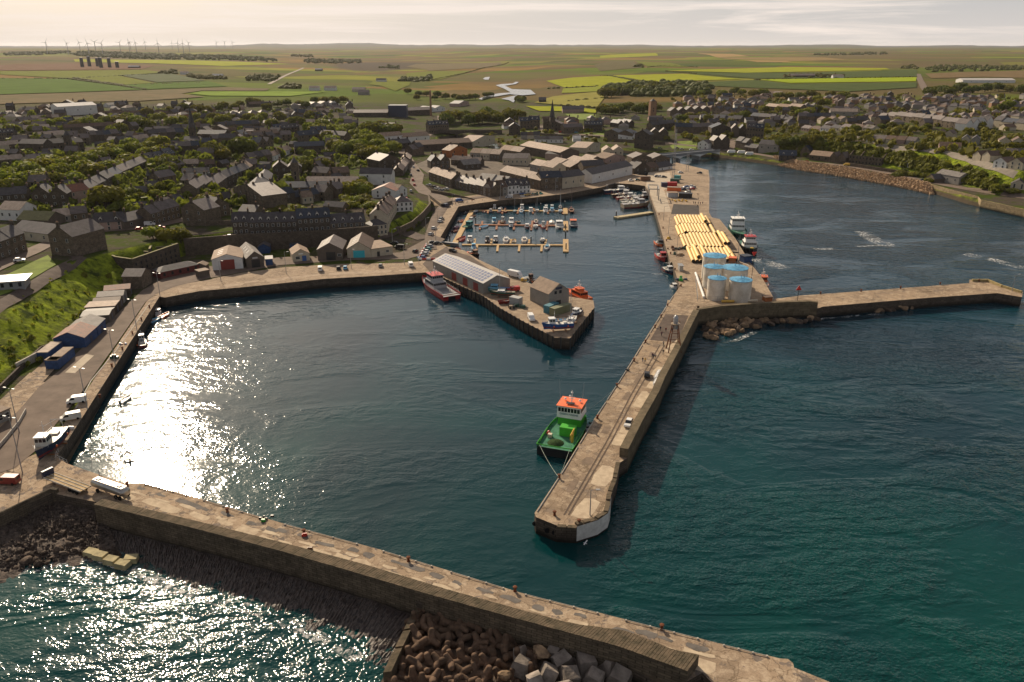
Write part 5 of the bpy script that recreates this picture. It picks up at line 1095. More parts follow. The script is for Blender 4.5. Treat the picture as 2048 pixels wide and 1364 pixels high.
MB().loft([[(x, math.cos(t) * r_, 1.7 + math.sin(t) * r_ * .85) for t in [k * math.pi / 9 for k in range(18)]] for x, r_ in ((-5.3, .5), (-5.1, 1.0), (-4.7, 1.22), (4.7, 1.22), (5.1, 1.0), (5.3, .5))]).build('tank', M_steel, tk, smooth=True)
MB().box(-4.6, 4.6, -.75, .75, 2.66, 2.78).build('walkway', P('tan'), tk)
for x in (-3.2, 3.4): MB().box(x - .5, x + .5, -.4, .4, 2.78, 2.95).build('hatch', M_white, tk)
for x in (-4, -2.8, 3):
    for s in (-1, 1): MB().loft([[(x + math.cos(t) * .5, s * 1.05 + o_, .5 + math.sin(t) * .5) for t in [k * math.pi / 5 for k in range(10)]] for o_ in (-.15, .15)], M_tyre).build('wheel', parent=tk)

# ------------------------------------------------------------------ people
def person_mesh(stride, seed):
    me = bpy.data.meshes.new('person'); s = stride
    V = [(0, 0, .95), (0, 0, 1.2), (0, 0, 1.42), (0, 0, 1.52), (.02, 0, 1.66), (.02, 0, 1.74), (0, .17, 1.40), (.05 * s, .25, 1.14), (.16 * s + .03, .26, .90), (.2 * s + .04, .26, .80), (0, -.17, 1.40), (-.05 * s, -.25, 1.14), (-.12 * s + .03, -.26, .90), (-.14 * s + .04, -.26, .80),
         (0, .09, .90), (-.14 * s, .10, .50), (-.3 * s, .11, .1), (-.3 * s + .14, .12, .05), (0, -.09, .90), (.18 * s, -.10, .50), (.26 * s, -.11, .1), (.26 * s + .16, -.12, .05)]
    E = [(0, 1), (1, 2), (2, 3), (3, 4), (4, 5), (2, 6), (6, 7), (7, 8), (8, 9), (2, 10), (10, 11), (11, 12), (12, 13), (0, 14), (14, 15), (15, 16), (16, 17), (0, 18), (18, 19), (19, 20), (20, 21)]
    RD = [.15, .15, .16, .065, .105, .07, .075, .055, .04, .035, .075, .055, .04, .035, .1, .075, .05, .045, .1, .075, .05, .045]
    me.from_pydata(V, E, []); o = bpy.data.objects.new('person', me); COL.objects.link(o)
    o.modifiers.new('s', 'SKIN'); 
    for i, r_ in enumerate(RD): me.skin_vertices[0].data[i].radius = (r_, r_)
    me.skin_vertices[0].data[0].use_root = True
    o.modifiers.new('u', 'SUBSURF').levels = 1
    dg = bpy.context.evaluated_depsgraph_get(); out = bpy.data.meshes.new_from_object(o.evaluated_get(dg)); bpy.data.objects.remove(o); return out
PM = [person_mesh(1, 0), person_mesh(.35, 1), person_mesh(-1, 2)]
M_skin = mat('skin', (.45, .25, .17), .6, .05, 3)
def person(px, py, head, jacket, legs, label, group=None, z=4.06, pose=0, hair='brown'):
    me = PM[pose % 3].copy(); me.materials.clear()
    for m_ in (P(legs), P(jacket), M_skin, P(hair)): me.materials.append(m_)
    for f in me.polygons: c = f.center; f.material_index = 0 if c.z < .98 and abs(c.y) < .19 else 1 if c.z < 1.47 and c.z > .84 else 3 if c.z > 1.69 or (c.z > 1.6 and c.x < -.02) else 2 if (c.z >= 1.47 or c.z > .7) else 0
    p = G(px, py, z); o = mo('person', me, None, p, R(head), (1.03,) * 3); tag(o, label, 'person', group); return o
Cp = lambda x, y: (1220 + x / 4.547, 560 + y / 4.547)
for x, y, h, j, l, lab in [(457, 462, 60, 'navy', 'black', 'person in a dark blue top, left of the three on the grey asphalt'), (507, 472, 240, 'darkred', 'black', 'person in a dark red top, right of the three on the grey asphalt'), (468, 510, 90, 'purple', 'black', 'person in a plum top, nearest of the three on the grey asphalt'),
    (563, 470, 240, 'brown', 'navy', 'person in brown standing behind the leg of the light tower'), (485, 598, 250, 'grey', 'black', 'person in grey, farther of two walking beside the light tower'), (483, 675, 250, 'black', 'grey', 'person in black, nearer of two walking beside the light tower'),
    (384, 708, 250, 'purple', 'navy', 'person in a plum jacket, leftmost of the group of three'), (395, 715, 250, 'navy', 'black', 'person in navy, middle of the group of three'), (412, 722, 250, 'grey', 'tan', 'person in grey with tan trousers, rightmost of the group of three'),
    (296, 748, 70, 'black', 'grey', 'person in black walking beside the one in yellow'), (318, 752, 70, 'yellow', 'navy', 'person in a bright yellow top near the black car'), (637, 545, 250, 'red', 'red', 'person in red beside the right leg of the light tower')]:
    person(*Cp(x, y), h, j, l, lab, 'people on the middle pier', pose=int(x) % 3)
for i, (x, y) in enumerate([(848, 688), (862, 690), (886, 690), (903, 694), (922, 690), (880, 715), (888, 655), (878, 620), (890, 618)]):
    person(*C7(x, y), 250 + i * 9, ['navy', 'black', 'grey', 'darkred', 'navy', 'black', 'grey', 'black', 'brown'][i], 'black', 'small distant figure in %s, %s of the people strolling behind the yellow pipes' % (['navy', 'black', 'grey', 'dark red', 'navy', 'black', 'grey', 'black', 'brown'][i], ordi(i)), 'people strolling behind the yellow pipes', pose=i)
person(*C7(1105, 1022), 60, 'black', 'grey', 'person in black walking alone on the quay right of the pipes')
person(*C2b(635, 570), 200, 'black', 'darkred', 'person in black and red standing behind the two white vans')
for x, y, j in ((215, 340, 'navy'), (438, 300, 'red'), (250, 325, 'tan'), (370, 320, 'white')): person(*C3(x, y), 120, j, 'grey', 'person in %s on the quay corner by the blue van' % j, 'people on the marina quay corner', pose=x)
# ------------------------------------------------------------------ buildings
def brick(name, c, var=.15): return mat(name, c, .9, var, .5, bump=.05, bscale=3)
WALL = dict(stone=stonewall('house_stone', (.14, .11, .08), (.21, .165, .12), (.07, .058, .045), (.7, .3)), dstone=stonewall('dark_house_stone', (.09, .072, .056), (.14, .112, .086), (.05, .042, .035), (.7, .3)),
            white=mat('white_render', (.62, .61, .58), .85, .06, .4), cream=mat('cream_render', (.46, .40, .30), .85, .08, .4), grey=mat('grey_render', (.27, .25, .22), .85, .08, .4), brick=mat('tan_brick', (.26, .155, .095), .9, .1, .6),
            brown=mat('brown_render', (.13, .105, .085), .85, .1, .4), blue=mat('blue_boards', (.02, .06, .17), .7, .2, 1), dred=mat('dark_red_boards', (.13, .018, .014), .7, .2, 1), pink=mat('pink_render', (.36, .26, .22), .85, .08, .4), orange=mat('orange_render', (.34, .13, .05), .85, .1, .4))
def roofmat(name, c, rough=.5): return mat(name, c, max(.62, rough), .16, .55, bump=.03, bscale=2.5, objrand=.18, spec=.22)
ROOF = dict(slate=roofmat('dark_slate', (.075, .068, .07), .42), lslate=roofmat('grey_slate', (.15, .125, .115), .5), brown=roofmat('brown_tiles', (.13, .085, .06), .6), tan=roofmat('tan_asbestos', (.26, .185, .13), .8), pale=roofmat('pale_sheet_roof', (.40, .315, .25), .8),
            rust=mat('rusty_sheet', (.20, .065, .03), .7, .3, .7, col2=(.09, .05, .04)), grey=roofmat('grey_sheet_roof', (.22, .20, .18), .6), white=mat('white_sheet_roof', (.52, .50, .47), .75, .08, .4), green=mat('mossy_roof', (.075, .08, .035), .9, .2, .5), blue=roofmat('blue_slate', (.045, .055, .075), .4))
M_win = mat('window_pane', (.02, .025, .03), .1, .05, 1); M_frame = mat('white_window_frame', (.55, .54, .5), .6, .05, 1)
CACHE = {}
def wall_me(W_, D, h, rise, ridge, m):
    k = ('w', round(W_, 1), round(D, 1), round(h, 1), round(rise, 1), ridge, m.name)
    if k in CACHE: return CACHE[k]
    b = MB(); zb = -2.5
    if ridge == 'along': b.loft([[(x, 0, zb), (x, D, zb), (x, D, h), (x, D / 2, h + rise), (x, 0, h)] for x in (0, W_)])
    elif ridge == 'depth': b.loft([[(0, y, zb), (W_, y, zb), (W_, y, h), (W_ / 2, y, h + rise), (0, y, h)] for y in (0, D)])
    else: b.box(0, W_, 0, D, zb, h)
    CACHE[k] = b.mesh('wall', m); return CACHE[k]
def roof_me(W_, D, h, rise, ridge, m, ov=.3, th=.14):
    k = ('r', round(W_, 1), round(D, 1), round(h, 1), round(rise, 1), ridge, m.name, ov)
    if k in CACHE: return CACHE[k]
    b = MB(); e = .02
    if ridge in ('along', 'depth'):
        A, B = (W_, D) if ridge == 'along' else (D, W_); s = rise / (B / 2); d = ov * s
        prof = [(-ov, h - d + e), (B / 2, h + rise + e), (B + ov, h - d + e), (B + ov, h - d + th), (B / 2, h + rise + th + .04), (-ov, h - d + th)]
        b.loft([[((x, y, z) if ridge == 'along' else (y, x, z)) for y, z in prof] for x in (-ov, A + ov)])
    elif ridge == 'hip':
        i = min(W_, D) / 2; c = [(-ov, -ov), (W_ + ov, -ov), (W_ + ov, D + ov), (-ov, D + ov)]
        t = [(i, D / 2), (W_ - i, D / 2)] if W_ >= D else [(W_ / 2, i), (W_ / 2, D - i)]
        if W_ >= D: top = [t[0], t[1], t[1], t[0]]
        else: top = [t[0], t[0], t[1], t[1]]
        v = [(x, y, h + .01) for x, y in c] + [(top[j][0] + (-.01, .01, .01, -.01)[j], top[j][1] + (-.01, -.01, .01, .01)[j], h + rise) for j in range(4)]
        b.hexa(v)
    else: b.box(-ov, W_ + ov, -ov, D + ov, h, h + .25)
    CACHE[k] = b.mesh('roof', m); return CACHE[k]
CH = {}
def chim_me(w_=1.3, d=.7, h=1.5):
    k = (w_, d, h)
    if k not in CH:
        b = MB().box(-w_ / 2, w_ / 2, -d / 2, d / 2, -1.2, h, WALL['dstone']).box(-w_ / 2 - .08, w_ / 2 + .08, -d / 2 - .08, d / 2 + .08, h, h + .15, WALL['stone'])
        for i in range(3): x = -w_ * .32 + w_ * .32 * i; b.tube((x, 0, h + .15), (x, 0, h + .6), .12, .1, 6, mat('clay_pot', (.34, .18, .1), .8, .1, 1))
        CH[k] = b.mesh('chimney')
    return CH[k]
WN = {}
def win_me(w_, h, fr=True):
    k = (w_, h, fr)
    if k not in WN:
        b = MB()
        if fr: b.box(-w_ / 2 - .1, w_ / 2 + .1, -.05, .02, -h / 2 - .1, h / 2 + .1, M_frame)
        b.box(-w_ / 2, w_ / 2, -.07, .0, -h / 2, h / 2, M_win)
        if fr: b.box(-w_ / 2, w_ / 2, -.09, -.071, -.04, .04, M_frame)
        WN[k] = b.mesh('window')
    return WN[k]
DMR = []
def dormer_me():
    if not DMR:
        DMR.append(MB().loft([[(-.7, y, 0), (.7, y, 0), (.7, y, 1.2), (0, y, 1.9), (-.7, y, 1.2)] for y in (0, 2.2)], WALL['white']).loft([[(-.9, y, 1.05), (0, y, 1.98), (.9, y, 1.05), (.9, y, 1.17), (0, y, 2.1), (-.9, y, 1.17)] for y in (-.15, 2.3)], ROOF['slate']).box(-.5, .5, -.04, 0, .15, 1.15, M_win).mesh('dormer'))
    return DMR[0]
def house(name, label, cat, p, ang, W_, D, h, rise, wall, roof, ridge='along', ch=(), win=0, storeys=1, group=None, door=None, dorm=0, sky=0, ov=.25, back=False, frames=True):
    """origin at the front left corner, x along the front, y going back; parts share meshes where the sizes agree"""
    r = thing(name, label, cat, p, ang, group)
    wm = (WALL.get(wall) or P(wall)) if isinstance(wall, str) else wall; rm = (ROOF.get(roof) or P(roof)) if isinstance(roof, str) else roof
    mo('wall', wall_me(W_, D, h, rise, ridge, wm), r); ro = mo('roof', roof_me(W_, D, h, rise, ridge, rm, ov), r)
    for t in ch: mo('chimney', chim_me(), ro, (W_ * t if ridge == 'along' else W_ / 2, D / 2 if ridge == 'along' else D * t, h + rise) if ridge != 'hip' else (W_ * t, D / 2, h + rise * .8), R(90) if ridge == 'along' else 0)
    if win:
        for s in range(storeys):
            for i in range(win): mo('window', win_me(1.0, 1.4, frames), r, (W_ * (i + .5) / win, 0, h / storeys * (s + .55)))
    if door: mo('door', MB().box(-door[1] / 2, door[1] / 2, -.06, 0, 0, door[2]).mesh('door', door[3]), r, (W_ * door[0], 0, 0))
    for i in range(dorm): mo('dormer', dormer_me(), ro, (W_ * (i + .5) / dorm, D * .1, h + rise * .12))
    if sky:
        b = MB(); A, B = (W_, D) if ridge == 'along' else (D, W_); s_ = rise / (B / 2)
        for i in range(sky):
            x = A * (.2 + .6 * (i + .5) / sky); y0, y1 = B * .16, B * .34; q = [(x - .5, y0, h + y0 * s_ + .2), (x + .5, y0, h + y0 * s_ + .2), (x + .5, y1, h + y1 * s_ + .2), (x - .5, y1, h + y1 * s_ + .2)]
            b.poly(q if ridge == 'along' else [(yy_, xx_, zz_) for xx_, yy_, zz_ in q][::-1])
        b.build('skylight', mat('skylight_sheet', (.6, .58, .52), .3, .05, 1), ro)
    return r
def shed(name, label, a, b, depth, h, rise, wall, roof, ridge='depth', z=4.0, cat='shed', **k):
    A = Vector(G(*a, z)); B = Vector(G(*b, z)); return house(name, label, cat, (A.x, A.y, z + .02), dirang(A, B), (B - A).length, depth, h, rise, wall, roof, ridge, **k), (B - A).length
M_reddoor = paint('red_door', (.22, .03, .02), .6)
s1, w1 = shed('shed', 'white gabled harbour shed with a wide dark red door', (426, 541), (487, 537), 17, 4.8, 2.0, 'white', 'tan', door=(.5, 5.8, 4.4, M_reddoor), sky=3)
s2, w2 = shed('shed', 'narrow brown gabled shed with three pale skylights and a dark door', (495, 537), (529, 533), 20, 4.4, 2.8, 'brown', 'grey', door=(.52, 3.6, 3.6, P('black')), sky=3); mo('sign', MB().box(-1.1, 1.1, -.08, 0, 0, .7).mesh('sign', P('lightgrey')), s2, (w2 * .5, 0, 4.0))
shed('container', 'blue shipping container with a white top between two sheds', (532, 531), (546, 530), 6, 2.7, 0, 'blue', 'white', 'flat', cat='container')
s3, w3 = shed('shed', 'small cream gabled office with a bright blue door', (586, 524), (620, 521), 11, 3.4, 2.2, 'cream', 'tan', door=(.68, 1.9, 2.5, P('blue'))); mo('window', win_me(1.8, 1.2), s3, (w3 * .3, 0, 1.7)); mo('sign', MB().box(-1, 1, -.06, 0, 0, .5).mesh('sign', P('white')), s3, (w3 * .5, 0, 3.2))
s4, w4 = shed('shed', 'tall brown gabled shed with a ribbed grey roof and dark roller door', (636, 521), (686, 520), 17, 5, 3, 'brown', 'lslate', door=(.53, 4.2, 3.8, P('black')), sky=4); mo('window', win_me(1.6, 1.0), s4, (w4 * .87, 0, 2.4))
s5, w5 = shed('shed', 'cream gabled shed with a wide turquoise door', (695, 516), (742, 515), 20, 4.2, 3.2, 'cream', 'brown', door=(.5, 5.2, 3.4, P('turquoise')), sky=3)
s6, w6 = shed('shed', 'cream flat-roofed extension to the right of the shed with the turquoise door', (743, 515), (786, 509), 15, 3.8, 0, 'cream', 'tan', 'flat', door=(.33, 1.4, 2.4, P('black'))); mo('window', win_me(1.4, 1.0), s6, (w6 * .75, 0, 2))
shed('shed', 'long low dark red shed with a hipped dark roof below the ruin', (322, 558), (400, 541), 7, 2.8, 1.6, 'dred', 'slate', 'hip', win=5, frames=False)
shed('shed', 'small stone store with a grey roof at the foot of the ruin', (248, 577), (286, 577), 9, 5, 2, 'stone', 'lslate', 'along')
shed('hut', 'small brown hut with a tan roof left of the red-doored shed', (390, 541), (412, 541), 4, 2.2, 1, 'brown', 'tan', cat='hut')
shed('hut', 'small brown timber store below the retaining wall left of the shed with the red door', (400, 556), (420, 552), 4, 2.6, 0, 'brown', 'tan', 'flat', cat='hut')
shed('hut', 'dark blue hut with a tan-edged gable against the retaining wall', (517, 507), (540, 506), 6, 3, 1.4, 'blue', 'slate', cat='hut')
shed('container', 'blue container behind the small cream office', (580, 500), (596, 500), 6, 2.6, 0, 'blue', 'blue', 'flat', cat='container')
# row of stores along the foot of the grass bank (fronts face the basin)
for (a, b, D, h, rs, wl_, rf, rg, lab) in [((262, 593), (265, 583), 9, 3.2, 1, 'dstone', 'rust', 'depth', 'rusty-roofed store, farthest in the row under the grass bank'), ((248, 606), (255, 595), 9, 3, 1, 'grey', 'lslate', 'depth', 'grey-roofed store second farthest under the grass bank'),
    ((241, 616), (247, 607), 9, 2.8, .8, 'brown', 'brown', 'depth', 'brown-roofed store third under the grass bank'), ((232, 628), (241, 617), 10, 3, 0, 'dstone', 'pale', 'flat', 'store with a flat pale pink roof under the grass bank'), ((220, 645), (231, 630), 9, 2.8, .5, 'brown', 'slate', 'depth', 'dark-roofed low store beside the blue shed'),
    ((197, 672), (213, 656), 9, 3.4, 1.8, 'blue', 'grey', 'along', 'blue shed with a grey-green roof, farther half of the pair'), ((172, 695), (196, 673), 9.5, 3.4, 1.9, 'blue', 'rust', 'along', 'blue shed with a rusty red roof, nearer half of the pair')]:
    shed('shed', lab, a, b, D, h, rs, wl_, rf, rg, door=(.5, 1.8, 2.2, P('navy')))
for a, b, D, lab, rf in [((118, 738), (151, 711), 3.2, 'long blue shipping container with a tan top on the left quay', 'tan'), ((92, 738), (117, 738), 2.8, 'short blue container standing across the end of the long one', 'tan'), ((99, 722), (127, 700), 3.4, 'container with a pale roof behind the long blue one', 'pale')]:
    shed('container', lab, a, b, D, 2.7, 0, 'blue', rf, 'flat', cat='container', ov=.02)
shed('cabin', 'dark portable cabin with large windows at the left edge of the picture', (-30, 862), (24, 838), 7, 3, 0, 'grey', 'tan', 'flat', win=4, cat='cabin')
cw = MB(); L_ = [Vector((*G2(a, b, 4), 0)) for a, b in [(-10, 905), (12, 880), (38, 848), (52, 823)]]
for a, b in zip(L_, L_[1:]): cw.box(0, 0, 0, 0, 0, 0) if False else cw.hexa([(v.x, v.y, 3.9) for v in (a, b, b + Vector((.25, -.1, 0)), a + Vector((.25, -.1, 0)))] + [(v.x, v.y, 5) for v in (a, b, b + Vector((.25, -.1, 0)), a + Vector((.25, -.1, 0)))])
tag(cw.build('garden_wall', M_kerb), 'pale low wall in front of the portable cabin', 'wall')
# retaining walls along the terrace road
def wallline(name, line, z0, z1, th, m, label, cat='wall', zz=4.0):
    L_ = [Vector((*(G2(a, b, zz) if zz is not None else tuple(T(a, b))[:2]), 0)) for a, b in line]; rg = []
    for i, p in enumerate(L_):
        d = (L_[min(i + 1, len(L_) - 1)] - L_[max(0, i - 1)]).normalized(); nn = Vector((-d.y, d.x, 0)) * th; g = 0 if zz is not None else Hs(p.x, p.y)
        rg.append([(p.x, p.y, g + z0), (p.x, p.y, g + z1), (p.x + nn.x, p.y + nn.y, g + z1), (p.x + nn.x, p.y + nn.y, g + z0)])
    o = MB().loft(rg, m).build(name); return tag(o, label, cat)
wallline('retaining_wall', [(372, 512), (480, 503), (640, 494), (757, 484)], 3, 12.2, .7, WALL['dstone'], 'long dark retaining wall behind the gabled harbour sheds')
wallline('retaining_wall', [(800, 471), (826, 458), (846, 440), (862, 420), (858, 400)], 3, 8.2, .6, WALL['stone'], 'grey stone wall curving up beside the harbour hill road')
wallline('retaining_wall', [(36, 742), (92, 712), (97, 706)], 3, 6.5, .5, M_kerb, 'pale concrete wall at the foot of the bank beside the blue containers')
wallline('retaining_wall', [(-60, 830), (0, 785), (50, 735), (86, 702), (122, 690)], 3, 5.6, .6, WALL['dstone'], 'dark stone wall along the foot of the grass bank')
# ruin
ru = thing('ruined_building', 'roofless stone ruin with empty window openings beside the grass bank', 'ruin')
zt = 12.5; pts = [(196, 500), (229, 514), (264, 519), (357, 487), (345, 483), (300, 486), (296, 494), (262, 492), (243, 487), (229, 487)]
rpt = [Vector((*G2(a, b, zt), 0)) for a, b in pts]; wb_ = MB(); tb_ = MB()
for a, b, k in zip(rpt, rpt[1:] + rpt[:1], range(20)):
    d = (b - a).normalized(); nn = Vector((-d.y, d.x, 0)) * .8; t2 = zt - (0, 0, 0, 1, 2, 1, 2, 1, .5, 2)[k]
    wb_.hexa([(v.x, v.y, 2) for v in (a, b, b + nn, a + nn)] + [(v.x, v.y, t2) for v in (a, b, b + nn, a + nn)]); tb_.hexa([(v.x, v.y, t2 + .01) for v in (a, b, b + nn, a + nn)] + [(v.x, v.y, t2 + .2) for v in (a, b, b + nn, a + nn)])
wb_.build('wall', WALL['dstone'], ru); tb_.build('wall_top', mat('painted_sunlit_top', (.34, .31, .17), .95, .2, 1), ru)  # sunlight along the wall tops is put into their paler colour
a, b = rpt[2], rpt[3]; d = (b - a).normalized(); an = math.atan2(d.y, d.x)
for s in range(3):
    for i in range(9): q = a + d * ((b - a).length * (i + .6) / 9.6) + Vector((d.y, -d.x, 0)) * .03; mo('window_opening', win_me(.9, 1.2, False), ru, (q.x, q.y, 5.2 + s * 2.4), an)
# long shed and boathouse on the middle pier
ls, wls = shed('warehouse', 'long grey shed with a solar panel roof on the middle pier', (866.5, 541), (967, 588), 12.5, 4.3, 2.3, 'grey', 'white', 'along', cat='warehouse')
for x in (.44, .66, .86): mo('roller_door', MB().box(-1.9, 1.9, -.07, 0, 0, 3.2).mesh('roller_door', M_reddoor), ls, (wls * x, 0, 0))
sp_ = MB(); s_ = 2.3 / 6.25
nP = int(wls / 2.2)
for i in range(nP):
    for j in range(4):
        x = 1.2 + i * (wls - 2.4) / nP; y0 = .5 + j * 1.4; y1 = y0 + 1.15; sp_.poly([(x, y0, 4.3 + y0 * s_ + .22), (x + 1.7, y0, 4.3 + y0 * s_ + .22), (x + 1.7, y1, 4.3 + y1 * s_ + .22), (x, y1, 4.3 + y1 * s_ + .22)])
so2 = sp_.build('solar_panels', mat('solar_cells', (.10, .13, .24), .12, .05, 1, spec=.9), ls); so2['kind'] = 'stuff'
bh, wbh = shed('boathouse', 'grey boathouse with a tan pitched roof near the tip of the middle pier', (1060, 601), (1097, 617), 9.5, 5.6, 3.2, 'grey', 'tan', 'along', cat='boathouse')
for y_, z_, w_, h_, mm_ in ((3.2, 5.6, 1.1, 1.2, M_win), (5.4, 5.6, 1.1, 1.2, M_win), (4.6, 1.2, 2.2, 2.4, M_win), (2.4, 7.6, .02, .02, M_win)): mo('window', MB().box(0, .06, -w_ / 2, w_ / 2, -h_ / 2, h_ / 2).mesh('window', mm_), bh, (wbh, y_, z_))
mo('sign', MB().box(0, .07, -1.5, 1.5, -.45, .45).mesh('sign', P('navy')), bh, (wbh, 4.7, 7.1))
for a, b, D, c, lab in [((1098, 628), (1118, 620), 2.6, 'lightblue', 'teal shipping container beside the boathouse'), ((1109, 633), (1143, 622), 2.6, 'tan', 'olive green shipping container beside the teal one'), ((1018, 608), (1037, 612), 2.8, 'lightgrey', 'grey site cabin on the middle pier near the boats ashore')]:
    m_ = paint('container_' + c, {'lightblue': (.04, .17, .22), 'tan': (.16, .17, .09), 'lightgrey': (.34, .34, .33)}[c], .6); r_, ww = shed('container', lab, a, b, D, 2.6, 0, m_, m_, 'flat', cat='container', ov=.02)
# white storage tanks with blue tops
M_tank = mat('tank_white', (.66, .62, .54), .6, .1, .25, col2=(.42, .37, .29)); M_blue = mat('tank_blue_top', (.10, .36, .56), .5, .15, .8, col2=(.04, .17, .32))
for px, py, zt_, w_, lab in [(1429.5, 511, 13.6, 9.6, 'white tank with a blue top, farthest of the five beside the pipes'), (1428, 533, 12.6, 8.0, 'white tank with a blue top, middle left of the group of five'), (1470, 535, 12.6, 10.4, 'widest white tank with a blue top, right of the middle one'), (1434.6, 556, 12.2, 7.0, 'white tank with a blue top, nearest on the left'), (1482, 559, 12.2, 8.4, 'white tank with a blue top, nearest on the right')]:
    x, y = G2(px, py, zt_); r_ = thing('storage_tank', lab, 'tank', (x, y, 4), 0, 'white tanks with blue tops'); rd = w_ / 2; hh = zt_ - 4
    MB().lathe([(rd, 0), (rd, hh)], 28).build('shell', M_tank, r_, smooth=False); MB().lathe([(rd + .12, hh), (rd + .12, hh + .12), (rd * .5, hh + .5), (.2, hh + .75)], 28).build('top', M_blue, r_)
    MB().tube((rd * .3, 0, hh + .3), (rd * .3, 0, hh + 1.5), .1, n=5).tube((0, 0, hh + .6), (0, 0, hh + 1.8), .12, n=5).build('vent', P('lightblue'), r_)
    rb = MB()
    for i in range(24):
        t0, t1 = 2 * math.pi * i / 24, 2 * math.pi * (i + 1) / 24; p0 = Vector((math.cos(t0) * rd, math.sin(t0) * rd, hh + 1.1)); p1 = Vector((math.cos(t1) * rd, math.sin(t1) * rd, hh + 1.1)); rb.tube(p0, p1, .03, n=3)
        if i % 2 == 0: rb.tube(p0, p0 - Vector((0, 0, 1)), .025, n=3)
    rb.build('guard_rail', M_galv, r_)
for i, (a, b) in enumerate([((1395, 603), (1500, 603)), ((1395, 603), (1391, 560)), ((1500, 603), (1493, 566))]):
    A = Vector(G(*a, 4.05)); B = Vector(G(*b, 4.05)); m_ = MB(); n = max(2, int((B - A).length / 2.5))
    for j in range(n + 1): q = A.lerp(B, j / n); m_.tube(q, q + Vector((0, 0, 2)), .05, n=4)
    for z_ in (.1, 1.0, 2.0): m_.tube(A + Vector((0, 0, z_)), B + Vector((0, 0, z_)), .03, n=3)
    tag(m_.build('fence', P('teal' if i == 2 else 'grey')), ['wire fence in front of the white tanks', 'wire fence on the left of the white tanks', 'teal fence on the right of the white tanks'][i], 'fence')
# boom, pipes and hoses on the ground beside the tanks
def plainpipe(a, b, r_, c, label, name='pipe', z=4.05):
    A = Vector(G(*a, z)); B = Vector(G(*b, z)); return tag(MB().tube(A + Vector((0, 0, r_)), B + Vector((0, 0, r_)), r_, n=8).build(name, P(c)), label, 'pipe')
plainpipe((1391, 548), (1408, 597), .5, 'white', 'long white pipe lying left of the tanks'); plainpipe((1470, 605), (1514, 604), .55, 'cream', 'cream pipe lying in front of the tanks'); plainpipe((1443, 605), (1468, 605), .5, 'yellow', 'yellow and rust coloured pipe in front of the tanks')
plainpipe((1252, 740), (1258, 742), .3, 'black', 'dark pipe lying across the pier edge'); plainpipe((1447, 503), (1478, 506), .25, 'black', 'bundle of thin black pipes on the quay right of the yellow ones')
shed('container', 'dark blue container on the quay behind the tall mast', (1478, 522), (1488, 526), 4, 2.8, 0, 'blue', 'blue', 'flat', cat='container'); shed('container', 'low orange container beside the widest tank', (1457, 525), (1471, 526), 3, 2, 0, 'orange', 'orange', 'flat', cat='container'); shed('machine', 'orange machine at the foot of the thin pier', (1531, 604), (1544, 603), 2.6, 1.6, 0, 'orange', 'brown', 'flat', cat='machine')
shed('storage_box', 'grey metal box standing alone on the quay edge left of the tanks', (1359, 543), (1366, 543), 4, 2.3, 0, M_galv, M_galv, 'flat', cat='storage box')
# yellow pipes
M_pipe = mat('yellow_pipe_coating', (.72, .47, .15), .6, .07, .6, objrand=.14); M_bore = P('black')
O = Vector(G(1349, 434, 4.1)); E = Vector(G(1385, 521, 4.1)); dv = (E - O).normalized(); lv = Vector((-dv.y, dv.x, 0)); 
if lv.x < 0: lv = -lv
PITCHp = 1.72; rad_ = .82; Lt = (E - O).length; pipe_me = {}
def pipem(l):
    k = round(l)
    if k not in pipe_me:
        b = MB().loft([[(x, math.cos(t) * r_, math.sin(t) * r_) for t in [q * math.pi / 8 for q in range(16)]] for x, r_ in ((0, rad_), (k, rad_))], M_pipe, False, False)
        for x0, x1 in ((0, .5), (k, k - .5)): b.loft([[(x, math.cos(t) * r_, math.sin(t) * r_) for t in [q * math.pi / 8 for q in range(16)]] for x, r_ in ((x0, rad_), (x0, rad_ - .05), (x1, rad_ - .05), (x1, .01))], M_bore, False, False)
        pipe_me[k] = b.mesh('pipe', None, False)
    return pipe_me[k]
PL = []
for i in range(10): PL.append((0 if i else 5, 21.5, i, 0))
for i in range(9): PL.append((22.5 if i else 27, 21, i + .25, 0))
PL += [(24, 21, 9.9, 0)]
for i in range(10): PL.append((45 if i > 1 else 49, 30, i + .4, 0))
PL += [(42, 22, 11.0, 0), (42, 22, 11.95, 0), (46, 26, 10.5, 1), (66, 22, 10.8, 0)]
for i in range(11): PL.append((76.5, 23 if i > 3 else 26, i - .1, 0))
PL += [(2, 19, 1 + .5, 1)] * 0 + [(78, 21, 11.0, 0), (51, 24, -.8 + .2, 0), (29, 21, -.8, 0), (1, 20, 10.0, 0), (78, 22, 1.4, 1), (78, 22, 3.4, 1), (2, 19, 8.5, 1), (50, 22, 11.5, 1)]
rown = lambda s: 'farthest' if s < 20 else 'second' if s < 40 else 'third' if s < 70 else 'nearest'
for s, l, i, up in PL:
    p = O + dv * s + lv * i * PITCHp; p.z = 4.1 + rad_ + up * 1.45
    o = mo('yellow_pipe', pipem(l), None, p, math.atan2(dv.y, dv.x)); tag(o, 'big pale yellow pipe %s in the %s row' % ('lying on top of others' if up else 'laid side by side with others', rown(s)), 'pipe', 'yellow pipes of the %s row%s' % (rown(s), ' upper layer' if up else ''))
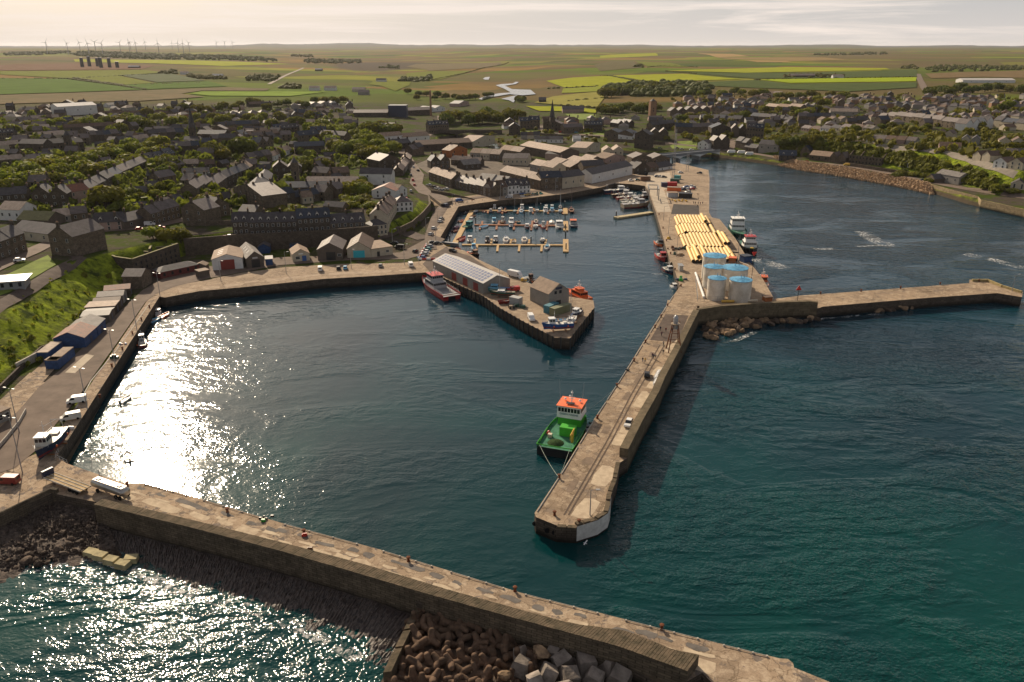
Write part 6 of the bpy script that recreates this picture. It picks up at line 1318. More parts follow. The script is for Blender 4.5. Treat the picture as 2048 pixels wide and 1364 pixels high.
# light tower on legs
tw = thing('light_tower', 'rusty skeleton light tower with a grey lantern on the middle pier', 'lighthouse', G(1347, 701, 4.05))
for i, (x, y) in enumerate([(-2, -2), (2, -2), (2, 2), (-2, 2)]): MB().tube((x, y, 0), (x * .38, y * .38, 9), .2, .13, 6).build('leg', M_rust, tw)
b = MB()
for z_, k in ((3.2, .78), (6.2, .57)):
    c = [(-2 * k, -2 * k, z_), (2 * k, -2 * k, z_), (2 * k, 2 * k, z_), (-2 * k, 2 * k, z_)]
    for i in range(4): b.tube(c[i], c[(i + 1) % 4], .08, n=4)
b.build('brace', M_rust, tw); MB().lathe([(1.5, 9), (1.5, 9.2)], 12).build('gallery', P('tan'), tw); MB().lathe([(.9, 7.4), (.9, 9)], 8).build('room', M_galv, tw)
MB().lathe([(.75, 9.2), (.75, 11), (.85, 11.05), (.5, 11.7), (.1, 12)], 10).build('lantern', P('lightgrey'), tw); b = MB()
for i in range(12): t0, t1 = i * math.pi / 6, (i + 1) * math.pi / 6; b.tube((1.45 * math.cos(t0), 1.45 * math.sin(t0), 10.1), (1.45 * math.cos(t1), 1.45 * math.sin(t1), 10.1), .04, n=3).tube((1.45 * math.cos(t0), 1.45 * math.sin(t0), 9.2), (1.45 * math.cos(t0), 1.45 * math.sin(t0), 10.1), .03, n=3)
b.build('guard_rail', M_rust, tw)
# beacons
for px, py, h, inv, lab in [(1594, 607, 5.6, False, 'red triangle beacon on a thin pole on the outer pier'), (1503, 558, 10, True, 'inverted red triangle beacon on a tall pole right of the tanks')]:
    r_ = thing('beacon', lab, 'beacon', G(px, py, 4.05)); MB().tube((0, 0, 0), (0, 0, h), .12, .09, 6).build('pole', M_dark, r_)
    z0, z1 = (h - .3, h + 1.6) if not inv else (h + 1.6, h - .3); MB().loft([[(-1.1, -.06, z0), (1.1, -.06, z0), (0, -.06, z1)], [(-1.1, .06, z0), (1.1, .06, z0), (0, .06, z1)]]).build('triangle', paint('signal_red', (.62, .03, .02), .5), r_)
# lamp posts
def lamp(px, py, h, label, group=None, z=4.05, arms=2, town=False, ang=0):
    p = G(px, py, z); r_ = thing('street_lamp', label, 'street lamp', p, R(ang), group); MB().tube((0, 0, 0), (0, 0, h), .14, .07, 7).build('pole', M_galv, r_)
    for s in ((-1, 1) if arms == 2 else (1,)): MB().tube((0, 0, h - .1), (s * 1.2, 0, h + .1), .05, n=4).build('arm', M_galv, r_); MB().box(s * 1.45 - .42, s * 1.45 + .42, -.16, .16, h, h + .18).build('lamp_head', P('lightgrey'), r_)
    return r_
for i, (x, y, h) in enumerate([(45, 945, 14), (38.5, 864, 12), (175, 819, 12), (231, 731, 11.5), (274, 661, 11), (320, 591, 9)]): lamp(x, y, h, 'tall twin-armed lamp post on the left quay, %s from the foreground' % ordi(i), 'lamp posts of the left quay', ang=-20)
for i, (x, y, h) in enumerate([(442, 562, 8.5), (572.6, 547, 9.5), (702.7, 537, 8.5), (809, 530, 9.5), (838, 528, 7)]): lamp(x, y, h, 'lamp post on the front quay, %s from the left' % ordi(i), 'lamp posts of the front quay', arms=1)
for i, (x, y, h) in enumerate([(1327, 441, 8), (1337, 468, 9), (1353, 514, 9), (1404, 560, 8)]): lamp(x, y, h, 'thin lamp post beside the pipes, %s from the far end' % ordi(i), 'lamp posts beside the pipes', arms=1)
for i, (x, y, h) in enumerate([(785, 486, 7), (852, 466, 8), (875, 446, 8), (905, 412, 7), (1001, 397, 9), (1111, 383, 9), (872, 485, 7)]): lamp(x, y, h, 'lamp post on the road round the marina, %s from the left' % ordi([0, 1, 3, 4, 5, 6, 2][i]), 'lamp posts round the marina', arms=1)
lamp(1472, 552, 19, 'very tall lighting mast rising behind the widest tank', arms=2)
lamp(1180, 1030, 6, 'thin pole standing at the head of the middle pier', arms=1)
lamp(2024, 583, 7, 'small lamp pole at the end of the thin outer pier', arms=1); lamp(201, 962, 3, 'short iron post on the breakwater root', arms=1)
def lattice(px, py, h, w_, label):
    r_ = MB(); p = G(px, py, 4.1); n = int(h / 2.2); c = [(-w_, -w_), (w_, -w_), (w_, w_), (-w_, w_)]
    for x, y in c: r_.tube((x, y, 0), (x * .6, y * .6, h), .09, n=4)
    for i in range(n):
        k0, k1 = 1 - .4 * i / n, 1 - .4 * (i + 1) / n
        for j in range(4): a, b = c[j], c[(j + 1) % 4]; r_.tube((a[0] * k0, a[1] * k0, h * i / n), (b[0] * k1, b[1] * k1, h * (i + 1) / n), .05, n=3)
    o = r_.build('lattice_mast', M_galv); o.location = p; return tag(o, label, 'mast')
lattice(1346, 360, 36, .7, 'tall thin lattice mast on the quay behind the fishing fleet'); lattice(1374, 343, 14, .9, 'shorter lattice tower near the river mouth')
# containers, sheds and hoist on the quay behind the pipes
for a, b, D, h, c, rf, lab in [((1336, 395), (1356, 395), 5, 2.8, 'lightgrey', 'tan', 'pale cabin left of the black shop on the quay'), ((1357, 396), (1384, 397), 4, 2.8, 'black', 'black', 'black shop container with a white sign on the quay'), ((1334, 382), (1362, 383), 3, 2.4, 'orange', 'pale', 'orange and cream container on the quay'), ((1335, 373), (1354, 373), 3, 2.6, 'red', 'red', 'red container on the quay behind the orange one'), ((1323, 374), (1335, 374), 3, 2.6, 'navy', 'navy', 'navy container at the top of the slipway'),
    ((1340, 365), (1358, 366), 3, 2.4, 'darkgreen', 'darkgreen', 'dark green plant container near the mast'), ((1347, 358), (1359, 359), 3, 2.4, 'teal', 'teal', 'teal plant container behind the dark green one'), ((1282, 362), (1301, 362), 4, 2.8, 'brown', 'brown', 'dark flat-roofed hut on the pale slipway apron')]:
    m1 = P(c); m2 = ROOF.get(rf) or P(rf); shed('container', lab, a, b, D, h, 0, m1, m2, 'flat', cat='container', ov=.05)
for i in range(9): p = G(1344 + i * 3.6 + (i % 2) * 2, 401 + (i % 3) * 1.2, 4.1); tag(mo('buoy', MB().lathe([(.05, 0), (.6, .25), (.6, .8), (.05, 1.05)], 8).mesh('buoy', P('yellow')), None, p), 'small yellow buoy among those lined up behind the pipes', 'buoy', 'yellow buoys behind the pipes')
hz2 = thing('boat_hoist', 'grey boat hoist frame over the slipway beside the fishing fleet', 'boat hoist', G(1306, 396, 4.05), dirang(G(1303, 380), G(1312, 416)))
b = MB()
for x in (-8, 8):
    for y in (-3, 3): b.tube((x, y, 0), (x, y, 7), .3, n=6)
    b.tube((x, -3, 7), (x, 3, 7), .3, n=6)
for y in (-3, 3): b.tube((-8, y, 7), (8, y, 7), .28, n=6)
b.build('frame', P('grey'), hz2)
# bundles, creels and gear
def clutter(px, py, label, kinds, n, spread, seed, z=4.06):
    sc_ = .55 if seed in (8, 9, 10, 11, 12) else 1; spread *= sc_
    q = random.Random(seed); b = MB(); p = G(px, py, z)
    for i in range(n):
        x, y = q.gauss(0, spread), q.gauss(0, spread * .6); s = q.uniform(.3, .8) * sc_; b.box(x - s, x + s, y - s * .7, y + s * .7, 0, q.uniform(.4, 1.3) * sc_, P(q.choice(kinds)), .08)
    o = b.build('fishing_gear'); o.location = p; tag(o, label, 'fishing gear')
clutter(1352, 498, 'heap of dark creels and nets beside the red fishing boat', ['black', 'brown', 'darkgreen'], 14, 1.8, 1); clutter(1354, 510, 'heap of creels by the quay lamp post', ['black', 'darkgreen', 'tan'], 9, 1.3, 2); clutter(1362, 560, 'green and dark gear at the quay bend', ['darkgreen', 'green', 'navy'], 8, 1.2, 3); clutter(1337, 478, 'small dark stack of gear on the pipes quay', ['black', 'yellow'], 7, .4, 4)
clutter(1033, 615, 'tangle of creels in front of the grey site cabin', ['black', 'darkgreen', 'tan'], 14, 1.8, 5); clutter(1048, 560, 'heap of yellow and white gear behind the white box van', ['yellow', 'offwhite', 'black'], 8, 1.5, 6); clutter(225, 717, 'heap of green and red nets at the foot of a left quay lamp', ['darkgreen', 'red', 'black'], 7, .9, 7); clutter(247, 689, 'blue bundle of gear on the left quay', ['blue', 'darkred', 'navy'], 5, .9, 8)
clutter(138, 858, 'white barrels and a black coil by the wooden boat ashore', ['offwhite', 'white', 'black'], 6, 1.1, 9); clutter(528, 1036, 'green box and dark creels on the breakwater edge', ['green', 'black', 'brown'], 6, 1.3, 10); clutter(610, 1072, 'bright red and orange buoys beside a breakwater bollard', ['red', 'orange'], 6, .35, 11); clutter(620, 1098, 'rusty brown plate leaning on the breakwater parapet', ['brown'], 4, .3, 12)
clutter(1075, 388, 'dark green nets piled on the far marina quay', ['darkgreen', 'teal'], 8, 1.8, 13); clutter(1443, 470, 'dark posts and gear at the quay edge by the outer vessels', ['black', 'darkgreen'], 5, 1.2, 14)
for i, (a, b, n) in enumerate([((1319, 745), (1311, 760), 5), ((1331, 736), (1322, 752), 5), ((1317, 757), (1309, 772), 4)]):
    A = Vector(G(*a, 4.06)); B = Vector(G(*b, 4.06)); m_ = MB()
    for j in range(n): q = A.lerp(B, (j + .5) / n); m_.box(q.x - .6, q.x + .6, q.y - .9, q.y + .7, 4.06, 4.9, P('lightgrey'), .05); m_.box(q.x - .3, q.x + .3, q.y - .5, q.y + .4, 4.9, 5.1, P('white'))
    tag(m_.build('wrapped_bundle'), ['row of white wrapped bundles, left of two beside the black car', 'row of white wrapped bundles, right of two against the parapet', 'short row of grey bundles nearer the camera by the parapet'][i], 'bundle')
b = MB(); A = Vector(G(836, 519, 4.1)); B = Vector(G(852, 489, 4.1))
for i in range(16): p, q = A.lerp(B, i / 16), A.lerp(B, (i + .92) / 16); b.hexa([(v[0] + dx_, v[1] + dy_, 4.09) for v, dx_, dy_ in ((p, 0, 0), (p, .5, 0), (q, .5, 0), (q, 0, 0))] + [(v[0] + dx_, v[1], 4.9) for v, dx_ in ((p, .1), (p, .4), (q, .4), (q, .1))], P('red') if i % 5 else P('white'))
for i in range(6): x = A.x + i * 2.0; b.box(x, x + 1.9, A.y - .6, A.y - .1, 4.09, 4.9, P('red') if i % 2 else P('white'))
tag(b.build('barrier'), 'red and white plastic road barrier beside the parked cars', 'barrier')
sr_ = thing('metal_railing', 'white railing across the corner of the left quay and the breakwater', 'railing'); rail(sr_, [G(112, 917, 4.05), G(135, 928, 4.05)], 1.1, M_white); rail(sr_, [G(118, 905, 4.05), G(112, 917, 4.05)], 1.1, M_white)
for ob in list(sr_.children): pass
# bridges
def bridge(name, a, b, w_, z, spans, label, m, zb=-4):
    A = Vector((*G2(*a, z), 0)); B = Vector((*G2(*b, z), 0)); r_ = thing(name, label, 'bridge', A, dirang(A, B)); L_ = (B - A).length
    MB().box(0, L_, 0, w_, z - 1.0, z).build('deck', m, r_)
    MB().box(0, L_, -.3, 0, z - 1.3, z + 1.0).build('parapet', m, r_); MB().box(0, L_, w_, w_ + .3, z - 1.3, z + 1.0).build('parapet', m, r_)
    for i in range(1, spans): MB().box(L_ * i / spans - 1, L_ * i / spans + 1, .2, w_ - .2, zb, z - 1.01).build('pier', m, r_)
    for i in range(spans):
        x0, x1 = L_ * i / spans, L_ * (i + 1) / spans; pr = [(x0 + (x1 - x0) * t, z - 1.35 - 2.4 * (2 * t - 1) ** 2) for t in [k / 12 for k in range(13)]]
        MB().loft([[(x, y, zz) for x, zz in pr] + [(x1, y, z - 1.02), (x0, y, z - 1.02)] for y in (.1, w_ - .1)]).build('arch', M_white if name == 'road_bridge' else m, r_)
bridge('road_bridge', (1318, 313), (1440, 301), 9, 6.5, 3, 'low road bridge across the river mouth', P('grey'))
bridge('stone_bridge', (868, 263), (1004, 263), 9, 7, 3, 'dark arched stone bridge upstream of the low town', WALL['dstone'])
# ------------------------------------------------------------------ roads, lawns and field parcels
strip('road', [(866, 500), (868, 470), (880, 430), (898, 405), (880, 395), (850, 385), (832, 368), (836, 350), (818, 324), (806, 304), (812, 288), (862, 268), (885, 248), (880, 232)], 9, M_road, .35, label='road climbing from the marina through the town')
strip('road', [(898, 405), (960, 396), (1010, 388), (1080, 383), (1140, 375), (1200, 364), (1240, 355), (1300, 348), (1330, 335), (1320, 314)], 8, M_road, .4, label='waterfront road in front of the low town')
strip('road', [(380, 497), (480, 488), (640, 479), (745, 474), (800, 462), (850, 478)], 9, M_asph, .25, label='upper street in front of the long stone terrace')
strip('road', [(-60, 560), (0, 533), (60, 506), (102, 486), (140, 470), (200, 462), (300, 455), (380, 437)], 8, M_road, .3, label='street at the left running behind the ruin')
strip('path', [(-40, 640), (0, 612), (60, 578), (110, 545), (160, 516), (130, 500)], 5, M_asph, .3, label='asphalt footpath along the top of the grass bank')
strip('road', [(1836, 148), (1840, 160), (1848, 176), (1856, 186)], 13, M_road, .8, label='straight road leaving the right-hand town'); strip('road', [(538, 169), (570, 152), (607, 136)], 9, mat('pale_road', (.28, .24, .19), .9), 1.0, label='pale straight road through the far fields')
strip('road', [(1690, 268), (1760, 290), (1850, 300), (1900, 306), (1940, 318), (1980, 334), (2030, 350), (2080, 352)], 6, mat('pale_lane', (.24, .21, .17), .9), .35, label='lane along the top of the right-hand cliff')
strip('road', [(1440, 302), (1470, 290), (1440, 272), (1400, 262), (1350, 262)], 8, M_road, .35, label='street leaving the bridge on the far side')
strip('road', [(1040, 266), (1100, 266), (1200, 272), (1330, 287), (1436, 297)], 8, M_road, .4, label='riverside road on the far bank')
for p_, m_, lb_ in [([(0, 556), (40, 538), (96, 511), (112, 530), (75, 552), (50, 566), (20, 585), (0, 592)], M_grass, 'mown lawn at the top of the grass bank'), ([(1340, 292), (1355, 283), (1395, 282), (1392, 297), (1345, 298)], M_grass, 'bright green mound by the far end of the bridge'), ([(1040, 262), (1160, 262), (1330, 284), (1330, 290), (1160, 270), (1040, 268)], M_grass, 'green river bank below the far street'),
    ([(1130, 228), (1190, 228), (1192, 238), (1150, 240)], M_grass, 'bright lawn behind the church'), ([(860, 398), (884, 392), (912, 402), (890, 412), (868, 412)], M_sand, 'bare fenced yard beside the road fork'), ([(1020, 330), (1250, 318), (1290, 345), (1180, 355), (1040, 372), (900, 372), (860, 350), (830, 330), (900, 300)], mat('town_paving', (.13, .105, .08), .9, .2, .15), 'paved lanes and yards of the low town'), ([(1070, 252), (1150, 250), (1200, 258), (1190, 266), (1080, 264)], M_road, 'car park beside the river')]:
    drape('lawn' if m_ is M_grass else 'yard', p_, m_, .22, 14, label=lb_)
def crop(n, c, c2=None):
    c = tuple(v * .95 for v in c); c2 = tuple(v * .95 for v in c2) if c2 else None; return mat('crop_' + n, c, 1, .1, .03, spec=.02, col2=c2 or tuple(v * .8 for v in c))
Cg = crop('deep_green', (.07, .125, .012)); Co = crop('olive', (.14, .16, .02)); Cy = crop('yellow_green', (.27, .29, .018)); Cb = crop('brown', (.16, .12, .065), (.11, .10, .05)); Cq = crop('grey_green', (.10, .12, .06)); Ca = crop('amber', (.33, .22, .09)); Cd = crop('dark_green', (.07, .095, .03))
q1 = lambda *a: [(x / 2.926, 60 + y / 2.926) for x, y in a]; q2 = lambda *a: [(600 + x / 2.926, 60 + y / 2.926) for x, y in a]; q3 = lambda *a: [(1200 + x / 2.415, 60 + y / 2.415) for x, y in a]
for p_, m_, lb_ in [(q1((-60, 245), (400, 240), (830, 235), (990, 250), (410, 285), (0, 262)), Co, 'olive field far left'), (q1((-60, 282), (380, 288), (840, 352), (400, 368), (-60, 382)), Cg, 'deep green field far left'), (q1((430, 282), (680, 265), (900, 312), (700, 325)), Co, 'striped olive field'), (q1((690, 263), (1000, 257), (1200, 298), (920, 308)), Cq, 'grey-green field'), (q1((730, 325), (920, 312), (1220, 302), (1330, 332), (860, 350)), Cg, 'green field above the left town'),
    (q1((1100, 375), (1180, 362), (1500, 362), (1920, 364), (1700, 390), (1230, 388)), crop('bright_green', (.17, .25, .03)), 'bright green strip field above the left town'), (q1((-60, 386), (400, 372), (860, 356), (1330, 338), (1580, 345), (1560, 358), (1180, 358), (1060, 376), (1200, 395), (800, 420), (300, 428), (-60, 440)), Cb, 'brown stubble field behind the left town'),
    (q1((-60, 205), (500, 196), (900, 212), (820, 232), (0, 240)), crop('heath', (.15, .085, .05)), 'reddish moor behind the tall stacks'), (q1((430, 172), (900, 176), (1700, 200), (1300, 212), (900, 196), (440, 186)), Cy, 'thin yellow-green strip below the far wood'),
    (q2((1440, 300), (1600, 280), (1790, 270), (2000, 310), (1550, 340)), Cy, 'bright yellow-green field beyond the river'), (q2((1540, 345), (2020, 316), (2080, 325), (1850, 355), (1600, 370), (1530, 372)), crop('lime', (.21, .24, .03)), 'bright field sloping to the river'), (q2((1370, 428), (1480, 392), (1760, 362), (1780, 400), (1740, 455), (1560, 445)), crop('hay', (.25, .23, .055)), 'hay-coloured field above the church spire'), (q2((1320, 448), (1560, 452), (1735, 470), (1730, 490), (1400, 478)), Cy, 'green-yellow field strip above the church spire'),
    (q2((1800, 268), (2150, 262), (2150, 305), (2020, 306)), Cy, 'yellow-green field above the north wood'), (q2((430, 300), (650, 305), (640, 325), (560, 360), (480, 330), (400, 320)), Co, 'olive meadow behind the distillery'), (q2((680, 200), (1180, 190), (1100, 222), (760, 240), (620, 215)), Cb, 'brown field left of the river valley'), (q2((620, 255), (760, 242), (1000, 240), (820, 292), (640, 296)), Co, 'olive field left of the river valley'),
    (q3((50, 222), (400, 213), (690, 240), (240, 255), (0, 290), (-60, 240)), Cy, 'long bright field on the right plain'), (q3((760, 241), (1530, 230), (1525, 250), (920, 258)), crop('vivid', (.27, .34, .015)), 'brightest yellow-green field above the right-hand town'), (q3((320, 199), (900, 180), (1380, 185), (1400, 192), (700, 208)), Cy, 'narrow yellow-green field across the right plain'),
    (q3((470, 212), (1060, 205), (1530, 193), (1530, 226), (750, 237)), Cd, 'dark green field across the right plain'), (q3((330, 262), (750, 244), (920, 262), (1530, 255), (1528, 280), (1200, 300), (700, 280)), Cd, 'dark green field just above the right-hand town'), (q3((470, 113), (640, 116), (720, 128), (560, 132)), Ca, 'small amber field near the horizon at right'), (q3((690, 146), (900, 150), (930, 157), (760, 156)), Ca, 'amber field on the right plain'), (q3((170, 152), (340, 160), (430, 180), (230, 178)), Co, 'olive field right of centre'), (q3((560, 132), (1080, 133), (1200, 145), (940, 152), (640, 142)), crop('ochre', (.24, .17, .07)), 'ochre field on the right plain'),
    (q3((1740, 205), (2110, 195), (2110, 235), (1850, 228), (1600, 235), (1570, 212)), crop('rough', (.17, .12, .06)), 'rough brown ground around the far white building at right'), (q3((0, 125), (270, 112), (280, 124), (0, 135)), Cy, 'pale green field near the horizon right of centre'), (q3((60, 150), (160, 152), (200, 184), (0, 200), (-30, 170)), crop('moss', (.12, .105, .05)), 'brown moorland right of centre')]:
    drape('field', p_, m_, 1.2, 60, label=lb_)
M_river = water_material('river_water', (.03, .05, .06), (.03, .05, .06), .12)
for p_, lb_ in [(q2((1045, 408), (1095, 386), (1170, 374), (1232, 370), (1200, 350), (1145, 327), (1180, 320), (1245, 316), (1262, 306), (1282, 308), (1262, 320), (1200, 330), (1240, 350), (1350, 354), (1380, 380), (1300, 387), (1225, 380), (1130, 396), (1065, 413)), 'pale winding river in the valley'), (q2((1178, 408), (1240, 392), (1272, 386), (1262, 412), (1250, 430), (1222, 416)), 'lower reach of the winding river'), (q2((1070, 288), (1085, 279), (1112, 277), (1104, 294), (1082, 294)), 'small far pool of the river')]:
    drape('river', p_, M_river, 1.6, 40, label=lb_)

# ------------------------------------------------------------------ trees: domed crowns of many leaf clumps
def leafmat(name, a, b):
    m = bpy.data.materials.new(name); m.use_nodes = True; t = m.node_tree; bs = t.nodes['Principled BSDF']; bs.inputs['Roughness'].default_value = .75; bs.inputs['Specular IOR Level'].default_value = .25
    g = N(t, 'ShaderNodeNewGeometry'); oi = N(t, 'ShaderNodeObjectInfo')
    c = mix(t, ramp(t, noise_(t, g.outputs['Position'], .5, 5, .7), [(.35, (0, 0, 0)), (.65, (1, 1, 1))]), a, b)
    c = mix(t, oi.outputs['Random'], c, mix(t, .75, c, (.16, .13, .012)))
    t.links.new(c, bs.inputs['Base Color'])
    tr = N(t, 'ShaderNodeBsdfTranslucent'); t.links.new(c, tr.inputs['Color']); ms = N(t, 'ShaderNodeMixShader'); ms.inputs[0].default_value = .42
    t.links.new(bs.outputs[0], ms.inputs[1]); t.links.new(tr.outputs[0], ms.inputs[2]); o = [n for n in t.nodes if n.type == 'OUTPUT_MATERIAL'][0]; t.links.new(ms.outputs[0], o.inputs['Surface']); return m
M_leaf = leafmat('leaves', (.08, .115, .012), (.27, .31, .025)); M_leafd = leafmat('dark_leaves', (.045, .07, .010), (.135, .165, .02)); M_bark = mat('bark', (.07, .05, .035), .95)
def crown_me(seed, m, n=950, flat=.72):
    q = random.Random(seed); b = MB(); lobes = [((0, 0, 0), 1.0)] + [((math.cos(a) * q.uniform(.35, .6), math.sin(a) * q.uniform(.35, .6), q.uniform(-.15, .3)), q.uniform(.45, .68)) for a in [k * 1.05 + q.uniform(-.3, .3) for k in range(6)]]
    for i in range(n):
        (cx, cy, cz), r_ = q.choice(lobes); u = q.uniform(-.55, 1); a = q.uniform(0, 6.283); s_ = math.sqrt(max(0, 1 - u * u)); d = Vector((s_ * math.cos(a), s_ * math.sin(a), u)); rr_ = r_ * (1 - abs(q.gauss(0, .09)))
        p = Vector((cx, cy, cz)) * .9 + d * rr_ * .85; p.z *= flat
        nrm = (d + Vector((q.gauss(0, .45), q.gauss(0, .45), q.gauss(0, .45)))).normalized(); t1 = nrm.orthogonal().normalized(); t2 = nrm.cross(t1); s = q.uniform(.06, .13); ph = q.uniform(0, 3)
        e1 = (t1 * math.cos(ph) + t2 * math.sin(ph)) * s; e2 = (-t1 * math.sin(ph) + t2 * math.cos(ph)) * s * .8; b.poly([p - e1 - e2 * .6, p + e1 * .7 - e2, p + e1 + e2 * .7, p - e1 * .6 + e2])
    for (cx, cy, cz), r_ in lobes: # dense heart of the crown
        b.loft([[((cx * .9 + math.cos(t) * r_ * .66 * k), (cy * .9 + math.sin(t) * r_ * .66 * k), (cz * .9 + zz * r_ * .66) * flat) for t in [j * 1.047 for j in range(6)]] for zz, k in ((-.6, .5), (-.1, 1), (.5, .85), (.85, .4))])
    return b.mesh('crown', m)
CR = [crown_me(i, M_leaf) for i in range(4)] + [crown_me(10 + i, M_leafd) for i in range(3)]; BUSH = [crown_me(20 + i, M_leaf, 320, .8) for i in range(2)] + [crown_me(30, M_leafd, 320, .8)]
TRK = MB().tube((0, 0, -1), (.1, 0, .55), .06, .04, 7).tube((.1, 0, .5), (.3, .1, .85), .03, .015, 5).tube((.1, 0, .5), (-.2, -.15, .85), .03, .015, 5).tube((.08, 0, .45), (0, .25, .8), .03, .015, 5).mesh('trunk', M_bark)
rt = random.Random(11); ntree = [0]
def tree(px, py, s, label, group=None, dark=None, bush=False, lift=0):
    p = T(px, py); z = Hs(p.x, p.y); k = s * rt.uniform(.85, 1.18); me = rt.choice(BUSH if bush else CR[4:] if dark else CR[:4] if dark is False else CR)
    if bush:
        o = mo('bush', me, None, (p.x, p.y, z + k * .3), rt.uniform(0, 6.28), (k, k, k * .9)); return tag(o, label, 'bush', group)
    r_ = thing('tree', label, 'tree', (p.x, p.y, z), rt.uniform(0, 6.28), group); ntree[0] += 1
    mo('trunk', TRK, r_, (0, 0, 0), 0, (k * 1.1, k * 1.1, k * .7)); mo('crown', me, r_, (0, 0, k * .62), 0, (k * rt.uniform(.95, 1.15), k * rt.uniform(.95, 1.15), k * rt.uniform(.9, 1.15))); return r_
def band(pts, wdt, n, s, label, dark=None, bush=False, jit=1.0):
    """n trees along a line in the photo, spread wdt to each side"""
    L_ = [Vector(p) for p in pts]; tot = sum((b - a).length for a, b in zip(L_, L_[1:]))
    for i in range(n):
        t = (i + rt.uniform(.1, .9)) / n * tot
        for a, b in zip(L_, L_[1:]):
            d = (b - a).length
            if t <= d: break
            t -= d
        q = a.lerp(b, min(1, t / d)); tree(q.x + rt.uniform(-3, 3) * jit, q.y + rt.uniform(-wdt, wdt), s, label, label if n > 1 else None, dark, bush)
band([(-20, 388), (100, 372), (200, 352), (290, 326), (350, 308)], 7, 22, 8.5, 'domed green tree on the near side of the big tree belt at the left', False)
band([(20, 366), (130, 338), (230, 312), (330, 292)], 8, 24, 8.5, 'domed green tree on the far side of the big tree belt at the left', False)
tree(218, 415, 11, 'big round tree standing alone in front of the left tree belt'); tree(270, 398, 6.5, 'smaller round tree right of the big lone one at the left'); tree(488, 312, 12, 'dark broad tree left of the long brown roof', dark=True); tree(428, 316, 11, 'dark broad tree below the church with the spire', dark=True); tree(447, 320, 8, 'lower dark tree beside the broad one below the church', dark=True)
band([(318, 368), (345, 348), (330, 336)], 5, 5, 8, 'dark tree in the clump left of the white paired houses', True); band([(280, 385), (325, 392), (250, 425)], 6, 5, 4.5, 'small garden tree in front of the left town houses'); band([(405, 428), (425, 418)], 4, 3, 7, 'tree between the stone gables above the terrace')
band([(610, 262), (680, 268), (740, 290), (790, 310)], 7, 16, 9, 'light green tree in the broad belt running down to the white house', False); band([(650, 290), (700, 308), (760, 322)], 8, 12, 8.5, 'green tree on the lower side of the belt above the white house'); band([(720, 270), (790, 268)], 6, 7, 10, 'tall dark tree below the distillery', True); band([(600, 345), (660, 348)], 4, 5, 7.5, 'tree standing behind the long pale flat roof', True)
band([(230, 262), (330, 250), (450, 246), (560, 250), (640, 245)], 9, 24, 8.5, 'tree among the roofs of the upper left town'); band([(20, 262), (130, 256), (250, 246), (350, 232)], 7, 16, 8, 'tree among the far left roofs'); band([(350, 226), (480, 218), (600, 212), (700, 206)], 6, 22, 8.5, 'tree at the far edge of the left town', True)
band([(885, 248), (940, 246), (1000, 244), (1040, 238)], 5, 14, 11, 'big dark tree in the wood beside the river bridge', True); band([(810, 192), (860, 198), (920, 200), (985, 188)], 5, 14, 8, 'bushy tree on the near bank of the valley', True); band([(1030, 204), (1052, 206)], 2, 3, 8, 'tree beside the pale river')
band([(1205, 196), (1260, 188), (1340, 180)], 5, 12, 13, 'tree of the dark wood right of the bright fields', True); band([(1200, 226), (1250, 224), (1320, 222)], 6, 13, 9, 'tree in the lower wood beside the square church tower', True); band([(1340, 190), (1420, 188), (1500, 192), (1600, 198), (1720, 200)], 6, 17, 9, 'tree at the far edge of the right-hand town'); band([(1360, 240), (1440, 245), (1500, 235), (1580, 222)], 8, 14, 7, 'tree among the houses of the right-hand town')
band([(1585, 232), (1600, 236), (1650, 215)], 5, 8, 8, 'tree in the clump in the middle of the right-hand town'); band([(1850, 192), (1920, 186), (2000, 184), (2060, 186)], 4, 15, 11, 'tree in the dark line behind the far right houses', True); band([(1700, 262), (1760, 258), (1860, 262), (1900, 270)], 5, 8, 5, 'garden tree between the terraces and the bungalows'); band([(2000, 224), (2030, 212)], 3, 3, 8, 'tree at the right edge among hipped roofs')
band([(1565, 306), (1620, 308), (1680, 318), (1740, 322)], 6, 24, 4.5, 'bush growing on the cliff above the shore road', bush=True); band([(1790, 348), (1850, 360), (1900, 352), (1940, 362)], 8, 20, 4, 'bush on the cliff near the grassy knoll', bush=True); band([(1560, 292), (1640, 288)], 3, 9, 6, 'tree along the top of the cliff left of the roofless mill', True)
band([(672, 418), (700, 405), (740, 412), (752, 430)], 10, 14, 4.5, 'garden bush behind the right part of the stone terrace', bush=True); band([(525, 428), (575, 424), (640, 424)], 5, 9, 3.6, 'garden bush behind the left part of the stone terrace', bush=True); band([(690, 385), (735, 392), (715, 375)], 7, 8, 6, 'leafy tree below the white house with two chimneys', False); band([(360, 480), (372, 486), (300, 480)], 3, 4, 5, 'shrubby tree beside the ruin')
band([(812, 468), (828, 452), (846, 430)], 3, 6, 2.2, 'low bush along the curved wall by the harbour hill', bush=True); band([(1990, 372), (2040, 392)], 6, 6, 3.5, 'bush below the bungalows at the right edge', bush=True)
bg_ = MB()
for i in range(90):
    t = rt.random(); k = rt.random(); a = Vector((-20, 800)).lerp(Vector((232, 568)), t); b = Vector((-40, 640)).lerp(Vector((150, 530)), t); q = a.lerp(b, k); p = T(q.x, q.y); s = rt.uniform(.25, .7); z = Hs(p.x, p.y)
    for j in range(5):
        d = Vector((rt.gauss(0, 1), rt.gauss(0, 1), abs(rt.gauss(0, .7)))).normalized() * s; e = Vector((rt.gauss(0, 1), rt.gauss(0, 1), rt.gauss(0, 1))).normalized() * s * .7; f_ = d.cross(e).normalized() * s * .6; c = Vector((p.x, p.y, z)) + d * .8
        bg_.poly([c - e - f_, c + e - f_ * .6, c + e * .8 + f_, c - e * .7 + f_])
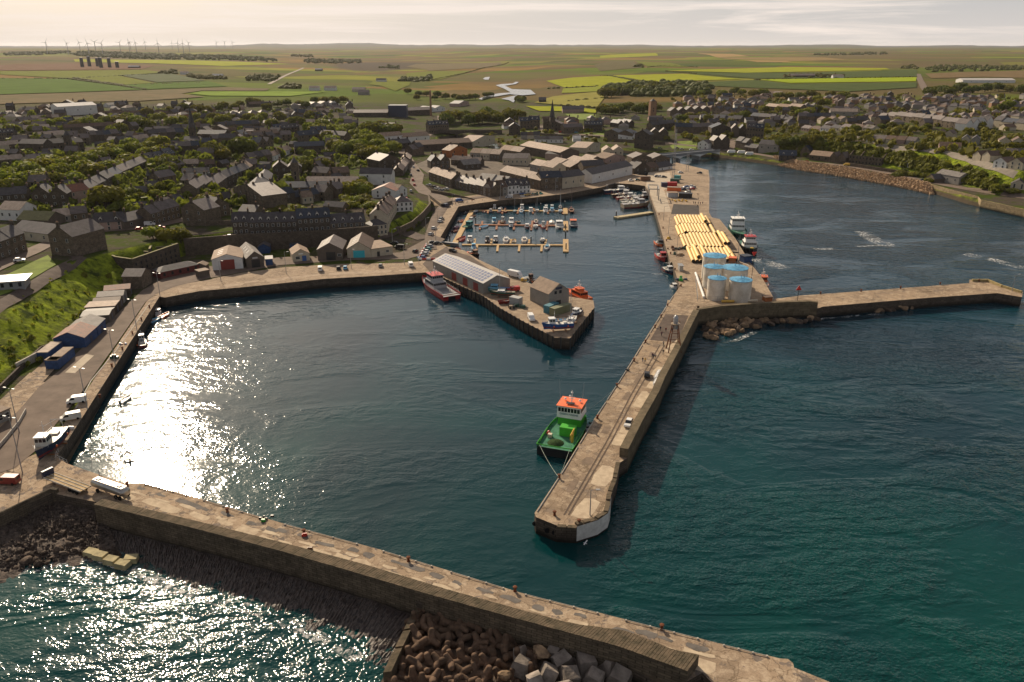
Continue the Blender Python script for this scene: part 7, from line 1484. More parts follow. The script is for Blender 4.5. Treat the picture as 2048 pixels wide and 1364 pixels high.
tag(bg_.build('rough_grass', leafmat('tussock', (.16, .2, .02), (.42, .44, .04))), 'rough tussocks and nettles covering the grass bank at the left', 'grass', kind='stuff')
# far woods and hedges
def wood(pts, hgt, n, label, name='wood'):
    b = MB(); q = random.Random(len(pts) * n); L_ = [tuple(T(*p))[:2] for p in pts]; xs = [p[0] for p in L_]; ys = [p[1] for p in L_]; c = 0; tr = 0
    while c < n and tr < n * 40:
        tr += 1; x = q.uniform(min(xs), max(xs)); y = q.uniform(min(ys), max(ys))
        if not inside(L_, np.array([x]), np.array([y]))[0]: continue
        c += 1; z = Hs(x, y); r_ = hgt * q.uniform(.4, 1.0); hh = hgt * q.uniform(.6, 1.1); a0 = q.uniform(0, 3)
        b.loft([[(x + math.cos(a0 + t) * r_ * k * q.uniform(.7, 1.2), y + math.sin(a0 + t) * r_ * k * q.uniform(.7, 1.2), z + zz * hh) for t in [j * 1.047 for j in range(6)]] for zz, k in ((-.1, .8), (.45, 1), (.85, .6), (1, .15))])
    return tag(b.build(name, M_leafd), label, 'wood', kind='stuff')
wood(q1((410, 138), (520, 128), (1100, 145), (1640, 178), (1630, 190), (1200, 176), (900, 172), (500, 160)), 14, 900, 'long dark plantation in front of the wind turbines'); wood(q1((0, 150), (60, 134), (410, 126), (410, 136), (200, 148)), 14, 260, 'dark wood at the far left under the horizon'); wood(q2((10, 185), (60, 172), (360, 178), (360, 194), (60, 196)), 12, 160, 'dark wood in the middle distance left of centre'); wood(q2((460, 222), (530, 208), (585, 212), (585, 228)), 9, 40, 'clump of trees around a far farm left of the valley')
wood(q2((570, 300), (600, 286), (700, 290), (770, 272), (770, 296), (700, 304)), 9, 70, 'tree clump around the farm above the distillery'); wood(q1((1100, 262), (1150, 272), (1330, 276), (1335, 290), (1180, 288), (1100, 275)), 8, 90, 'hedge and trees by the glinting farm roof'); wood(q1((1430, 290), (1480, 268), (1640, 272), (1600, 300), (1450, 300)), 9, 80, 'tree clump beside the pale straight road'); wood(q1((920, 250), (1030, 236), (1040, 258), (940, 262)), 8, 30, 'small tree clump by a far white farmhouse'); wood(q2((1780, 345), (2048, 318), (2400, 330), (2380, 380), (2100, 392), (1780, 388)), 13, 260, 'dense wood behind the separate dark trees on the right')
wood(q3((860, 232), (920, 218), (1180, 222), (1180, 232)), 8, 60, 'trees round the red and white farm on the right plain'); wood(q3((1440, 185), (1500, 170), (1545, 178), (1530, 190)), 9, 40, 'clump at the far bend of the straight road'); wood(q3((1560, 185), (1650, 172), (2110, 178), (2110, 192), (1600, 205)), 9, 220, 'dark hedgerows beyond the straight road at right'); wood(q3((160, 180), (200, 172), (210, 182)), 10, 14, 'small dark clump right of centre'); wood(q3((1030, 120), (1380, 112), (1390, 118), (1050, 124)), 14, 90, 'far tree line near the right horizon')
wood(q1((1640, 345), (1660, 325), (1760, 330), (1750, 345)), 8, 30, 'trees beside the far village'); wood(q1((1700, 150), (1830, 148), (1835, 160), (1710, 158)), 14, 60, 'small plantation near the horizon left of centre')
for i, l_ in enumerate([q1((0, 286), (400, 286), (860, 352)), q1((400, 286), (1000, 255)), q1((430, 282), (720, 325), (1200, 308)), q2((760, 296), (1000, 245), (1220, 190)), q2((1480, 440), (1740, 458)), q2((1440, 345), (1540, 340), (2050, 315)), q2((1800, 268), (2000, 308)), q3((0, 220), (50, 222), (240, 255)), q3((320, 200), (470, 212)), q3((740, 243), (1530, 228)), q2((1560, 420), (1810, 398)), q3((230, 180), (330, 172), (470, 180))]):
    b = MB(); L_ = [T(*p) for p in l_]; q = random.Random(i)
    for a, c in zip(L_, L_[1:]):
        n = int((c - a).length / 9)
        for j in range(n):
            p = a.lerp(c, (j + q.random()) / n); s = q.uniform(1.2, 3.2); z = Hs(p.x, p.y); b.loft([[(p.x + math.cos(t) * s * k * 1.5, p.y + math.sin(t) * s * k * 1.5, z + zz * s) for t in [h_ * 1.257 for h_ in range(5)]] for zz, k in ((-.5, .9), (.7, 1), (1.1, .3))])
    tag(b.build('hedge', M_leafd), 'dark hedge line dividing far fields, %s of those seen from the left' % ordi(i), 'hedge', kind='stuff')

# garden greenery between the houses
M_shrub = leafmat('garden_leaves', (.06, .085, .012), (.22, .25, .028))
def greenery(poly, n, s0, s1, label):
    b = MB(); q = random.Random(n); xs = [p[0] for p in poly]; ys = [p[1] for p in poly]; c = 0
    X = [q.uniform(min(xs), max(xs)) for _ in range(n * 6)]; Y = [q.uniform(min(ys), max(ys)) for _ in range(n * 6)]; ok = inside(poly, np.array(X), np.array(Y))
    X, Y = [x for x, k in zip(X, ok) if k][:n], [y for y, k in zip(Y, ok) if k][:n]
    for p in TV(X, Y):
        z = p.z; s = q.uniform(s0, s1) * (1 + .5 * (q.random() < .15)); hh = s * q.uniform(.8, 1.3)
        for j in range(16):
            d = Vector((q.gauss(0, 1), q.gauss(0, 1), q.uniform(-.3, 1))).normalized(); t1 = (d + Vector((q.gauss(0, .4), q.gauss(0, .4), q.gauss(0, .4)))).orthogonal().normalized(); t2 = d.cross(t1).normalized(); e = s * q.uniform(.3, .5); m_ = Vector((p.x + d.x * s * .7, p.y + d.y * s * .7, z + hh * .5 + d.z * hh * .6))
            b.poly([m_ - t1 * e - t2 * e * .7, m_ + t1 * e * .8 - t2 * e, m_ + t1 * e + t2 * e * .7, m_ - t1 * e * .7 + t2 * e])
    return tag(b.build('garden_greenery', M_shrub), label, 'greenery', kind='stuff')
greenery([(0, 236), (350, 228), (700, 212), (800, 262), (760, 330), (560, 400), (380, 430), (0, 440)], 800, 2.2, 4.8, 'garden shrubs and small trees crowded between the roofs of the left town')
greenery([(1340, 190), (2048, 190), (2048, 330), (1800, 300), (1560, 286), (1400, 290), (1340, 262)], 900, 1.8, 4.0, 'garden shrubs and hedges between the houses of the right-hand town')
greenery([(850, 300), (1340, 290), (1330, 262), (1030, 250), (1000, 262)], 90, 1.5, 3.0, 'shrubs along both river banks')
greenery([(240, 585), (100, 716), (0, 790), (0, 640), (120, 545), (200, 530)], 20, .7, 1.5, 'darker bushes dotted over the grass bank at the left')
greenery([(1560, 300), (1700, 312), (1850, 345), (1990, 385), (1990, 360), (1850, 318), (1700, 292), (1560, 284)], 420, 1.5, 3.4, 'brambles and gorse on the right-hand cliff')
# ------------------------------------------------------------------ the town: houses row by row
rh = random.Random(5)
TY = { # depth, wall height, roof rise, walls, roofs, ridge, chimneys, windows, storeys, dormers, words
 'ter': (9, 6.2, 3.4, ['stone', 'dstone', 'stone'], ['slate', 'slate', 'lslate', 'blue'], 'along', (0, 1), 2, 2, 0, 'stone terraced house with end chimneys'),
 'dor': (9, 6.4, 3.8, ['stone', 'dstone'], ['slate', 'blue'], 'along', (0, 1), 3, 2, 2, 'stone terraced house with white dormers'),
 'cot': (7.5, 4.0, 2.9, ['stone', 'grey', 'cream', 'dstone'], ['lslate', 'brown', 'slate', 'pale'], 'along', (0, 1), 2, 1, 0, 'low cottage'),
 'gab': (11, 6.2, 4.0, ['stone', 'dstone', 'brown'], ['slate', 'lslate', 'blue'], 'depth', (0, 1), 2, 2, 0, 'gable-fronted stone house'),
 'semi': (10, 5.2, 2.9, ['brick', 'brick', 'pink', 'cream', 'grey'], ['lslate', 'lslate', 'brown', 'slate'], 'hip', (.5,), 4, 2, 0, 'house with a hipped roof'),
 'bun': (10, 3.2, 2.6, ['white', 'cream', 'grey', 'pink'], ['brown', 'slate', 'lslate', 'brown'], 'along', (.8,), 3, 1, 0, 'bungalow'),
 'bug': (11, 4.4, 2.8, ['white', 'grey', 'cream'], ['brown', 'slate', 'grey'], 'depth', (), 2, 2, 0, 'gable-fronted modern house'),
 'pal': (12, 5.6, 3.2, ['stone', 'grey', 'brown', 'cream'], ['pale', 'pale', 'tan', 'pale'], 'along', (), 3, 1, 0, 'store with a pale roof'),
 'pag': (16, 5.2, 3.0, ['stone', 'grey', 'pink'], ['pale', 'tan', 'pale', 'slate'], 'depth', (), 2, 1, 0, 'gabled store')}
CN = dict(stone='grey-brown', dstone='dark', brown='brown', grey='grey', cream='cream', white='white', brick='tan', pink='pinkish', orange='orange')
nh = [0]; HS = []
def row(x0, y0, x1, y1, n, ty, where, gap=0.0, wall=None, roof=None, win=True, frames=None, h=None, depth=None, name='house'):
    D, hh, rs, ws, rf, rg, ch, wn, stn, dm, words = TY[ty]; D = depth or D; hh = h or hh
    A = T(x0, y0); B = T(x1, y1); A.z = B.z = 0; d = (B - A); L_ = d.length; d.normalize(); ang = math.atan2(d.y, d.x); far = A.length > 700
    if n > 1 and n != 0 and L_ / n < 6.5: n = max(1, int(L_ / 6.5))
    for i in range(n):
        w_ = L_ / n * (1 - gap); w_ = round(w_ * 2) / 2; p = A + d * (L_ * (i + gap / 2) / n); q = p + d * w_; z = max(Hs(p.x, p.y), Hs(q.x, q.y)) - .1
        wl_ = wall or rh.choice(ws); rr2 = roof or rh.choice(rf); up = round(rh.uniform(-.4, .6) * 2) / 2 if gap == 0 and n > 1 else 0
        lab = '%s %s%s %s' % (CN.get(wl_, wl_), words, (', ' + ordi(i) + ' from the left') if n > 1 else '', where)
        nh[0] += 1
        HS.append((p.length / w_ - (1e6 if name != 'house' or dm else 0), (name, ' '.join(lab.split()[:16]), 'house' if name == 'house' else name.replace('_', ' '), (p.x, p.y, z), ang, w_, D, hh + up, rs, wl_, rr2, rg, ch, (wn if win else 0), stn, 'houses ' + where if n > 1 else None), dict(dorm=dm, frames=(not far) if frames is None else frames)))
# front terrace on the upper street
row(467, 471, 596, 471, 4, 'dor', 'of the long terrace above the sheds', wall='dstone', roof='slate', h=6.6); row(597, 471, 662, 470, 2, 'dor', 'in the middle of the terrace above the sheds', wall='dstone', roof='blue', h=7.2); row(663, 470, 733, 470, 2, 'dor', 'at the right end of the terrace above the sheds', wall='stone', roof='slate')
row(745, 472, 776, 474, 1, 'semi', 'at the corner below the curved terrace', wall='cream', roof='slate', depth=8); row(777, 473, 796, 421, 4, 'ter', 'climbing from the corner', wall='cream', roof='brown')
row(791, 424, 826, 424, 1, 'semi', 'by the grassy wall above the marina', wall='white', roof='lslate', depth=9); row(744, 396, 792, 396, 1, 'bug', 'with a ribbed reddish roof', wall='white', roof='rust', h=4.4, depth=16); row(793, 394, 815, 392, 1, 'bug', 'beside the ribbed red roof', wall='white', roof='tan', h=4)
row(720, 369, 784, 370, 1, 'ter', 'standing large above the leafy garden', wall='white', roof='slate', h=7.5); row(612, 376, 715, 376, 1, 'pal', 'long and flat left of the big white house', wall='white', roof='pale', h=3.6)
row(478, 434, 510, 436, 1, 'bun', 'behind the terrace', wall='stone', roof='slate'); row(555, 388, 668, 386, 2, 'cot', 'long and dark behind the pale roof', wall='dstone', roof='blue', depth=12); row(540, 406, 640, 404, 2, 'cot', 'in the yard behind the terrace', wall='dstone', roof='blue'); row(606, 408, 628, 406, 1, 'cot', 'with a small tan roof behind the terrace', wall='cream', roof='tan')
# left edge and round the ruin
row(0, 522, 56, 504, 3, 'ter', 'at the left edge by the pavilion', wall='stone', roof='slate', h=8); row(104, 510, 152, 514, 1, 'gab', 'tall with crow steps above the ruin', wall='stone', roof='lslate', h=8.5, depth=17); row(153, 503, 186, 496, 1, 'cot', 'leaning on the tall gabled one', wall='dstone', roof='slate'); row(28, 478, 103, 486, 1, 'pal', 'low and wide at the street corner', wall='cream', roof='slate', h=4); row(36, 452, 98, 455, 1, 'pal', 'with a green-grey roof behind the corner store', wall='brown', roof='green', h=3.5)
row(188, 462, 250, 459, 1, 'dor', 'with pink front along the left street', wall='pink', roof='slate', h=4.2); row(251, 460, 304, 447, 1, 'cot', 'shop with dark roof on the left street', wall='brown', roof='slate', depth=11); row(305, 452, 362, 436, 3, 'ter', 'on the left street', wall='stone', roof='lslate'); row(366, 447, 412, 452, 1, 'gab', 'with a porch beside the street end', wall='stone', roof='lslate', h=8); row(422, 437, 462, 430, 2, 'gab', 'behind the left of the terrace', h=6)
row(110, 446, 178, 440, 3, 'cot', 'in the backland left of the ruin'); row(0, 440, 44, 442, 1, 'pal', 'white and brown at the left edge', wall='white', roof='pale'); row(0, 414, 58, 412, 2, 'ter', 'left of the pair with twin gables', wall='dstone', roof='slate', h=6.5); row(68, 416, 138, 414, 2, 'gab', 'with twin gables below the tree belt', wall='dstone', roof='slate', h=7.5); row(140, 410, 182, 402, 1, 'ter', 'with a rusty roof below the tree belt', wall='pink', roof='rust', h=7); row(183, 398, 248, 362, 4, 'ter', 'stepping up beside the tree belt', wall='stone'); row(248, 360, 300, 336, 3, 'ter', 'climbing at the end of the tree belt', wall='dstone'); row(300, 334, 352, 322, 3, 'dor', 'behind the clump of dark trees', wall='dstone')
row(366, 360, 420, 358, 2, 'bun', 'paired in the middle of the left town', wall='white', roof='slate', h=5); row(366, 338, 430, 337, 2, 'cot', 'with pale dormers behind the white pair', wall='dstone'); row(396, 400, 456, 374, 4, 'ter', 'stepping up in the middle of the left town', wall='stone', roof='lslate'); row(456, 372, 502, 352, 3, 'ter', 'above the stepping row', wall='dstone'); row(468, 352, 500, 352, 1, 'gab', 'tan-roofed in the middle of the left town', wall='stone', roof='tan'); row(470, 402, 528, 422, 1, 'gab', 'tall with skylights', wall='stone', roof='lslate', h=8, depth=14); row(528, 410, 548, 372, 3, 'ter', 'in the tall row climbing away', wall='dstone', h=8); row(330, 424, 372, 414, 3, 'cot', 'above the left street', wall='stone')
row(548, 360, 605, 358, 2, 'gab', 'in the cluster behind the tall row', wall='dstone', h=8.5); row(500, 330, 545, 325, 3, 'ter', 'below the church hall'); row(548, 322, 584, 306, 3, 'cot', 'white fronted near the hall', wall='white', roof='brown'); row(590, 308, 650, 306, 1, 'pal', 'long with a blue roof right of the white gables', wall='dstone', roof='blue', h=6.5); row(600, 288, 640, 284, 1, 'dor', 'large and grey left of the belt', wall='stone', h=8); row(640, 284, 690, 288, 2, 'ter', 'mansion-like left of the belt', wall='stone', h=8); row(396, 282, 450, 284, 1, 'pal', 'hall of the church with the spire', wall='dstone', roof='blue', h=7, name='church_hall'); row(500, 280, 560, 276, 1, 'pal', 'long and brown by the round tree', wall='dstone', roof='brown', h=5)
row(40, 306, 90, 308, 1, 'pal', 'very dark and steep at the far side of the belt', wall='dstone', roof='slate', h=8); row(92, 306, 170, 300, 2, 'pal', 'joined to the steep one', wall='dstone', roof='slate', h=7); row(50, 266, 102, 264, 1, 'pal', 'with the palest flat roof at the left', wall='cream', roof='pale', h=4); row(82, 280, 134, 277, 1, 'pal', 'second pale roof at the left', wall='cream', roof='pale', h=4); row(130, 266, 236, 262, 2, 'cot', 'long and dark red beyond the pale roofs', wall='brown', roof='brown', h=5.5)
row(118, 232, 196, 228, 1, 'pal', 'large white hospital-like block', wall='white', roof='white', h=11, depth=22, name='hospital_block'); row(200, 234, 262, 232, 4, 'cot', 'right of the white block', wall='dstone', roof='brown'); row(262, 234, 345, 232, 5, 'cot', 'in the long dark line at the field edge', wall='brown', roof='brown')
for i, (a, b, c, d, n, t_) in enumerate([(0, 238, 60, 236, 5, 'semi'), (60, 244, 120, 242, 4, 'cot'), (0, 300, 40, 298, 2, 'cot'), (0, 332, 50, 328, 3, 'cot'), (0, 280, 30, 280, 2, 'dor'), (60, 330, 110, 322, 2, 'cot'), (180, 284, 240, 280, 4, 'ter'), (240, 290, 300, 284, 4, 'cot'), (300, 280, 370, 276, 4, 'ter'), (345, 262, 420, 262, 4, 'cot'), (440, 262, 520, 258, 5, 'ter'), (520, 300, 548, 296, 2, 'gab'), (550, 270, 600, 266, 3, 'dor'), (350, 308, 400, 306, 3, 'ter'), (380, 240, 440, 238, 3, 'bun'), (460, 236, 540, 232, 4, 'semi'), (560, 232, 640, 228, 4, 'bun'), (590, 252, 650, 252, 3, 'cot'), (640, 226, 690, 222, 3, 'bun'), (600, 216, 680, 210, 4, 'bug'), (500, 214, 560, 210, 2, 'cot')]):
    row(a, b, c, d, n, t_, 'in the %s roof row of the left town' % ['farthest left', 'far left', 'lower left', 'left-edge', 'short left', 'near-belt', 'dark central', 'brown central', 'churchward', 'spire-side', 'beyond-church', 'hall-side', 'mid-right', 'under-church', 'upper white', 'upper hipped', 'upper right', 'belt-side', 'edge', 'railway-side', 'field-side'][i], gap=.12 if t_ in ('semi', 'bun', 'bug') else 0)
# distillery and the far left industry
row(707, 234, 776, 234, 1, 'pal', 'long grey distillery shed at left', wall='dstone', roof='lslate', h=5.5, depth=20, name='distillery'); row(777, 232, 813, 232, 1, 'pal', 'square black distillery block', wall=P('black'), roof=P('grey'), h=13, name='distillery') if False else house('distillery', 'square black distillery block between two long sheds', 'distillery', T(777, 233), 0, 24, 18, 14, 0, P('navy'), P('grey'), 'flat', ov=.1)
row(815, 230, 862, 230, 1, 'pal', 'long grey distillery shed at right', wall='dstone', roof='lslate', h=6, depth=18, name='distillery'); row(858, 268, 898, 266, 3, 'dor', 'of the tall block by the upstream bridge', wall='stone', h=9.5); row(766, 288, 806, 286, 1, 'pal', 'white with many windows above the low town', wall='white', roof='tan', h=7); row(806, 287, 860, 284, 1, 'pal', 'second white block above the low town', wall='white', roof='tan', h=6); row(769, 268, 800, 264, 2, 'gab', 'with pale gables below the distillery', wall='pink')
row(850, 225, 890, 222, 2, 'pag', 'white-roofed behind the chimney', roof='white', wall='white'); row(918, 214, 938, 210, 1, 'pag', 'alone at the edge of the river wood', roof='white')
p = T(862, 232); tag(MB().tube((p.x, p.y, p.z - 1), (p.x, p.y, p.z + 34), 1.6, 1.1, 12).build('chimney_stack', WALL['brick']), 'tall brick factory chimney at the end of the distillery', 'chimney')
# low town
row(858, 360, 903, 376, 3, 'ter', 'in the pale-roofed terrace along the town road', wall='stone', roof='pale', h=5.6); row(908, 375, 982, 397, 5, 'ter', 'in the long grey terrace facing the walled yard', wall='stone', roof='lslate', h=5.6); row(983, 397, 1015, 392, 2, 'dor', 'at the corner of the waterfront', wall='grey', roof='brown', h=6.2); row(1016, 391, 1060, 386, 3, 'dor', 'in the white waterfront terrace', wall='white', roof='slate', h=5.8)
row(1082, 381, 1124, 379, 1, 'ter', 'warehouse on the waterfront', wall='stone', roof='blue', h=8.5, depth=12, name='warehouse'); row(1124, 379, 1168, 374, 1, 'pal', 'warehouse with a big dark door on the waterfront', wall='cream', roof='slate', h=8, name='warehouse'); row(1000, 360, 1080, 381, 1, 'pal', 'long warehouse wing with a pale roof running back from the waterfront', wall='stone', roof='pale', h=6.8, name='warehouse'); row(1184, 368, 1264, 358, 1, 'pal', 'long white warehouse near the fishing fleet', wall='white', roof='slate', h=6.8, name='warehouse')
row(1268, 354, 1298, 353, 1, 'gab', 'dark with steep gable near the slipway', wall='dstone', roof='slate', h=6.5); row(1298, 352, 1317, 351, 1, 'ter', 'brown next to the steep gable', wall='stone', roof='brown'); row(1317, 351, 1344, 349, 1, 'ter', 'white with green shopfronts near the slipway', wall='white', roof='slate', h=6)
row(928, 340, 962, 337, 1, 'pal', 'with striped skylights in the low town', wall='dstone', roof='grey', h=4); row(955, 372, 1010, 378, 2, 'pal', 'inside the block of the low town', roof='grey', h=5); row(862, 338, 900, 336, 2, 'gab', 'in the middle of the low town'); row(902, 330, 960, 334, 3, 'cot', 'mid-block in the low town'); row(900, 316, 935, 312, 1, 'gab', 'orange walled in the low town', wall='orange', roof='pale'); row(940, 318, 1000, 322, 3, 'pal', 'between the orange house and the river', gap=.05); row(836, 302, 944, 296, 1, 'pal', 'very long with a mossy skylit roof', wall='dstone', roof='brown', h=5.5, depth=18); row(946, 294, 990, 296, 1, 'pag', 'white gabled by the weir', wall='cream', roof='pale')
row(1005, 330, 1055, 332, 2, 'pal', 'near the middle of the low town', roof='lslate'); row(1060, 342, 1106, 352, 2, 'pal', 'behind the warehouse at left', roof='pale'); row(1096, 338, 1140, 348, 2, 'pal', 'behind the warehouse at middle', roof='pale', depth=16); row(1130, 334, 1180, 346, 2, 'pal', 'behind the warehouse at right', roof='pale', depth=16); row(1040, 306, 1120, 322, 1, 'pal', 'broadest pale roof of the low town', wall='brown', roof='pale', h=7, depth=20, name='warehouse'); row(1122, 322, 1150, 316, 1, 'pag', 'pink gable ending the broadest pale roof', wall='pink', roof='slate'); row(1000, 312, 1040, 318, 2, 'pal', 'left of the broadest pale roof'); row(1166, 352, 1210, 350, 1, 'pal', 'square and dark behind the white warehouse', wall='stone', roof='slate', h=7.5); row(1172, 306, 1200, 306, 1, 'pag', 'chapel-like with four skylights', wall='cream', roof='pale', h=4.5); row(1206, 312, 1246, 312, 2, 'pag', 'beside the chapel-like one', wall='cream'); row(1210, 330, 1250, 326, 1, 'pag', 'with tan roof behind the white warehouse', roof='tan'); row(1265, 330, 1340, 328, 2, 'pag', 'between the slipway and the bridge', wall='stone', roof='lslate'); row(1180, 334, 1206, 332, 1, 'pag', 'with a bright roof behind the dark square one')
row(806, 352, 824, 322, 4, 'cot', 'on the left side of the town road'); row(760, 338, 800, 336, 1, 'gab', 'hall with a pale-edged gable', wall='dstone', roof='slate', depth=20); row(668, 362, 700, 360, 1, 'pal', 'behind the flat pale roof', wall='dstone', roof='brown'); row(826, 312, 848, 308, 2, 'ter', 'at the top of the town road', wall='stone'); row(786, 300, 822, 298, 2, 'ter', 'under the bridge road', wall='dstone')
# far bank
row(1018, 270, 1040, 270, 1, 'gab', 'tall by the river wood', wall='dstone', h=9); row(1040, 258, 1080, 256, 2, 'dor', 'mansard hotel left of the spire', wall='stone', h=9); row(1042, 278, 1080, 278, 3, 'cot', 'low by the river on the far bank'); row(1086, 262, 1122, 262, 1, 'gab', 'beside the spire', wall='dstone', h=8); row(1128, 268, 1166, 264, 1, 'pal', 'long right of the spire', wall='stone', roof='lslate'); row(1168, 264, 1204, 262, 3, 'dor', 'facing the riverside car park', wall='dstone', h=7); row(1070, 286, 1126, 286, 2, 'bun', 'flat building by the car park', wall='white', roof='slate'); row(1146, 284, 1162, 284, 1, 'bun', 'small white by the car park', wall='white', roof='white'); row(1208, 278, 1264, 280, 2, 'pag', 'black gabled modern hall', wall=None, roof='blue', h=7); row(1236, 280, 1272, 280, 1, 'bun', 'flat white below the modern hall', wall='white', roof='white')
row(1268, 296, 1298, 298, 1, 'gab', 'dark tower-like block', wall='dstone', h=13); row(1236, 256, 1268, 254, 3, 'pag', 'with bright saw-tooth roofs', wall='dstone', roof='white'); row(1300, 282, 1336, 280, 2, 'gab', 'right of the tower-like block', wall='dstone', h=8); row(1304, 262, 1350, 258, 3, 'ter', 'behind the tower-like block'); row(1350, 266, 1420, 266, 4, 'ter', 'above the green mound'); row(1395, 298, 1415, 300, 1, 'bug', 'white gabled by the bridge', wall='white', roof='slate', h=6); row(1426, 300, 1458, 299, 2, 'gab', 'tall dark at the bridge end', wall='dstone', h=9); row(1422, 272, 1462, 272, 1, 'gab', 'dark church-like with side aisles', wall='dstone', roof='blue', h=8, depth=18); row(1462, 274, 1492, 274, 2, 'gab', 'in the group above the bridge', h=8); row(1492, 276, 1526, 276, 2, 'dor', 'of the tall stone block above the shore', wall='stone', h=10)
row(1470, 294, 1490, 300, 2, 'ter', 'down the far street'); row(1488, 302, 1512, 306, 1, 'cot', 'with a dark roof by the shore', wall='stone', roof='slate'); row(1516, 306, 1556, 304, 1, 'pal', 'curved store with a tan end', wall='grey', roof='slate', h=6); row(1557, 322, 1592, 322, 1, 'dor', 'with three dormers at the shore corner', wall='dstone', h=4.5); row(1600, 314, 1618, 316, 1, 'gab', 'left of the row of shore stores', wall='stone'); row(1618, 320, 1658, 324, 1, 'pal', 'long with a tan roof on the shore', wall='stone', roof='tan', h=4.5); row(1658, 325, 1690, 328, 2, 'gab', 'on the shore left of the roofless mill', wall='stone', h=5)
row(1852, 362, 1868, 366, 1, 'bug', 'brown timber-gabled under the cliff', wall='brown', roof='slate', h=3); row(1870, 362, 1916, 370, 1, 'bun', 'with a white upper floor under the cliff', wall='grey', roof='grey', h=5.5); row(2020, 376, 2050, 380, 1, 'bug', 'at the right edge by the shore road', wall='cream', roof='slate', h=3); row(1797, 334, 1820, 336, 1, 'bun', 'lone white lorry-box under the cliff', wall='white', roof='white', h=3, name='container')
for i, (a, b, c, d, n, t_, wh) in enumerate([(1600, 262, 1745, 264, 7, 'bun', 'in the bungalow row above the mill'), (1730, 284, 1830, 290, 5, 'bun', 'in the bungalow row along the cliff top'), (1866, 276, 1906, 278, 2, 'bug', 'in the grey pair at the cliff top'), (1876, 300, 1922, 302, 2, 'bun', 'near the cliff top lane'), (1920, 288, 1960, 290, 2, 'bug', 'right of the grey pair'), (1942, 322, 1980, 324, 2, 'bug', 'white fronted by the lane'), (1982, 338, 2046, 340, 2, 'bug', 'largest at the right edge'), (1995, 292, 2048, 294, 3, 'bug', 'by the lawns at right'), (2010, 314, 2060, 316, 2, 'bun', 'at the right edge above the large ones'),
    (1754, 248, 1920, 260, 9, 'ter', 'in the pinkish-roofed terrace'), (1930, 262, 1985, 256, 4, 'gab', 'in the terrace of steep white gables'), (1985, 254, 2060, 262, 5, 'ter', 'in the cream-fronted terrace at right'),
    (1340, 232, 1420, 228, 5, 'gab', 'on the slope right of the church'), (1424, 228, 1500, 234, 5, 'gab', 'in the tan gabled row'), (1400, 246, 1480, 250, 5, 'ter', 'below the tan gabled row'), (1500, 242, 1580, 250, 5, 'ter', 'around the cream pair'), (1596, 244, 1660, 244, 4, 'ter', 'in the dark row by the central trees'), (1640, 248, 1700, 246, 3, 'bug', 'with bright gables above the bungalows'), (1450, 214, 1530, 212, 5, 'semi', 'in the upper middle row'), (1530, 220, 1600, 222, 3, 'pal', 'in the long red-roofed school group'), (1512, 194, 1562, 194, 3, 'pal', 'of the pale institute at the field edge'), (1600, 204, 1680, 202, 5, 'semi', 'in the row left of the straight road'),
    (1700, 206, 1790, 202, 6, 'semi', 'in the farthest hipped row'), (1735, 218, 1860, 212, 7, 'semi', 'in the second farthest hipped row'), (1870, 204, 1990, 200, 7, 'semi', 'in the farthest hipped row at right'), (1860, 216, 1990, 210, 7, 'semi', 'in the hipped row under the tree line'), (1700, 208, 1735, 208, 2, 'semi', 'beside the road end'), (1730, 236, 1870, 230, 7, 'semi', 'in the middle hipped row'), (1850, 226, 1960, 222, 5, 'semi', 'right of the middle hipped row'), (1840, 244, 1960, 240, 6, 'semi', 'in the nearest hipped row'), (1980, 216, 2060, 214, 4, 'semi', 'at the far right edge'), (1960, 234, 2060, 236, 5, 'semi', 'at the right edge behind the terrace'), (1640, 224, 1720, 226, 4, 'semi', 'behind the green-roofed hall')]):
    row(a, b, c, d, n, t_, wh, gap=.2 if t_ == 'semi' else .14 if t_ in ('bun', 'bug') else 0, roof='lslate' if 'pinkish' in wh else None, wall='white' if 'steep white' in wh else 'cream' if 'cream-fronted' in wh else None)
row(1660, 232, 1715, 232, 1, 'pal', 'long with a pale green roof in the right-hand town', wall='grey', roof='pale', h=5, name='hall'); row(1925, 166, 2030, 166, 1, 'pal', 'very long and white on the plain at the right', wall='white', roof='white', h=6, depth=30, name='factory')
oc = [a[3][:2] for _, a, k in HS]; qx = [rh.uniform(0, 700) for _ in range(420)]; qy = [rh.uniform(262, 425) for _ in range(420)]; na = 0
for p in TV(qx, qy):
    if na >= 75 or any((p.x - a) ** 2 + (p.y - b) ** 2 < 15.5 ** 2 for a, b in oc): continue
    na += 1; oc.append((p.x, p.y)); t_ = TY['cot' if na % 3 else 'ter']; w_ = rh.choice([8, 10, 13]); q_ = na % 3
    HS.append((p.length / w_, ('house', '%s standing among the trees and gardens of the left town' % ['two-storey stone house', 'low slate-roofed cottage', 'small stone outbuilding'][q_], 'house', (p.x, p.y, p.z - .1), rh.choice([.15, .3, -.4, 1.1]), w_, (9, 7.5, 6)[q_], (6, 4, 2.8)[q_], (3.4, 2.9, 2.2)[q_], rh.choice(['stone', 'dstone']), ('lslate', 'slate', 'slate')[q_], 'along', (0, 1) if q_ < 2 else (), 2 if q_ < 2 else 0, 2 if q_ == 0 else 1, 'houses %s among the trees of the left town' % ['of two storeys', 'low and slate-roofed', 'small as outbuildings'][q_]), dict(dorm=0, frames=False)))
HS.sort(key=lambda t: t[0]); far_b = MB(); cnt = 0
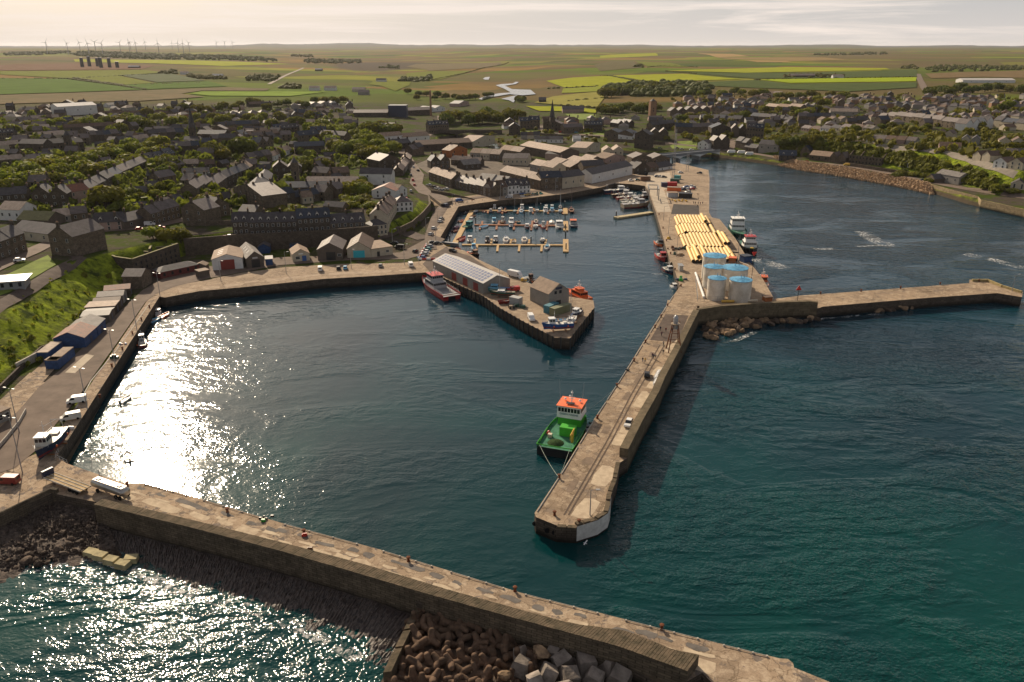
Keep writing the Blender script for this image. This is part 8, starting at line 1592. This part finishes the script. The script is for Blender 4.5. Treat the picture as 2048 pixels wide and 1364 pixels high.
for _, a, k in HS:
    if a[0] != 'house' or cnt < 296:
        house(*a, **k); cnt += a[0] == 'house'
    else:
        M4 = Matrix.Translation(a[3]) @ Matrix.Rotation(a[4], 4, 'Z'); wm = WALL.get(a[9]) or P(a[9]); rm = ROOF.get(a[10]) or P(a[10])
        for me in (wall_me(a[5], a[6], a[7], a[8], a[11], wm), roof_me(a[5], a[6], a[7], a[8], a[11], rm, .25)):
            vs = [M4 @ v.co for v in me.vertices]
            for f in me.polygons: far_b.poly([vs[i] for i in f.vertices], me.materials[0])
        far_b.box(0, 0, 0, 0, 0, 0) if False else None
occ = [a[3][:2] for _, a, k in HS]; xs = []; ys = []
for x0, x1, y0, y1, n in ((0, 700, 214, 300, 420), (1340, 2048, 196, 262, 300), (1000, 1340, 240, 262, 30)):
    xs += [rh.uniform(x0, x1) for _ in range(n)]; ys += [rh.uniform(y0, y1) for _ in range(n)]
for p in TV(xs, ys):
    if any((p.x - a) ** 2 + (p.y - b) ** 2 < 17 ** 2 for a, b in occ): continue
    occ.append((p.x, p.y)); t_ = TY[rh.choice(['ter', 'cot', 'gab', 'semi', 'bun'] if p.x < 100 else ['semi', 'semi', 'bun', 'ter'])]; w_ = rh.choice([8, 10, 12, 16]); M4 = Matrix.Translation(p) @ Matrix.Rotation(rh.choice([.1, .25, -.35, 1.2, -.1]) + rh.uniform(-.1, .1), 4, 'Z')
    for me in (wall_me(w_, t_[0], t_[1], t_[2], t_[5], WALL[rh.choice(t_[3])]), roof_me(w_, t_[0], t_[1], t_[2], t_[5], ROOF[rh.choice(t_[4])], .25)) + ((chim_me(),) if t_[6] else ()):
        mv = Matrix.Translation((w_ * .98, t_[0] / 2, t_[1] + t_[2])) if me.name.startswith('chimney') else Matrix()
        vs = [M4 @ mv @ v.co for v in me.vertices]
        for f in me.polygons: far_b.poly([vs[i] for i in f.vertices], me.materials[f.material_index])
tag(far_b.build('distant_houses'), 'the many smaller houses at the far edges of both halves of the town', 'houses', kind='stuff')
# roofless mill
A = T(1696, 327); B = T(1762, 333); ml = house('roofless_mill', 'roofless stone mill with open bays under the cliff', 'mill', (A.x, A.y, A.z), dirang(Vector((A.x, A.y, 0)), Vector((B.x, B.y, 0))), (B - A).length, .6, 7, 0, 'stone', 'green', 'flat', win=10, storeys=2, frames=False, ov=.05)
for i in range(4): MB().loft([[(x, .6, 0), (x, 14, 0), (x, 14, 8), (x, 7, 10.5), (x, .6, 7)] for x in ((B - A).length * i / 3 - .3, (B - A).length * i / 3 + .3)], WALL['stone']).build('cross_wall', parent=ml)
# churches and towers
def spire(px, py, w_, ht, hs, label, name='church_spire', wall='dstone'):
    p = T(px, py); r_ = thing(name, label, 'church', (p.x, p.y, p.z), .2); MB().box(-w_ / 2, w_ / 2, -w_ / 2, w_ / 2, -2, ht).build('tower', WALL[wall], r_)
    MB().loft([[(math.cos(t) * k, math.sin(t) * k, z) for t in [j * math.pi / 4 for j in range(8)]] for k, z in ((w_ * .55, ht), (.15, ht + hs))]).build('spire', ROOF['slate'], r_)
    for s in range(2): mo('window', win_me(.9, 2.2, False), r_, (0, -w_ / 2, ht * .5 + s * 3 - 2))
    return r_
spire(388, 284, 6, 14, 20, 'tall dark church spire rising from the left town'); spire(1104, 262, 5.5, 15, 19, 'slim dark church spire on the far bank of the river'); sq = spire(1304, 234, 8, 20, 3, 'square church tower on the wooded slope at centre right', 'church_tower', 'brick'); spire(140, 306, 5, 15, 4, 'squat dark tower at the left beyond the tree belt', 'church_tower'); spire(593, 372, 5, 16, 3, 'tall narrow stone tower among the tall roofs of the left town', 'clock_tower', 'stone')
row(1288, 236, 1330, 236, 1, 'gab', 'nave of the square-towered church', wall='brick', roof='slate', h=7, name='church_nave')
# town walls, parked cars
for l_, z1, lb_ in [([(856, 394), (882, 415), (905, 408)], 2.2, 'rubble wall on the near side of the fenced yard'), ([(862, 386), (900, 392), (948, 404)], 2.0, 'rubble wall on the far side of the fenced yard'), ([(372, 452), (470, 450)], 2.5, 'long garden wall left of the terrace'), ([(1690, 331), (1760, 342), (1826, 352)], 2.6, 'broken stone wall beside the shore road'), ([(1210, 282), (1330, 290)], 3, 'river embankment wall under the modern hall'), ([(1070, 270), (1200, 276)], 2, 'low wall by the riverside car park')]:
    wallline('garden_wall', l_, -1, z1, .5, WALL['stone'], lb_, zz=None)
for i, (px, py, c, hd_) in enumerate([(827, 336, 'white', 100), (836, 343, 'black', 110), (822, 352, 'navy', 100), (826, 362, 'red', 95), (829, 372, 'red', 95), (822, 384, 'silver', 95), (813, 400, 'red', 90), (818, 410, 'silver', 90), (816, 418, 'navy', 90), (858, 372, 'silver', 150), (866, 376, 'black', 150), (874, 379, 'white', 150), (882, 383, 'grey', 150), (892, 380, 'white', 150), (452, 478, 'red', 10), (462, 476, 'silver', 10), (675, 477, 'white', 0), (40, 524, 'white', 20), (280, 461, 'red', 15), (322, 458, 'red', 15), (300, 452, 'white', 15), (1098, 266, 'red', 0), (1106, 268, 'black', 0), (1114, 270, 'silver', 0), (1122, 266, 'red', 0), (1132, 262, 'white', 0), (1152, 266, 'lightblue', 0), (1172, 276, 'white', 20), (1355, 298, 'purple', 0), (1364, 300, 'grey', 0), (1383, 301, 'white', 0), (1412, 302, 'red', 0), (1422, 302, 'silver', 0), (1612, 325, 'red', 160), (1693, 332, 'yellow', 160), (1846, 362, 'navy', 160), (1464, 305, 'red', 170), (1300, 296, 'red', 10), (1320, 298, 'black', 10), (1157, 272, 'silver', 0)]):
    v = 'van' if i in (16, 20, 24, 34) else 'car'
    park(v, c, px, py, hd_, '%s %s parked %s' % (c.replace('lightblue', 'pale blue').replace('purple', 'plum'), v, 'on the town road, %s down' % ordi(i) if i < 9 else 'beside the walled yard, %s from the left' % ordi(i - 9) if i < 14 else 'on the upper street' if i < 17 else 'on the left street, near x %s' % ordi(i - 17) if i < 21 else 'by the river on the far bank, %s of those there' % ordi(i - 21) if i < 28 or i > 36 else 'near the bridge and shore road, %s from the left' % ordi(i - 28)), 'cars parked in the town', town=True)
for i, (px, py) in enumerate([(1462, 307), (1482, 308), (1498, 311)]): park('box_van', 'white', px, py, 175, 'white motorhome on the small quay right of the bridge, %s from the left' % ordi(i), 'motorhomes right of the bridge', town=True, cat='motorhome')
pv2 = T(-20, 583); pv3 = T(40, 575); r_, ww = None, None
pav = house('pavilion', 'open pavilion with a flat white roof on the lawn at the left edge', 'pavilion', (pv2.x, pv2.y, pv2.z + .1), .3, 11, 8, 3, 0, P('grey'), P('white'), 'flat', win=4, ov=1.0, frames=False)
# ------------------------------------------------------------------ far plain: stacks, farms, turbines
for i, (x, y, h_) in enumerate([(483, 218, 32), (525, 214, 36), (573, 214, 30), (593, 222, 34), (643, 220, 32), (684, 222, 20), (692, 222, 20)]):
    p = T(x / 2.926, 60 + y / 2.926); o = MB().tube((0, 0, -2), (0, 0, h_), 6.5 if i < 5 else 4, 6 if i < 5 else 3.6, 10, M_dark).tube((0, 0, h_), (0, 0, h_ + 2), 6 if i < 5 else 3.6, 5, 10, P('grey')).build('storage_stack'); o.location = (p.x, p.y, p.z); tag(o, 'dark tall round stack on the far moor, %s from the left' % ordi(i), 'stack', 'dark stacks on the far moor')
def farm(px, py, W_, wl_, rf_, label): p = T(px, py); house('farm_building', label, 'farm building', (p.x, p.y, p.z), 0, W_, 14, 5, 4, wl_, rf_, 'along')
farm(256, 136.5, 40, 'dstone', 'white', 'long farm shed with a bright white roof beside the dark stacks'); farm(360, 149, 22, 'white', 'pale', 'white farmhouse in the clump left of centre'); farm(424, 155, 28, 'white', 'white', 'farm with a roof glinting in the sun'); farm(630, 142, 26, 'dstone', 'white', 'small white-roofed farm near the pale straight road'); farm(752, 164, 26, 'white', 'slate', 'white farmhouse above the distillery'); farm(1582, 155, 60, 'dstone', 'pale', 'red and grey farm on the right plain'); farm(1666, 157, 26, 'white', 'pale', 'small farm right of the red one'); farm(618, 181, 20, 'white', 'pale', 'white house at the far village, left'); farm(648, 181, 24, 'white', 'pale', 'white house at the far village, middle'); farm(704, 184, 26, 'cream', 'pale', 'pale shed at the far village, right'); farm(716, 190, 20, 'grey', 'lslate', 'grey gabled house near the railway'); farm(1125, 226, 30, 'pink', 'slate', 'lone long barn on the field above the church spire'); farm(1078, 206, 12, 'dstone', 'slate', 'tiny dark hut on the hay field')
tb_ = []
b = MB().tube((0, 0, 0), (0, 0, 78), 2.6, 1.5, 8).mesh('tower', P('grey')); nb = MB().box(-2, 2, -3, 6, 76.5, 80).mesh('nacelle', P('grey')); bl = MB().loft([[(-1.3, -.3, 1), (1.3, -.3, 1), (1.3, .3, 1), (-1.3, .3, 1)], [(-1.8, -.2, 8), (1.0, -.2, 8), (1.0, .2, 8), (-1.8, .2, 8)], [(-.4, -.1, 42), (.1, -.1, 42), (.1, .1, 42), (-.4, .1, 42)]]).mesh('blade', P('grey'))
for i, (x, dd) in enumerate([(382, 7200), (553, 7000), (655, 8200), (722, 7000), (782, 8000), (835, 7000), (985, 8600), (1060, 8000), (1070, 9200), (1115, 7600), (1193, 9500), (1297, 7000), (1413, 12000), (1460, 8000), (1500, 7400), (1550, 8600), (1778, 11000), (1845, 10500), (1908, 11000)]):
    d = raydir(x / 4.096, 97); k = dd / math.hypot(d[0], d[1]); X_, Y_ = d[0] * k, d[1] * k; r_ = thing('wind_turbine', 'slender grey wind turbine on the left horizon, %s from the left' % ordi(i), 'wind turbine', (X_, Y_, Hs(X_, Y_)), rh.uniform(-.5, .5), 'wind turbines on the left horizon')
    mo('tower', b, r_); mo('nacelle', nb, r_); a0 = rh.uniform(0, 2.09)
    for j in range(3): o = mo('blade', bl, r_, (0, -3.5, 78.5)); o.rotation_euler = (0, a0 + j * 2.094, 0)
# seagull and wakes
gl_ = MB().loft([[(-.35, 0, 0), (-.3, .05, .05), (-.3, 0, .08), (-.3, -.05, .05)], [(0, .09, .02), (0, .08, .1), (0, -.08, .1), (0, -.09, .02)], [(.3, 0, .04), (.3, .02, .06), (.3, 0, .08), (.3, -.02, .06)]]).poly([(.1, .05, .08), (-.1, .05, .08), (-.2, .75, .25), (.0, .7, .24)]).poly([(-.1, -.05, .08), (.1, -.05, .08), (.0, -.7, .2), (-.2, -.75, .2)])
o = gl_.build('seagull', P('white')); o.location = G(1170, 1087, 1.5); o.rotation_euler = (0, 0, 2.7); o.scale = (1.3,) * 3; tag(o, 'white seagull gliding over the water at the head of the middle pier', 'seagull')
def foam_mat():
    m = bpy.data.materials.new('foam'); m.use_nodes = True; t = m.node_tree; bs = t.nodes['Principled BSDF']; bs.inputs['Base Color'].default_value = (.7, .7, .68, 1); bs.inputs['Roughness'].default_value = .8
    g = N(t, 'ShaderNodeNewGeometry'); tx = N(t, 'ShaderNodeTexCoord'); sx = N(t, 'ShaderNodeSeparateXYZ'); t.links.new(tx.outputs['Generated'], sx.inputs[0])
    n = noise_(t, g.outputs['Position'], .9, 7, .75, .5); n2 = noise_(t, g.outputs['Position'], .14, 3, .6)
    t.links.new(mth(t, 'MULTIPLY', ramp(t, n, [(.47, (0, 0, 0)), (.62, (.95, .95, .95))]), ramp(t, n2, [(.42, (0, 0, 0)), (.56, (1, 1, 1))])), bs.inputs['Alpha']); return m
M_foam = foam_mat()
def foam(line, wd, label):
    o = strip('foam', line, wd, M_foam, .03, 2, flat=0.0, label=label)
    o.name = 'foam'; return o
foam([(1512, 517), (1540, 528), (1568, 537)], 9, 'white churned wake behind the black vessel'); foam([(262, 930), (272, 945), (283, 964)], .8, 'thin white wake of the grey motor boat'); foam([(1725, 463), (1745, 478), (1775, 491)], 9, 'foam streak in the bay'); foam([(1628, 498), (1675, 498)], 3.5, 'short foam line in the bay'); foam([(1715, 493), (1750, 491), (1790, 492)], 2, 'thin foam line beside the larger streak'); foam([(1750, 442), (1800, 440)], 2, 'farther foam line in the bay'); foam([(1930, 508), (1980, 518), (2060, 540)], 6, 'foam line near the right edge')
foam([(0, 1148), (60, 1140), (140, 1118), (200, 1116), (272, 1142), (330, 1170), (420, 1198), (520, 1222), (640, 1275), (720, 1318)], 2.6, 'foam lapping along the beach and the foot of the apron'); foam([(1440, 690), (1470, 682), (1510, 664)], 2.0, 'foam at the foot of the boulders'); foam([(1600, 642), (1680, 634), (1760, 628)], 1.6, 'foam at the foot of the thin pier'); foam([(1304, 548), (1325, 548)], 1.5, 'small ripple line by the white and navy boat')
print('houses', nh[0], 'trees', ntree[0])
# ------------------------------------------------------------------ air
hzm = bpy.data.materials.new('air'); hzm.use_nodes = True; ht = hzm.node_tree
for n in list(ht.nodes):
    if n.type == 'BSDF_PRINCIPLED': ht.nodes.remove(n)
pv = N(ht, 'ShaderNodeVolumePrincipled'); pv.inputs['Color'].default_value = (.86, .86, .92, 1); pv.inputs['Density'].default_value = 1.4e-5; pv.inputs['Anisotropy'].default_value = .3
ho = [n for n in ht.nodes if n.type == 'OUTPUT_MATERIAL'][0]; ht.links.new(pv.outputs[0], ho.inputs['Volume'])
hz_ = MB().box(-31000, 31000, -700, 31000, -8, 150).build('haze', hzm); tag(hz_, 'thin pale haze lying over the land and the sea', 'haze', kind='stuff')
